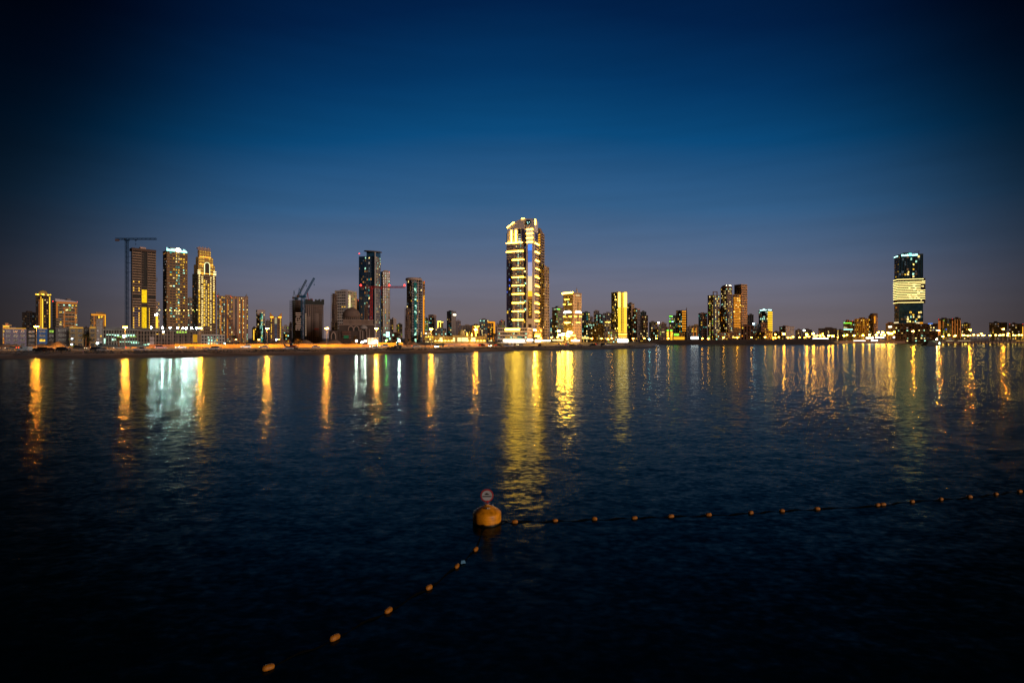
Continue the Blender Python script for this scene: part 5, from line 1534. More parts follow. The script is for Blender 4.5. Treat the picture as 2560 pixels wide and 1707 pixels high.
simple('apartment_block', 'dark block with red beacons at the right picture edge', 2521, 2521, 2558, 811, 800, (.07, .055, .055), R=dict(lit=(.16, 'ydpw'), cw=3), plant=.2, beacons=(2524, 2557), strips=[('R', 2557, 816, 846, .9, 'a')])
# ------------------------------------------------------------------ cranes
def lattice(mb, a, b, w, n, r, up=Vector((0, 0, 1))):
    """Square truss from a to b."""
    a, b = Vector(a), Vector(b)
    d = (b - a).normalized()
    s = d.cross(up)
    if s.length < .01:
        s = d.cross(Vector((1, 0, 0)))
    s.normalize()
    q = s.cross(d)
    cs = [(s + q) * w / 2, (s - q) * w / 2, (-s - q) * w / 2, (-s + q) * w / 2]
    for c in cs:
        mb.bar(a + c, b + c, r)
    for i in range(n):
        p0, p1 = a + (b - a) * i / n, a + (b - a) * (i + 1) / n
        for k in range(4):
            c0, c1 = cs[k], cs[(k + 1) % 4]
            if i % 2:
                c0, c1 = c1, c0
            mb.bar(p0 + c0, p1 + c1, r * .6)
            mb.bar(p1 + cs[k], p1 + cs[(k + 1) % 4], r * .5)
    return mb
def tower_crane(label, px, ytop, D, x_rear, x_tip, yjib, c, w=2.0, beacons=(), tie=None):
    p = P(px, D)
    k = D / F
    o = thing('tower_crane', label, 'crane', (p.x, p.y, BASE), 0)
    m = metal(c, .5, .2)
    zt, zj = Z(ytop, D) - BASE, Z(yjib, D) - BASE
    lattice(MB(), (0, 0, 0), (0, 0, zj), w, int(zj / 3), .22).build('mast', m, o)
    MB().box(-w * .8, w * .8, -w * .8, w * .8, zj - 1.2, zj).build('slewing_ring', m, o)
    cab = MB().box(-.9, .9, -w * .9 - 1.2, -w * .9 + .6, zj - .9, zj + 1.3).build('cab', m, o)
    MB().box(-.7, .7, -w * .9 - 1.26, -w * .9 - 1.2, zj - .1, zj + 1.0).build('cab_window', glass((.05, .06, .08)), o)
    xt, xr = (x_tip - px) * k, (x_rear - px) * k
    lattice(MB(), (0, 0, zj + 1), (xt, 0, zj + 1), w * .7, max(6, int(abs(xt) / 2.4)), .20).build('jib', m, o)
    lattice(MB(), (0, 0, zj + 1), (xr, 0, zj + 1), w * .7, max(3, int(abs(xr) / 2.4)), .20).build('counter_jib', m, o)
    MB().box(min(xr, xr * .7), max(xr, xr * .7), -1, 1, zj - 1.6, zj + .6).build('counterweight', wall((.12, .08, .09)), o)
    if zt > zj + 2:
        apex = MB().bar((-.7, 0, zj + 1), (0, 0, zt), .25).bar((.7, 0, zj + 1), (0, 0, zt), .25)
        apex.bar((0, 0, zt), (xt * .7, 0, zj + 2), .10).bar((0, 0, zt), (xr * .9, 0, zj + 2), .10)
        apex.build('apex_ties', m, o)
    MB().box(xt * .3 - .7, xt * .3 + .7, -.6, .6, zj - 1.2, zj + .2).bar((xt * .3, 0, zj - 1), (xt * .3, 0, zj - 5), .08).box(xt * .3 - .4, xt * .3 + .4, -.3, .3, zj - 6, zj - 5).build('trolley_hook', m, o)
    for b_ in beacons:
        x = (b_ - px) * k
        MB().lathe([(.3, 0), (.75, .5), (.75, 1.1), (.2, 1.6)], (x, 0, zj + 1.8), 8).build('beacon', led('r'), o)
    if tie:
        for y in tie[1]:
            zz = Z(y, D) - BASE
            MB().bar((0, 0, zz), ((tie[0] - px) * k, 2, zz), .22).bar((0, 1, zz), ((tie[0] - px) * k, 4, zz), .18).build('wall_tie', m, o)
    return o
tower_crane('dark blue tower crane left of the unfinished tower with yellow core', 317, 596, 612, 289, 391, 599.5, (.015, .05, .12), 2.4, tie=(330, (641, 657, 680, 701, 724, 748, 770, 794)))
tower_crane('red tower crane in front of the blue glass tower', 928, 716, 450, 902, 1012, 720.5, (.42, .025, .03), 1.7, beacons=(902, 973, 1011))
def luffing_crane(label, px, D, ybase, ypivot, tip, c, w=2.0, rear=None):
    p = P(px, D)
    k = D / F
    o = thing('luffing_crane', label, 'crane', (p.x, p.y, BASE), 0)
    m = metal(c, .5, .2)
    zp, zb = Z(ypivot, D) - BASE, Z(ybase, D) - BASE
    lattice(MB(), (0, 0, zb), (0, 0, zp), w, max(3, int((zp - zb) / 2.6)), .24).build('mast', m, o)
    MB().box(-w, w * .9, -w * .8, w * .8, zp, zp + 1.6).build('machine_deck', m, o)
    MB().box(-w * 2.2, -w, -w * .6, w * .6, zp + .2, zp + 2.4).build('counterweight', wall((.10, .06, .05)), o)
    T = Vector(((tip[0] - px) * k, 0, Z(tip[1], D) - BASE))
    lattice(MB(), (w * .5, 0, zp + 1.6), T, 1.3, 18, .16).build('boom', m, o)
    A = Vector((-w * 1.4, 0, zp + 9))
    MB().bar((-w * .5, 0, zp + 1.6), A, .3).bar((-w * 2, 0, zp + 2.4), A, .2).build('a_frame', m, o)
    MB().bar(A, T * .75 + Vector((w * .5, 0, zp + 1.6)) * .25, .06).build('luffing_rope', m, o)
    MB().bar(T, T - Vector((0, 0, 6)), .06).box(T.x - .35, T.x + .35, -.3, .3, T.z - 7, T.z - 6).build('hook', m, o)
    MB().box(w * .3, w * 1.2, -w * .9 - 1, -w * .9 + .4, zp, zp + 2.2).build('cab', m, o)
    return o
luffing_crane('luffing crane on the black scaffolded block, left of the pair', 741, 540, 756, 748, (766, 700), (.05, .10, .14), 1.8)
luffing_crane('luffing crane on tall blue mast, right of the pair', 757.5, 492, 848, 744, (785.5, 695), (.015, .10, .22), 2.6)
luffing_crane('small red crane arm on the roof of the grid-slab block', 773, 512, 760, 754, (781, 748.5), (.35, .04, .05), 1.2)
# mobile crane boom in front of the wide slab
p = P(603, 330)
o = thing('mobile_crane', 'mobile crane with long lattice boom leaning left before the wide slab', 'crane', (p.x, p.y, 1.9), 0)
kk = 330 / F
lattice(MB(), (-.5, 0, 2.6), ((567 - 603) * kk, 0, Z(787, 330) - 1.9), .9, 16, .10).build('boom', metal((.20, .11, .09), .5, .2), o)
MB().box(-1.4, 2.4, -1.2, 1.2, .9, 2.9).build('upper_body', metal((.30, .14, .05), .5, .2), o)
MB().box(-1.4, -.4, -1.6, -1.2, 1.2, 3.0).build('cab', glass((.04, .05, .06)), o)
for s_ in (-1, 1):
    MB().box(-2.4, 2.4, s_ * 1.25 - .35, s_ * 1.25 + .35, 0, .95).build('track', wall((.03, .03, .03)), o)
MB().bar((-.5, 0, 2.6), (1.8, 0, 6.2), .14).bar((1.8, 0, 6.2), ((567 - 603) * kk * .9, 0, (Z(787, 330) - 1.9) * .9), .05).build('gantry', metal((.20, .11, .09), .5, .2), o)

# ------------------------------------------------------------------ street lamps
SODIUM = lamp((1, .33, .014), 1150.0)
M_POLE = metal((.34, .30, .27), .5, .3)
DOWN = lamp((1, .36, .03), 4200.0)
DOWN.cycles.emission_sampling = 'FRONT'
def street_lamp(label, px, py, D, m, size=1.0, zbase=1.9, group='tall lamps along the roads', arms=2):
    p = P(px, D)
    zt = Z(py, D) - zbase
    o = thing('street_lamp', label, 'street lamp', (p.x, p.y, zbase), -math.atan((px - CX) / F), group)
    MB().lathe([(.26, 0), (.26, .8), (.15, .9), (.09, zt + .2)], (0, 0, 0), 8).build('pole', M_POLE, o)
    for s in ((-1, 1) if arms == 2 else (1,)):
        MB().bar((0, 0, zt), (s * .7 * size, 0, zt + .25), .07).build('arm', M_POLE, o)
        MB().box(min(s * .08, s * .95) * size, max(s * .08, s * .95) * size, -.25, .25, zt + .24, zt + .42).build('lamp_housing', M_POLE, o)
        lx = s * .46 * size
        MB().lathe([(.30 * size, -.30 * size), (.40 * size, -.2 * size), (.40 * size, 0)], (lx, 0, zt + .23), 10).build('lamp_lens', m, o)
        # glowing panel added under the lens to throw extra light on the road
        MB().quad((lx - .3, -.3, zt - .12), (lx - .3, .3, zt - .12), (lx + .3, .3, zt - .12), (lx + .3, -.3, zt - .12)).build('down_panel', DOWN, o)
    return o
NEAR = [(91, 816.5, 'tall orange street lamp in front of the blue low block'), (313, 818.5, 'tall orange street lamp in front of the greenish-lit frame'), (500, 820.5, 'tall orange street lamp at the right end of the long bare frame'),
        (668, 821.5, 'tall orange street lamp left of the horned tower'), (817, 821, 'tall orange street lamp left of the unfinished mosque'), (941, 822, 'tall orange street lamp right of the red crane'),
        (1078, 823, 'tall orange street lamp left of the lit mosque'), (1189, 824.5, 'tall orange street lamp before the tall golden minaret')]
for (x, y, lb) in NEAR:
    street_lamp(lb, x, y, shore(x) + 66.5, lamp((1, .28, .008), 480.0) if x < 200 else (lamp((1, .31, .012), 800.0) if x < 400 else SODIUM), 1.0)
street_lamp('tall yellow street lamp before the podium wing of the central skyscraper', 1337, 825.5, 420, lamp((1, .45, .035), 3600.0), 1.1)
for (x, y, lb) in ((2282.5, 828, 'orange street lamp before the long parking building'), (2346.5, 826.5, 'orange street lamp at the corner of the parking building'), (2425, 825, 'orange street lamp on the quay, second from the right picture edge'), (2508, 822.5, 'orange street lamp on the quay nearest the right picture edge')):
    street_lamp(lb, x, y, 560, lamp((1, .27, .007), 1500.0), 1.15, zbase=-.5)
ORD = 'first second third fourth fifth sixth seventh eighth ninth tenth eleventh twelfth thirteenth fourteenth fifteenth sixteenth seventeenth eighteenth nineteenth twentieth twenty-first twenty-second twenty-third twenty-fourth twenty-fifth twenty-sixth'.split()
def in_order(lamps):
    """pairs each lamp with its place counted from the left"""
    return [(ORD[i], q) for i, q in enumerate(sorted(lamps))]
# smaller, farther lamps: one kind, copied
def far_lamp(label, px, py, D, m, r=.55, group='distant street lamps', zb=1.5):
    p = P(px, D)
    zt = Z(py, D) - zb
    if 'pole' not in FL:
        FL['pole'] = MB().lathe([(.16, 0), (.10, 1)], (0, 0, 0), 6).build('pole', M_POLE).data
        FL['arm'] = MB().bar((0, 0, .25), (1.1, 0, .45), .06).box(.5, 1.5, -.22, .22, .42, .56).build('lamp_housing', M_POLE).data
        for ob in [q for q in col.objects if q.data in (FL['pole'], FL['arm'])]:
            bpy.data.objects.remove(ob)
    r *= 1.35  # heads enlarged to the size of their bloom
    key = (m.name, r)
    if key not in FL:
        ob = MB().lathe([(r * .3, -r * .7), (r, -r * .4), (r, r * .3), (r * .5, r * .6)], (0, 0, 0), 8).build('lamp_head', m)
        FL[key] = ob.data
        bpy.data.objects.remove(ob)
    o = thing('street_lamp', label, 'street lamp', (p.x, p.y, zb), 0, group)
    c = link('pole', FL['pole'], o)
    c.scale = (1, 1, zt)
    c = link('lamp_housing', FL['arm'], o)
    c.location = (-.2, 0, zt)
    c = link('lamp_head', FL[key], o)
    c.location = (.8, 0, zt)
    return o
FL = {}
L_OR = lamp((1, .36, .022), 70.0)
L_YE = lamp((1, .62, .16), 190.0)
L_YW = lamp((1, .55, .08), 32.0)
L_BIG = lamp((1, .48, .04), 380.0)
L_SM = lamp((1, .45, .06), 40.0)
for w_, (x, y) in in_order(((1377, 843.5), (1392, 843), (1405, 845), (1416, 847), (1436, 847), (1350, 845))):
    far_lamp(w_ + ' small orange lamp from the left among the lights right of the skyscraper', x, y, 520, L_OR, .6, 'street lamps right of the skyscraper')
for w_, (x, y) in in_order(((1395, 827.5), (1397, 837), (1403, 837.5), (1406, 835), (1417, 833.5), (1420, 830), (1426, 831), (1418, 840))):
    far_lamp(w_ + ' blazing yellow lamp from the left in front of the grid-fronted tower', x, y, 540, L_BIG, 1.0, 'blazing lamps before the grid-fronted tower')
for (x, y, lb) in ((1478, 846, 'orange lamp before the grey domed block'), (1502, 846, 'orange lamp before the grey block with pale frame lines'), (1518, 847.5, 'small orange lamp at the low glass office, left one'), (1528, 846, 'orange lamp at the low glass office, right one'), (1581, 846, 'orange lamp before the pink tower with dark brow'),
                   (1609, 845.5, 'orange lamp before the brown tower with teal penthouse'), (1639, 845.5, 'orange lamp before the dark mauve block'), (1669, 846, 'orange lamp before the orange-framed block'), (1698, 845, 'orange lamp before the green-roofed shop row'), (1754, 846, 'orange lamp left of the three tall right towers'),
                   (1769, 846.5, 'orange lamp at the foot of the left tall right tower'), (1807.5, 844, 'orange lamp before the long podium, left one'), (1841.5, 844, 'orange lamp before the long podium, right one'), (1877, 843.5, 'orange lamp before the brown ribbed block'), (1911, 843, 'orange lamp before the low yellow-windowed block')):
    far_lamp(lb, x, y, 610 if x < 1570 else 640, L_OR, .7)
for w_, (x, y, r) in in_order(((1937, 836, .8), (1958, 834.8, 1.0), (1945.5, 842.6, .7), (1936.7, 844.6, .6), (1932, 844, .5), (1931, 849, .6), (1968.5, 844, .7), (1975, 844, .5), (1981, 842, .8), (1997, 843, .7), (2010, 843.8, .5), (2015, 836, 1.0), (2015.5, 841, .7), (2021, 841.6, .7), (2031.6, 834, 1.0), (2034.5, 839.7, .7), (2038, 841, .5), (2042, 838.4, .7), (2049, 838, .7), (2049.5, 840.6, .6), (2055, 834, .5), (2055.5, 837.7, .7), (2058.5, 841, .6), (2070.5, 839, .9), (2080, 840, .9), (2093, 843, .5))):
    far_lamp(w_ + ' orange street lamp from the left on the dark far bank', x, y, 680, L_OR if r < .9 else lamp((1, .36, .022), 250.0), r, 'orange lamps on the far bank')
for w_, (x, y, r) in in_order(((2108.7, 839, .8), (2116, 837, .6), (2134, 838.7, .8), (2156, 838, .8), (2172, 837, .9), (2189, 837, .9), (2194.4, 831, .9), (2205, 831, 1.0), (2202, 836.6, .7), (2210, 837.6, .9), (2219, 831.5, 1.0), (2222, 834, 1.1), (2227.5, 833.6, 1.1), (2235.7, 829.7, 1.0), (2241.6, 836, 1.0))):
    far_lamp(w_ + ' yellow lamp from the left in the cluster beside the striped skyscraper', x, y, 750, lamp((1, .42, .03), 150.0), r, 'bright lamps left of the striped skyscraper', 3.3)
for w_, (x, y, r) in in_order(((2356, 841, .9), (2371, 837.5, .8), (2387, 839, .9), (2384, 840, .6), (2406, 838, .8), (2410, 837.6, .7), (2418, 839, .8), (2424, 838.6, .6), (2433, 837, .8), (2444, 838, .8), (2452, 834, .7), (2455, 838.6, .7), (2459, 837.8, .7), (2474, 838.6, .9), (2488, 837.5, .7), (2496, 838.5, .6), (2500, 837.6, .8), (2507, 837, .8), (2518, 838.6, .8), (2519, 833.4, .7), (2532, 837.5, .7), (2537, 838, .6), (2546, 837, .8), (2553, 837.5, .7))):
    far_lamp(w_ + ' pale yellow lamp from the left on the far right quay road', x, y, 770, L_YW, r, 'pale lamps on the far right quay road', 3.3)
far_lamp('small orange lamp left of the cyan-lit grey tower foot', 644, 849, 345, L_SM, .42, 'lamps in the sand yard')
far_lamp('small orange lamp right of the horned tower foot', 694.5, 849, 345, L_SM, .42, 'lamps in the sand yard')
far_lamp('small blue-white lamp beside the orange lamp at the horned tower', 688.5, 849, 346, lamp((.6, .85, 1), 50.0), .40, 'lamps in the sand yard')
far_lamp('small orange lamp under the palm at the wide slab', 587, 848.5, 340, L_SM, .34, 'lamps in the sand yard')
far_lamp('white roof lamp above the brown block with lit edge', 1645, 806.5, 742, lamp((1, .8, .7), 25.0), .9, 'single white lamps')
far_lamp('cyan lamp at the left end of the dark far bank', 1621.5, 848.5, 640, lamp((.4, 1, .95), 60.0), .7, 'single white lamps')
far_lamp('white lamp on the roof of the grey-blue block', 1882, 809, 778, lamp((.6, .95, 1), 25.0), .9, 'single white lamps')
far_lamp('white floating lamp above the low hazy blocks', 2009, 826, 850, lamp((.85, 1, .9), 25.0), 1.0, 'single white lamps')

# ------------------------------------------------------------------ floodlights
def floodlight(label, px, py, D, strength, zb=1.9, c=(.72, 1, .90), w=1.1, group='white construction floodlights'):
    p = P(px, D)
    zt = Z(py, D) - zb
    o = thing('floodlight', label, 'floodlight', (p.x, p.y, zb), -math.atan((px - CX) / F), group)
    MB().bar((0, .2, 0), (0, .2, zt), .09, .07, 6).build('pole', M_POLE, o)
    MB().box(-w / 2 - .08, w / 2 + .08, -.02, .3, zt - .4, zt + .45).build('housing', metal((.1, .1, .1)), o)
    fc = MB().lathe([(w * .2, 0), (w * .5, .04), (w * .5, .12), (w * .2, .16)], (0, 0, 0), 14).build('lamp_face', lamp(c, strength), o)
    fc.location = (0, -.03, zt + .02)
    fc.rotation_euler = (math.radians(90), 0, 0)
    return o
zp = pod.ht + BASE
names = ['leftmost, above the yellow stair core', 'brightest, left part of the roof', 'third from the left', 'dim fourth one', 'left of the bright close pair', 'right of the bright close pair', 'second from the right end', 'rightmost, beside the orange street lamp']
for (x, y, s_), nm in zip(((378, 818.5, 160), (407, 819, 620), (425, 819.5, 420), (444, 820, 200), (457.5, 820, 620), (466.5, 820.5, 560), (479, 820.5, 380), (491, 820, 260)), names):
    floodlight('white floodlight on the long bare frame roof, ' + nm, x, y, 401, s_ * 1.1, zp - .02)
floodlight('white floodlight just below the roof of the long bare frame', 408.5, 829, 399.2, 60, zp - 6.2)
floodlight('big white floodlight at the side of the unfinished tower annex', 390.5, 787, 598, 250, 1.9, (.75, 1, .95), 2.0)
floodlight('teal-white floodlight inside the greenish-lit frame', 310, 840.5, 392, 40, 1.9, (.65, 1, .8), 1.6)
floodlight('white floodlight low beside the narrow cream block', 243.5, 858, 300, 25, 1.9)
floodlight('small white floodlight low at the cream block', 180, 846.5, 315, 16, 1.9, (.7, .9, 1), .8)
floodlight('small bluish floodlight near the yellow car', 179.5, 861, 300, 16, 1.9, (.6, .75, 1), .8)
for (x, y, s_, nm) in ((891, 852, 700, 'left of the white site office'), (912.5, 852.5, 560, 'next to the white site office left wall'), (940, 851.5, 620, 'at the right end of the white site office'), (998, 851.5, 800, 'behind the wheel loader'), (905, 855.5, 200, 'small one low before the site office')):
    floodlight('white floodlight ' + nm, x, y, 318, s_ * .55, 1.9, (.86, 1, .82), .9)
floodlight('green floodlight right of the white site office', 965.5, 851.3, 322, 60, 1.9, (.25, 1, .12), .9)
floodlight('greenish white floodlight behind the orange hoarding', 562, 858.5, 296, 40, 1.9, (.6, 1, .85), .6)

# white site office box
t = Bld('site_office', 'bright white lit site office box with small dark windows', 919, 919, 946, 844.5, 322, None, 'site office', None, 3)
t.part('cabin', MB().box(0, t.W, 0, t.L, 1.6, t.ht), wall((.8, .8, .76)))
t.part('lower_cabin', MB().box(.3, t.W * .35, -.2, t.L, 0, 1.55), wall((.8, .8, .76)))
for (a_, b_, y0, y1) in ((926, 927.3, 851, 848), (942, 944, 848.5, 845.6), (938, 939.5, 850.4, 848.6)):
    t.part('window', t.box(MB(), 'R', t.sR(a_), t.sR(b_), t.z(y0), t.z(y1), .01, .06), glass((.02, .06, .04)))
for x in (.15, .5, .85):
    t.part('wall_light', t.box(MB(), 'R', t.W * x - .5, t.W * x + .5, 1.0, 1.25, 1.2, 1.6), lamp((.9, 1, .88), 60.0))

# bright road cluster: petrol canopies and shop fronts
def canopy(label, x0, x1, y, D, c, s_, th=1.0, zb=1.5):
    b = Bld('lit_canopy', label, x0, x0, x1, y, D, None, 'canopy', 'lit canopies along the water front', 8)
    b.part('fascia', MB().box(0, b.W, -.2, .2, b.ht - th * .7, b.ht), lamp(c, s_ * .9))
    b.part('roof_slab', MB().box(-.3, b.W + .3, -.4, b.L, b.ht, b.ht + .4), wall((.5, .5, .5)))
    n = max(2, round(b.W / 8))
    for i in range(n):
        x = b.W * (i + .5) / n
        b.part('post', MB().box(x - .2, x + .2, 3, 3.4, 0, b.ht - .02), metal((.4, .4, .4)))
canopy('white lit petrol canopy on the far bank', 2032, 2071, 845.4, 675, (.95, 1, .88), 7.0, 1.0)
canopy('white lit canopy left of the yellow lamp cluster', 2165, 2184, 843.5, 745, (1, .93, .8), 9.0, 2.0)
canopy('white lit canopy under the yellow lamp cluster', 2189, 2210, 842.5, 745, (1, .93, .78), 9.0, 1.6)
canopy('white lit canopy right of the yellow lamp cluster', 2233, 2251, 841.6, 745, (1, .95, .85), 9.0, 2.4)
canopy('cyan-white lit canopy below the parking building', 2255, 2285, 841, 742, (.75, 1, .98), 9.0, 2.4)
canopy('low white lit strip front at the quay left of the cluster', 2134, 2164, 851, 741, (1, .9, .7), 6.0, .8, 3.3)
canopy('blazing white light board at the quay edge', 2178, 2194, 850.5, 738, (1, .96, .9), 9.0, 2.4, 3.3)
canopy('white shop front before the peach-faced tower', 1428, 1449, 850, 520, (1, .95, .85), 10.0, 1.6)
canopy('yellow shop front left of the blazing lamps', 1381, 1409, 850, 520, (1, .75, .3), 6.0, .6)
canopy('bright white shop front at the skyscraper entrance', 1318, 1332, 848.5, 540, (1, .93, .75), 16.0, 2.4)
canopy('white shop window right of the podium wing', 1354, 1376, 850, 530, (1, .85, .5), 9.0, 1.8)
canopy('yellow shop front right of the white shop front', 1455, 1472, 843, 560, (1, .6, .12), 2.6, 2.2)
# string of bulbs between the towers
p = P(398, 560)
so = thing('string_lights', 'string of small yellow bulbs hung between unfinished, brown and stepped towers', 'string lights', (p.x, p.y, Z(775, 560)), 0)
prev = None
for i, x in enumerate((399, 414, 425, 437, 449, 460, 471, 482, 492)):
    q_ = Vector(((x - 398) * 560 / F, 0, -.5 * math.sin(i * .4)))
    MB().lathe([(.12, -.2), (.42, 0), (.42, .3), (.1, .5)], q_, 8).build('bulb', lamp((1, .68, .15), 9.0), so)
    if prev is not None:
        MB().bar(prev + Vector((0, 0, .5)), q_ + Vector((0, 0, .5)), .05).build('cable', metal((.03, .03, .03)), so)
    prev = q_

# ------------------------------------------------------------------ hoardings and barriers along the road
def hoarding(label, x0, x1, D0, ytop, m1, m2, pw=11):
    n = max(2, round((x1 - x0) / pw))
    xm = (x0 + x1) / 2
    p = P(xm, D0(xm))
    o = thing('site_hoarding', label, 'hoarding', (p.x, p.y, 0), 0)
    for i in range(n):
        a, c = x0 + (x1 - x0) * i / n, x0 + (x1 - x0) * (i + 1) / n - .35
        A, C_ = P(a, D0(a)), P(c, D0(c))
        zt = Z(ytop, D0((a + c) / 2)) + random.Random(i).uniform(-.06, .06)
        d = (C_ - A).normalized()
        nrm = Vector((d.y, -d.x, 0))
        b = MB()
        for q0, q1 in ((0.0, .08),):
            v0, v1 = A - p + nrm * q0, C_ - p + nrm * q0
            v2, v3 = C_ - p + nrm * q1, A - p + nrm * q1
            b.prism([(v0.x, v0.y), (v1.x, v1.y), (v2.x, v2.y), (v3.x, v3.y)], 1.95, zt)
        b.build('panel', m1 if i % 2 else m2, o)
        b = MB().bar(C_ - p + Vector((.1, .1, 1.9)), C_ - p + Vector((.1, .1, zt + .1)), .07)
        b.build('post', M_POLE, o)
hD = lambda x: shore(x) + 76
hoarding('dull brown hoarding panels before the long bare frame', 372, 436, hD, 861, wall((.34, .17, .09)), wall((.30, .15, .085)))
hoarding('tall yellow hoarding panels under the orange street lamp', 437, 507, hD, 859.8, wall((.80, .48, .08)), wall((.74, .44, .07)))
hoarding('long orange hoarding from the white car to the unfinished mosque', 508, 905, hD, 860.2, wall((.78, .44, .10)), wall((.72, .40, .09)))
hoarding('pale fence panels before the white site office', 906, 944, hD, 860.4, wall((.48, .30, .18)), wall((.44, .28, .17)), 6)
hoarding('yellow container hoarding behind the wheel loader', 945, 1008, hD, 856.5, wall((.82, .48, .04)), wall((.78, .45, .04)), 21)
hoarding('grey fence panels below the lit mosque', 1112, 1226, hD, 857.8, wall((.34, .26, .27)), wall((.31, .24, .26)), 9)
def barrier(label, x0, x1, off, m, bl=3.0):
    xm = (x0 + x1) / 2
    p = P(xm, shore(xm) + off)
    o = thing('road_barrier', label, 'road barrier', (p.x, p.y, 2.13), 0)
    me = None
    x = x0
    while x < x1:
        D = shore(x) + off
        st = bl / D * F
        c = P(x, D)
        if me is None:
            b = MB().prism([(-bl * .46, -.3), (bl * .46, -.3), (bl * .46, .3), (-bl * .46, .3)], 0, .35)
            b.prism([(-bl * .46, -.28), (bl * .46, -.28), (bl * .46, .28), (-bl * .46, .28)], .35, .95, [(-bl * .44, -.11), (bl * .44, -.11), (bl * .44, .11), (-bl * .44, .11)])
            ob = b.build('barrier_block', m, o)
            me = ob.data
        else:
            ob = link('barrier_block', me, o)
        ob.location = (c.x - p.x, c.y - p.y, 0)
        x += st * 1.22
barrier('row of low concrete blocks along the road at the far left', -6, 256, 65, wall((.42, .30, .22)))
barrier('row of low concrete blocks before the bare frames', 262, 560, 65, wall((.48, .34, .22)))
barrier('row of low concrete blocks before the mosque sites', 1010, 1240, 66, wall((.46, .33, .22)))

# ------------------------------------------------------------------ palms and trees
def palm(label, px, ytop, D, r, c, seed, zb=2.0, leaf_drop=1.0):
    rnd = random.Random(seed)
    p = P(px, D)
    ht = Z(ytop, D) - zb - r * .35
    o = thing('palm_tree', label, 'palm tree', (p.x, p.y, zb), 0, 'palm trees along the road')
    tr = MB()
    n = 9
    bx, by = rnd.uniform(-.3, .3), rnd.uniform(-.3, .3)
    pr = None
    for i in range(n + 1):
        s = i / n
        q = (Vector((bx * s * s, by * s * s, ht * s)), .30 - .10 * s + (.03 if i % 2 else 0))
        if pr:
            tr.bar(pr[0], q[0], pr[1], q[1], 7)
        pr = q
    tr.build('trunk', wall((.12, .07, .045), .9, .4, .8), o)
    cr = MB()
    top = Vector((bx, by, ht))
    for k in range(46):
        a = rnd.uniform(0, 6.283)
        e = rnd.uniform(-.5, 1.25)
        L_ = r * rnd.uniform(.85, 1.15)
        pts = []
        for j in range(7):
            s = j / 6
            rad = L_ * s * math.cos(e * (1 - .35 * s))
            zz = L_ * (s * math.sin(e) - leaf_drop * .55 * s * s)
            pts.append(top + Vector((math.cos(a) * rad, math.sin(a) * rad, zz)))
        side = Vector((-math.sin(a), math.cos(a), 0))
        for j in range(6):
            for h in range(3):
                s = (j + h / 3) / 6
                b0 = pts[j].lerp(pts[j + 1], h / 3)
                w = r * .26 * (1 - .75 * s) * (1 if s > .1 else .3)
                dn = Vector((0, 0, -w * .45))
                d = (pts[j + 1] - pts[j]) * .22
                for sg in (-1, 1):
                    t_ = b0 + side * sg * w + dn + d * 1.6
                    n0 = len(cr.v)
                    cr.v += [tuple(b0), tuple(b0 + d), tuple(t_)]
                    cr.f.append((n0, n0 + 1, n0 + 2))
    me = bpy.data.meshes.new('crown')
    me.from_pydata(cr.v, [], cr.f)
    me.materials.append(leaf_mat(c))
    link('crown', me, o)
    return o
def leaf_mat(c):
    k = ('leaf', c)
    if k not in MATS:
        m, n, l, b = nodemat('leaf')
        t = n.new('ShaderNodeTexNoise')
        t.inputs['Scale'].default_value = 1.4
        r = n.new('ShaderNodeValToRGB')
        r.color_ramp.elements[0].color = (*[x * .55 for x in c], 1)
        r.color_ramp.elements[1].color = (*[x * 1.3 for x in c], 1)
        l.new(t.outputs[0], r.inputs[0])
        l.new(r.outputs[0], b.inputs['Base Color'])
        b.inputs['Roughness'].default_value = .6
        MATS[k] = m
    return MATS[k]
LF = (.055, .06, .022)
palm('tall palm in front of the dark block between the cream blocks', 214.5, 834, 262, 2.9, LF, 1)
palm('thin palm right of the tall palm, before the cream block', 223, 846, 258, 1.9, LF, 2)
palm('bushy palm left of the street lamp at the greenish frame', 296, 843, 268, 2.6, LF, 3)
palm('palm beside the small orange lamp at the wide slab', 586, 838, 330, 2.8, LF, 4)
palm('palm in front of the white site office floodlights', 888, 840, 330, 2.6, (.07, .05, .02), 5)
palm('palm behind the yellow container hoarding', 1019.5, 846.5, 318, 2.4, (.07, .05, .02), 6)
palm('tall palm left of the white podium', 1237, 832, 400, 3.4, (.07, .045, .02), 7)
def round_tree(label, px, ytop, D, r, seed):
    rnd = random.Random(seed)
    p = P(px, D)
    zb = 2.0
    ht = Z(ytop, D) - zb
    o = thing('round_tree', label, 'tree', (p.x, p.y, zb), 0)
    tr = MB().bar((0, 0, 0), (.1, 0, ht * .5), .18, .12, 7)
    for k in range(5):
        a = k * 1.26
        tr.bar((.1, 0, ht * .45), (math.cos(a) * r * .6, math.sin(a) * r * .6, ht * .75), .09, .03, 5)
    tr.build('trunk', wall((.10, .06, .04), .9), o)
    v, f = [], []
    for k in range(1300):
        d = Vector((rnd.gauss(0, 1), rnd.gauss(0, 1), rnd.gauss(0, 1))).normalized() * r * (rnd.random() ** .4) * rnd.uniform(.75, 1.1)
        c = Vector((0, 0, ht - r * .9)) + Vector((d.x, d.y, d.z * .9))
        a, b = Vector((rnd.uniform(-1, 1), rnd.uniform(-1, 1), rnd.uniform(-1, 1))) * .22, Vector((rnd.uniform(-1, 1), rnd.uniform(-1, 1), rnd.uniform(-1, 1))) * .22
        n0 = len(v)
        v += [tuple(c), tuple(c + a), tuple(c + b)]
        f.append((n0, n0 + 1, n0 + 2))
    me = bpy.data.meshes.new('crown')
    me.from_pydata(v, [], f)
    me.materials.append(leaf_mat((.09, .055, .015)))
    link('crown', me, o)
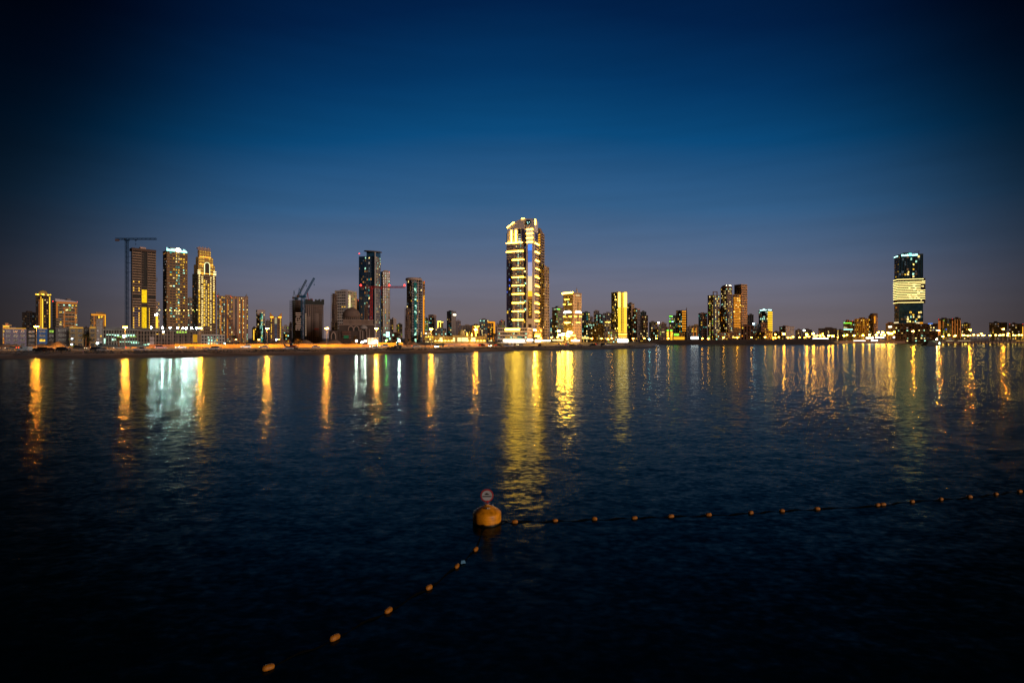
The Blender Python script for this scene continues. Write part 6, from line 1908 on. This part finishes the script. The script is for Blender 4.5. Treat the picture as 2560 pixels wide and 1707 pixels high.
round_tree('lone round tree glowing orange behind the long hoarding', 745, 845, shore(745) + 72, 2.3, 3)

# ------------------------------------------------------------------ vehicles
def vehicle(label, px, D, rz, kind, paint, z=None, lights=None, group='vehicles parked on the beach strip', tail=None):
    """kind: sedan, suv, pickup, van. Built along local x, nose at +x."""
    p = P(px, D)
    z = 1.98 if z is None else z
    o = thing('parked_van' if kind == 'van' else ('moving_car' if tail else 'parked_car'), label, 'car' if kind != 'van' else 'van', (p.x, p.y, z), rz, group)
    L_, Wd = {'sedan': (4.6, 1.8), 'suv': (4.8, 1.95), 'pickup': (5.3, 1.9), 'van': (5.2, 2.0)}[kind]
    h = L_ / 2
    if kind == 'sedan':
        body = [(-h, .35), (-h, .85), (-h * .9, .98), (-h * .55, 1.0), (h * .35, .98), (h * .9, .82), (h, .62), (h, .35)]
        cab = [(-h * .72, .97), (-h * .42, 1.42), (h * .08, 1.46), (h * .42, .97)]
    elif kind == 'suv':
        body = [(-h, .42), (-h, 1.08), (-h * .95, 1.15), (h * .38, 1.12), (h * .92, .98), (h, .8), (h, .42)]
        cab = [(-h * .95, 1.13), (-h * .84, 1.74), (-h * .05, 1.80), (h * .14, 1.74), (h * .42, 1.11)]
    elif kind == 'pickup':
        body = [(-h, .5), (-h, 1.1), (-h * .05, 1.12), (h * .42, 1.1), (h * .93, .98), (h, .8), (h, .5)]
        cab = [(-h * .12, 1.1), (-h * .06, 1.72), (h * .18, 1.74), (h * .46, 1.08)]
    else:
        body = [(-h, .4), (-h, 1.25), (h * .62, 1.22), (h * .9, 1.0), (h, .8), (h, .4)]
        cab = [(-h, 1.24), (-h * .98, 2.1), (h * .22, 2.14), (h * .38, 2.05), (h * .66, 1.2)]
    def extr(prof, w0, w1, ztop):
        b = MB()
        n = len(prof)
        zs = [q_[1] for q_ in prof]
        lo, hi = min(zs), max(zs)
        for s in (-1, 1):
            for x, zz in prof:
                w = w0 + (w1 - w0) * (zz - lo) / (hi - lo)
                b.v.append((x, s * w / 2, zz))
        b.f += [tuple(range(n)), tuple(reversed(range(n, 2 * n)))]
        for i in range(n):
            j = (i + 1) % n
            b.f.append((i, j, n + j, n + i))
        return b
    mp = metal(paint, .3, .25)
    extr(body, Wd, Wd * .96, 0).build('body', mp, o)
    extr(cab, Wd * .93, Wd * .76, 0).build('cabin', mp if kind == 'van' else glass((.012, .014, .018), .1), o)
    if kind == 'van':
        for s in (-1, 1):
            MB().box(h * .06, h * .44, s * Wd * .432 - .04, s * Wd * .432 + .04, 1.36, 1.92).build('side_window', glass((.012, .014, .018), .1), o)
    else:
        zs = max(q_[1] for q_ in cab)
        xs = [q_[0] for q_ in cab if q_[1] > zs - .12]
        MB().box(min(xs) - .05, max(xs) + .05, -Wd * .37, Wd * .37, zs - .02, zs + .04).build('roof', mp, o)
    for sx_ in (-.62, .62):
        for s in (-1, 1):
            tyre = MB().lathe([(.34, -.11), (.34, .11)], (0, 0, 0), 14).build('wheel', wall((.015, .015, .015), .9), o)
            tyre.location = (h * sx_, s * Wd * .46, .34)
            tyre.rotation_euler = (math.radians(90), 0, 0)
            rim = MB().lathe([(.2, -.125), (.2, .125)], (0, 0, 0), 10).build('rim', metal((.4, .4, .42)), tyre)
    for s in (-1, 1):
        hl = lamp((1, .82, .5), lights) if lights else glass((.5, .5, .48), .1)
        MB().box(h - .05, h + .03, s * Wd * .36 - .18, s * Wd * .36 + .18, .62, .80).build('headlight', hl, o)
        MB().box(-h - .03, -h + .05, s * Wd * .38 - .14, s * Wd * .38 + .14, .72, .95).build('tail_light', lamp((1, .03, .01), tail) if tail else glass((.25, .01, .01), .2), o)
    return o
R_ = math.radians
cD = lambda x: shore(x) + 25
vehicle('white-blue van parked at the far left on the beach strip', 63, cD(63), R_(170), 'van', (.45, .55, .66))
vehicle('dark car with bluish roof just right of the white-blue van', 79, cD(79) + 1, R_(170), 'sedan', (.03, .05, .09))
vehicle('black car between the dark blue-roofed car and the low dark car', 101, cD(101) - 1, R_(172), 'suv', (.012, .012, .014))
vehicle('small dark car left of the lone black off-roader', 121, cD(121) + 3, R_(165), 'sedan', (.03, .02, .02))
vehicle('lone black off-roader before the sand mound', 159, cD(159), R_(8), 'suv', (.012, .012, .012))
vehicle('dark car behind the silver car near the palms', 244, cD(244) + 3, R_(5), 'suv', (.03, .03, .04))
vehicle('silver car right of the dark car near the palms', 258, cD(258), R_(350), 'sedan', (.45, .45, .50))
vehicle('silver pickup below the greenish-lit frame', 352, cD(352) - 1, R_(3), 'pickup', (.50, .47, .55))
vehicle('silver off-roader before the orange hoarding', 533, cD(533), R_(187), 'suv', (.55, .54, .62))
vehicle('white car in front of the excavator', 721, cD(721), R_(10), 'sedan', (.58, .60, .66))
vehicle('white car before the fence at the site office', 935, cD(935), R_(184), 'sedan', (.55, .58, .62))
vehicle('car with two blazing headlights facing the water', 1095, cD(1095) + 18, R_(262), 'suv', (.25, .2, .15), lights=260.0)
vehicle('dark car with greenish headlights left of the palm', 1226, cD(1226) + 15, R_(265), 'sedan', (.03, .04, .03), lights=60.0)
vehicle('blue car below the white canopy of the podium', 1267, cD(1267) + 6, R_(15), 'sedan', (.10, .14, .26))
vehicle('white van beside the blue car at the podium', 1277, cD(1277) + 12, R_(250), 'van', (.7, .7, .66))
vehicle('black car before the skyscraper entrance', 1350, cD(1350), R_(80), 'suv', (.02, .012, .012))
vehicle('white car right of the black car at the skyscraper', 1395, cD(1395), R_(176), 'suv', (.55, .46, .45))
vehicle('dark brown car left of the mauve car', 1431, cD(1431), R_(5), 'sedan', (.07, .03, .02))
vehicle('mauve car between dark brown car and black off-roader', 1450, cD(1450), R_(8), 'sedan', (.18, .10, .13))
vehicle('black off-roader near the end of the beach strip', 1481, cD(1481) - 3, R_(180), 'suv', (.010, .010, .012))
vehicle('black car touching the white car near the sand tongue', 1509, cD(1509) + 4, R_(6), 'suv', (.012, .012, .016))
vehicle('white car nearest to the sand tongue', 1519, cD(1519) - 1, R_(4), 'sedan', (.62, .60, .68))
for i, (x, kd, c_, rev, nm) in enumerate(((30, 'sedan', (.3, .3, .3), 0, 'at the far left edge'), (200, 'suv', (.1, .1, .1), 1, 'behind the palms'), (300, 'sedan', (.5, .5, .5), 0, 'below the greenish frame'), (402, 'suv', (.12, .02, .02), 1, 'before the brown hoarding'), (452, 'sedan', (.5, .5, .5), 0, 'before the tall yellow hoarding'), (615, 'suv', (.6, .6, .6), 0, 'before the left part of the long hoarding'),
        (660, 'sedan', (.1, .1, .12), 0, 'left of the excavator'), (790, 'sedan', (.05, .05, .06), 1, 'before the middle of the long hoarding'), (960, 'suv', (.4, .4, .4), 0, 'left of the wheel loader'), (1040, 'sedan', (.2, .2, .2), 1, 'left of the blazing headlights'), (1205, 'suv', (.15, .02, .02), 1, 'below the lit mosque right side'), (1246, 'sedan', (.1, .1, .1), 1, 'right of the tall palm'),
        (1300, 'sedan', (.3, .3, .3), 0, 'before the podium canopy'), (1420, 'suv', (.3, .3, .3), 1, 'below the blazing lamps'), (1494, 'sedan', (.2, .1, .1), 1, 'near the end of the road'))):
    DD = shore(x) + (53 if rev else 59)
    sl = math.atan2(shore(x + 20) - shore(x - 20), (P(x + 20, shore(x + 20)) - P(x - 20, shore(x - 20))).x)
    vehicle('driving car with lit lamps ' + nm, x, DD, sl + (math.pi if not rev else 0), kd, c_, 2.14, 9.0 if not rev else 4.0, 'cars on the beach road', 7.0)
vehicle('yellow-green car parked by the cream block', 187, 300, R_(5), 'sedan', (.55, .6, .05))

# excavator behind the white car
p = P(733, shore(733) + 32)
o = thing('excavator', 'reddish excavator with raised bent arm behind the white car', 'excavator', (p.x, p.y, 1.98), 0)
mr = metal((.22, .05, .03), .5, .2)
for s in (-1, 1):
    MB().prism([(-1.8, s * 1.1 - .3), (1.8, s * 1.1 - .3), (1.8, s * 1.1 + .3), (-1.8, s * 1.1 + .3)], .05, .85).build('track', wall((.03, .028, .03)), o)
MB().box(-1.3, 1.7, -1.2, 1.2, .9, 1.9).build('body', mr, o)
MB().box(-1.2, .1, -1.2, -.2, 1.9, 3.0).build('cab', glass((.03, .04, .05)), o)
MB().bar((-.6, .4, 1.9), (-2.4, .4, 4.4), .26).bar((-2.4, .4, 4.4), (-3.6, .4, 4.7), .24).build('boom', mr, o)
MB().bar((-3.6, .4, 4.7), (-4.2, .4, 2.3), .18).build('stick', mr, o)
MB().prism([(-4.8, .0), (-3.8, .0), (-3.8, .9), (-4.8, .9)], 1.4, 2.4, [(-4.6, .0), (-4.1, .0), (-4.1, .9), (-4.6, .9)]).build('bucket', wall((.05, .04, .04)), o)
# wheel loader
p = P(993, shore(993) + 27)
o = thing('wheel_loader', 'dark wheel loader before the yellow container hoarding', 'loader', (p.x, p.y, 1.98), R_(200))
md = metal((.05, .05, .045), .6, .2)
MB().box(-2.2, .2, -.9, .9, .9, 2.0).build('engine_hood', md, o)
MB().box(-.2, 1.2, -.8, .8, .8, 1.6).build('front_frame', md, o)
MB().prism([(-.7, -.75), (.7, -.75), (.7, .75), (-.7, .75)], 2.0, 3.4, [(-.55, -.65), (.5, -.65), (.5, .65), (-.55, .65)]).build('cab', glass((.02, .03, .03)), o)
MB().bar((.9, .6, 1.5), (2.6, .6, .7), .16).bar((.9, -.6, 1.5), (2.6, -.6, .7), .16).build('lift_arm', md, o)
MB().prism([(2.4, -1.3), (3.6, -1.3), (3.6, 1.3), (2.4, 1.3)], .2, 1.2, [(2.3, -1.3), (2.7, -1.3), (2.7, 1.3), (2.3, 1.3)]).build('bucket', md, o)
for x in (-1.4, 1.0):
    for s in (-1, 1):
        w_ = MB().lathe([(.75, -.28), (.75, .28)], (0, 0, 0), 16).build('wheel', wall((.02, .02, .02), .9), o)
        w_.location = (x, s * 1.0, .75)
        w_.rotation_euler = (R_(90), 0, 0)
p = P(980, shore(980) + 26)
o = thing('rubble_heap', 'low dark rubble heap left of the wheel loader', 'rubble heap', (p.x, p.y, 1.9), 0)
rn = random.Random(4)
for k in range(16):
    a = rn.uniform(-2.6, 2.6)
    MB().lathe([(.2, 0), (rn.uniform(.4, .8), .2), (rn.uniform(.3, .6), .6), (.08, rn.uniform(.7, 1.1))], (a, rn.uniform(-1, 1), (1 - abs(a) / 2.7) * rn.uniform(0, .9)), 6).build('rubble_stone', wall((.05, .04, .04)), o)

# ------------------------------------------------------------------ people on the beach
def person(label, px, D, z, rz, top, legs, hgt=1.72):
    p = P(px, D)
    o = thing('person', label, 'person', (p.x, p.y, z), rz)
    s = hgt / 1.75
    vs_ = [(0, 0, .92), (0, 0, 1.15), (0, 0, 1.38), (0, 0, 1.50), (0, -.01, 1.60), (0, 0, 1.72),
           (.10, 0, .88), (.12, -.02, .48), (.13, 0, .09), (.14, -.16, .04), (-.10, 0, .88), (-.12, .03, .48), (-.14, .08, .09), (-.15, -.09, .04),
           (.19, 0, 1.40), (.25, -.02, 1.14), (.26, -.08, .90), (.26, -.10, .80), (-.19, 0, 1.40), (-.25, .02, 1.14), (-.27, -.02, .90), (-.27, -.04, .80)]
    ed = [(0, 1), (1, 2), (2, 3), (3, 4), (4, 5), (0, 6), (6, 7), (7, 8), (8, 9), (0, 10), (10, 11), (11, 12), (12, 13), (2, 14), (14, 15), (15, 16), (16, 17), (2, 18), (18, 19), (19, 20), (20, 21)]
    rad = [.15, .13, .15, .06, .09, .08, .10, .065, .045, .04, .10, .065, .045, .04, .06, .045, .035, .03, .06, .045, .035, .03]
    me = bpy.data.meshes.new('body')
    me.from_pydata([(x * s, y * s, zz * s) for x, y, zz in vs_], ed, [])
    b = link('body', me, o)
    md_ = b.modifiers.new('skin', 'SKIN')
    for i, r in enumerate(rad):
        me.skin_vertices[0].data[i].radius = (r * s, r * s)
    me.skin_vertices[0].data[0].use_root = True
    b.modifiers.new('sub', 'SUBSURF').levels = 1
    b.modifiers['sub'].render_levels = 1
    me.materials.append(wall(top))
    MB().lathe([(.10, 0), (.115, .05), (.10, .10), (.03, .14)], (0, .01, 1.64 * s), 10).build('hair', wall((.015, .012, .012)), o)
    MB().prism([(-.22 * s, -.12 * s), (.22 * s, -.12 * s), (.22 * s, .12 * s), (-.22 * s, .12 * s)], .55 * s, 1.0 * s, [(-.17 * s, -.11 * s), (.17 * s, -.11 * s), (.17 * s, .11 * s), (-.17 * s, .11 * s)]).build('clothing', wall(legs), o)
def gz(px, D):
    d = D - shore(px)
    return lerp_tab([(0, 0), (3, .25), (7, .75), (14, 1.35), (22, 1.85), (60, 2)], d)
person('person standing alone in dark clothes on the sand tongue', 1573.5, 366, .45, R_(20), (.02, .02, .025), (.02, .02, .03), 2.1)
person('person in pale reddish top walking on the dark beach at left', 207.5, shore(207) + 12, gz(207, shore(207) + 12), R_(70), (.35, .18, .16), (.05, .05, .07))
person('person in black standing beside the palm-side beach walker', 217.5, shore(217) + 13, gz(217, shore(217) + 13), R_(-30), (.012, .012, .014), (.012, .012, .014))
person('person in dark clothes below the black off-roader', 1475.5, shore(1475) + 12, gz(1475, shore(1475) + 12), R_(200), (.015, .012, .012), (.015, .012, .012), 1.9)

# ------------------------------------------------------------------ pier, boat house and boat at right
p = P(2450, 512)
o = thing('pier', 'dark pier on round piles with lit rail at the right edge', 'pier', (p.x, p.y, 0), R_(0))
k3 = 512 / F
MB().box((2346 - 2450) * k3, (2620 - 2450) * k3, 0, 5, 3.6, 4.7).build('deck', wall((.06, .035, .03)), o)
rn = random.Random(8)
x = 2352.0
while x < 2612:
    MB().lathe([(.45, -1.2), (.45, 3.62)], ((x - 2450) * k3, 1.2, 0), 8).build('pile', wall((.03, .022, .02)), o)
    x += 9 if x > 2400 else 17
for (a_, b_, s_) in ((2365, 2383, 'k'), (2394, 2427, 'q'), (2540, 2550, 'a'), (2552, 2575, 'a')):
    MB().box((a_ - 2450) * k3, (b_ - 2450) * k3, -.25, -.05, 4.75, 5.05).build('rail_light', led(s_), o)
for x in range(2350, 2615, 9):
    MB().bar(((x - 2450) * k3, .1, 4.7), ((x - 2450) * k3, .1, 5.7), .06).build('rail_post', metal((.05, .04, .04)), o)
MB().box((2348 - 2450) * k3, (2615 - 2450) * k3, .05, .15, 5.7, 5.8).build('hand_rail', metal((.05, .04, .04)), o)
for (x_, c_) in ((2425, 'm'), (2514, 'a')):
    MB().box((x_ - 4 - 2450) * k3, (x_ + 4 - 2450) * k3, 4.4, 4.6, 1.2, 1.9).build('under_light', led(c_), o)
p = P(2332, 508)
o = thing('boat_house', 'black boat landing hut on the water left of the pier', 'hut', (p.x, p.y, 0), 0)
MB().box(-6.6, 6.8, 0, 6, -.5, 1.4).build('float', wall((.02, .015, .015)), o)
MB().prism([(-4.8, .4), (3.8, .4), (3.8, 5.5), (-4.8, 5.5)], 1.4, 3.7, [(-4.2, .6), (3.2, .6), (3.2, 5.3), (-4.2, 5.3)]).build('cabin', wall((.025, .018, .018)), o)
MB().prism([(-5.2, .1), (4.2, .1), (4.2, 5.8), (-5.2, 5.8)], 3.7, 4.9, [(-2.6, 1.6), (2.0, 1.6), (2.0, 4.2), (-2.6, 4.2)]).build('roof', wall((.02, .015, .016)), o)
MB().bar((3.9, -.1, 1.4), (3.9, -.1, 6.0), .08).build('lamp_post', M_POLE, o)
MB().lathe([(.2, 0), (.55, .4), (.5, .8), (.15, 1.1)], (3.9, -.1, 5.6), 10).build('lamp_globe', lamp((.75, 1, .55), 120.0), o)
for x in (6.2, 6.6):
    MB().box(x, x + .25, -.2, 0, 1.4, 3.3).build('light_tube', lamp((.6, 1, .8), 9.0), o)
def boat(label, px, D, rz, c):
    p = P(px, D)
    o = thing('small_boat', label, 'boat', (p.x, p.y, 0), rz, 'small boats at the pier')
    outl = [(-2.6, -.8), (1.2, -.85), (2.2, -.5), (3.0, 0), (2.2, .5), (1.2, .85), (-2.6, .8)]
    MB().prism([(x * .9, y * .7) for x, y in outl], -.3, .75, outl).build('hull', wall(c), o)
    MB().prism([(-.6, -.5), (.9, -.5), (.9, .5), (-.6, .5)], .75, 1.45, [(-.5, -.42), (.4, -.42), (.4, .42), (-.5, .42)]).build('windscreen', glass((.03, .03, .04)), o)
    MB().box(-2.75, -2.5, -.2, .2, .3, 1.2).build('outboard_motor', wall((.03, .03, .03)), o)
boat('small pale boat moored below the right pier lamp', 2505, 503, R_(15), (.32, .22, .2))
boat('small white boat moored at the middle of the pier', 2451, 503, R_(175), (.36, .33, .34))

# ------------------------------------------------------------------ buoy and float lines in the foreground
Db = H0 * F / (1304 - HZ)
p = P(1217.5, Db)
o = thing('mooring_buoy', 'big yellow drum buoy carrying a round red-rimmed sign', 'buoy', (p.x, p.y, 0), 0)
kb_ = Db / F
def buoy_paint():
    m, n, l, b = nodemat('buoy_paint')
    t = n.new('ShaderNodeTexCoord')
    s = n.new('ShaderNodeSeparateXYZ')
    l.new(t.outputs['Object'], s.inputs[0])
    a = n.new('ShaderNodeTexNoise')
    a.inputs['Scale'].default_value = 4
    a.inputs['Detail'].default_value = 6
    l.new(t.outputs['Object'], a.inputs['Vector'])
    mt = n.new('ShaderNodeMath')
    mt.operation = 'MULTIPLY_ADD'
    l.new(a.outputs[0], mt.inputs[0])
    mt.inputs[1].default_value = .10
    l.new(s.outputs[2], mt.inputs[2])
    r = n.new('ShaderNodeValToRGB')
    e = r.color_ramp.elements
    e[0].position, e[0].color = .09, (.012, .011, .006, 1)      # weed and fouling at the waterline
    e[1].position, e[1].color = .155, (.86, .31, .006, 1)
    l.new(mt.outputs[0], r.inputs[0])
    mx = n.new('ShaderNodeMapRange')
    mx.inputs[1].default_value, mx.inputs[2].default_value = .35, .6
    mx.inputs[3].default_value, mx.inputs[4].default_value = .55, 1.05
    l.new(a.outputs[0], mx.inputs[0])
    sc = n.new('ShaderNodeVectorMath')
    sc.operation = 'SCALE'
    l.new(r.outputs[0], sc.inputs[0])
    l.new(mx.outputs[0], sc.inputs['Scale'])
    l.new(sc.outputs[0], b.inputs['Base Color'])
    b.inputs['Roughness'].default_value = .45
    return m
rb = 35.5 * kb_
yel = buoy_paint()
MB().lathe([(rb * .9, -.5), (rb * .98, -.25), (rb, 0), (rb, .37), (rb * .99, .40), (rb * .95, .43), (rb * .80, .50), (rb * .55, .59), (rb * .30, .655), (rb * .16, .68)], (0, 0, 0), 48).build('drum', yel, o, smooth=True)
MB().lathe([(rb * 1.004, .23), (rb * 1.009, .24), (rb * 1.009, .255), (rb * 1.004, .265)], (0, 0, 0), 48).build('rim_band', yel, o, smooth=True)
MB().lathe([(.085, .66), (.085, .76), (.06, .77)], (0, 0, 0), 16).build('neck', metal((.55, .24, .02), .5, .1), o)
MB().lathe([(.13, .755), (.13, .78)], (0, 0, 0), 16).build('flange', metal((.20, .14, .25), .5, .2), o)
MB().lathe([(.035, .77), (.035, .90)], (.02, 0, 0), 10).build('sign_stem', metal((.45, .02, .02), .5, .1), o)
zc = Z(1238, Db)
Rg = 16.2 * kb_
ring = MB().lathe([(Rg * .80, -.02), (Rg, -.02), (Rg, .02), (Rg * .80, .02)], (0, 0, 0), 40)
sg = MB().lathe([(Rg * .3, -.015), (Rg, -.015), (Rg, .015), (Rg * .3, .015)], (0, 0, 0), 40).build('sign_disc', metal((.34, .02, .02), .5, .1), o)
sg.location = (.0, 0, zc)
sg.rotation_euler = (R_(90), 0, 0)
wd = MB().lathe([(.02, 0), (Rg * .80, 0), (Rg * .80, .012), (.02, .012)], (0, 0, .016), 40).build('sign_face', wall((.36, .36, .39), .6, .2, 3), sg)
MB().box(-Rg * .70, Rg * .70, -Rg * .20, -Rg * .04, .03, .036).build('sign_bar', wall((.015, .015, .015)), sg)
bt = MB()
bt.v += [(-Rg * .30, Rg * .14, .031), (Rg * .26, Rg * .14, .031), (Rg * .34, Rg * .30, .031), (-Rg * .36, Rg * .30, .031), (-Rg * .30, Rg * .14, .036), (Rg * .26, Rg * .14, .036), (Rg * .34, Rg * .30, .036), (-Rg * .36, Rg * .30, .036)]
bt.f += [(4, 5, 6, 7), (0, 3, 2, 1), (0, 1, 5, 4), (1, 2, 6, 5), (2, 3, 7, 6), (3, 0, 4, 7)]
bt.box(-Rg * .16, Rg * .10, Rg * .30, Rg * .42, .031, .036)
bt.build('boat_pictogram', wall((.015, .015, .015)), sg)
for (a, c) in ((-100, (.05, .03, .02)), (-82, (.55, .55, .5)), (-66, (.6, .45, .3)), (30, (.3, .3, .3))):
    ca, sa = math.cos(R_(a)), math.sin(R_(a))
    MB().lathe([(.028, 0), (.032, .03), (.02, .055)], (ca * rb * .45, sa * rb * .45, .612), 8).build('lifting_lug', metal(c, .4, .3), o)

def w_at(px, py):
    D = H0 * F / (py - HZ)
    return P(px, D, z=0)
def float_line(label, pts, first, loc):
    o = thing('float_line', label, 'float line', loc, 0)
    base = Vector(loc)
    W_ = [w_at(x, y) - base for x, y in pts]
    # rope: droops just below the surface between floats
    path = [Vector(first) - base] + W_
    rp = MB()
    prev = None
    for a, b in zip(path, path[1:]):
        n = 10
        for i in range(n + 1):
            s = i / n
            q = a.lerp(b, s)
            q.z = .006 + a.z * (1 - s) ** 4 + .02 * math.sin(s * 9 + a.x)
            side = Vector((0, .10 * math.sin(s * math.pi * 2 + a.x), 0))
            q = q + side * math.sin(math.pi * s)
            if prev is not None and (q - prev).length > 1e-4:
                rp.bar(prev, q, .018 + .012 * abs(math.sin(i * 2.1 + a.y * 3)), None, 6)
            prev = q
    rp.build('rope', ROPE_M, o)
    fm = None
    for i, q in enumerate(W_):
        nb = W_[min(i + 1, len(W_) - 1)] - W_[max(i - 1, 0)]
        ang = math.atan2(nb.y, nb.x) + .25 * math.sin(i * 2.3)
        if fm is None:
            prof = [(-.20, .03), (-.195, .06), (-.15, .105), (-.07, .128), (0, .13), (.07, .128), (.15, .105), (.195, .06), (.20, .03)]
            b = MB()
            seg = 14
            for x, r in prof:
                for k in range(seg):
                    t_ = 2 * math.pi * k / seg
                    b.v.append((x, r * math.cos(t_), r * math.sin(t_)))
            for j in range(len(prof) - 1):
                for k in range(seg):
                    k2_ = (k + 1) % seg
                    b.f.append((j * seg + k, j * seg + k2_, (j + 1) * seg + k2_, (j + 1) * seg + k))
            b.f += [tuple(range(seg)), tuple((len(prof) - 1) * seg + k for k in range(seg))]
            f = b.build('float', FLOAT_M, o, smooth=True)
            fm = f.data
        else:
            f = link('float', fm, o)
        f.location = (q.x, q.y, .035)
        f.scale = (.62 + .06 * math.sin(i * 5.1), .62, .60 + .05 * math.cos(i * 3.3))
        f.rotation_euler = (.2 * math.sin(i * 1.7), .08 * math.sin(i), ang)
ROPE_M = wall((.003, .0028, .0028), 1.0, .4, 3)
ROPE_M.node_tree.nodes['Principled BSDF'].inputs['Specular IOR Level'].default_value = .05
FLOAT_M = wall((.48, .165, .006), .6, .55, 9)
lx = Vector((p.x, p.y, 0))
float_line('line of yellow floats running right from the buoy', [(1287, 1306), (1388, 1302.5), (1486, 1298.5), (1586, 1296), (1677, 1292), (1771, 1288), (1877, 1283), (1955, 1278), (2043, 1273), (2194, 1263.5), (2207, 1262), (2280, 1255), (2352, 1249), (2424, 1243), (2490, 1236), (2549, 1229.5), (2610, 1223)], (lx.x + rb, lx.y - .1, .05), (lx.x + 1.2, lx.y, 0))
float_line('line of yellow floats running from the buoy to the lower left', [(1189, 1375), (1142, 1417), (1072, 1471), (971, 1528), (837, 1596.5), (671, 1671)], (lx.x - .1, lx.y - rb, .05), (lx.x - .6, lx.y - 1.2, 0))
q = w_at(1157, 1408)
tg = thing('rope_tag', 'small pale blue tag on the lower-left float rope', 'tag', (q.x, q.y, 0), .4)
MB().prism([(-.09, -.05), (.09, -.05), (.09, .05), (-.09, .05)], .02, .11, [(-.06, -.03), (.06, -.03), (.06, .03), (-.06, .03)]).build('tag_body', wall((.06, .20, .36)), tg)
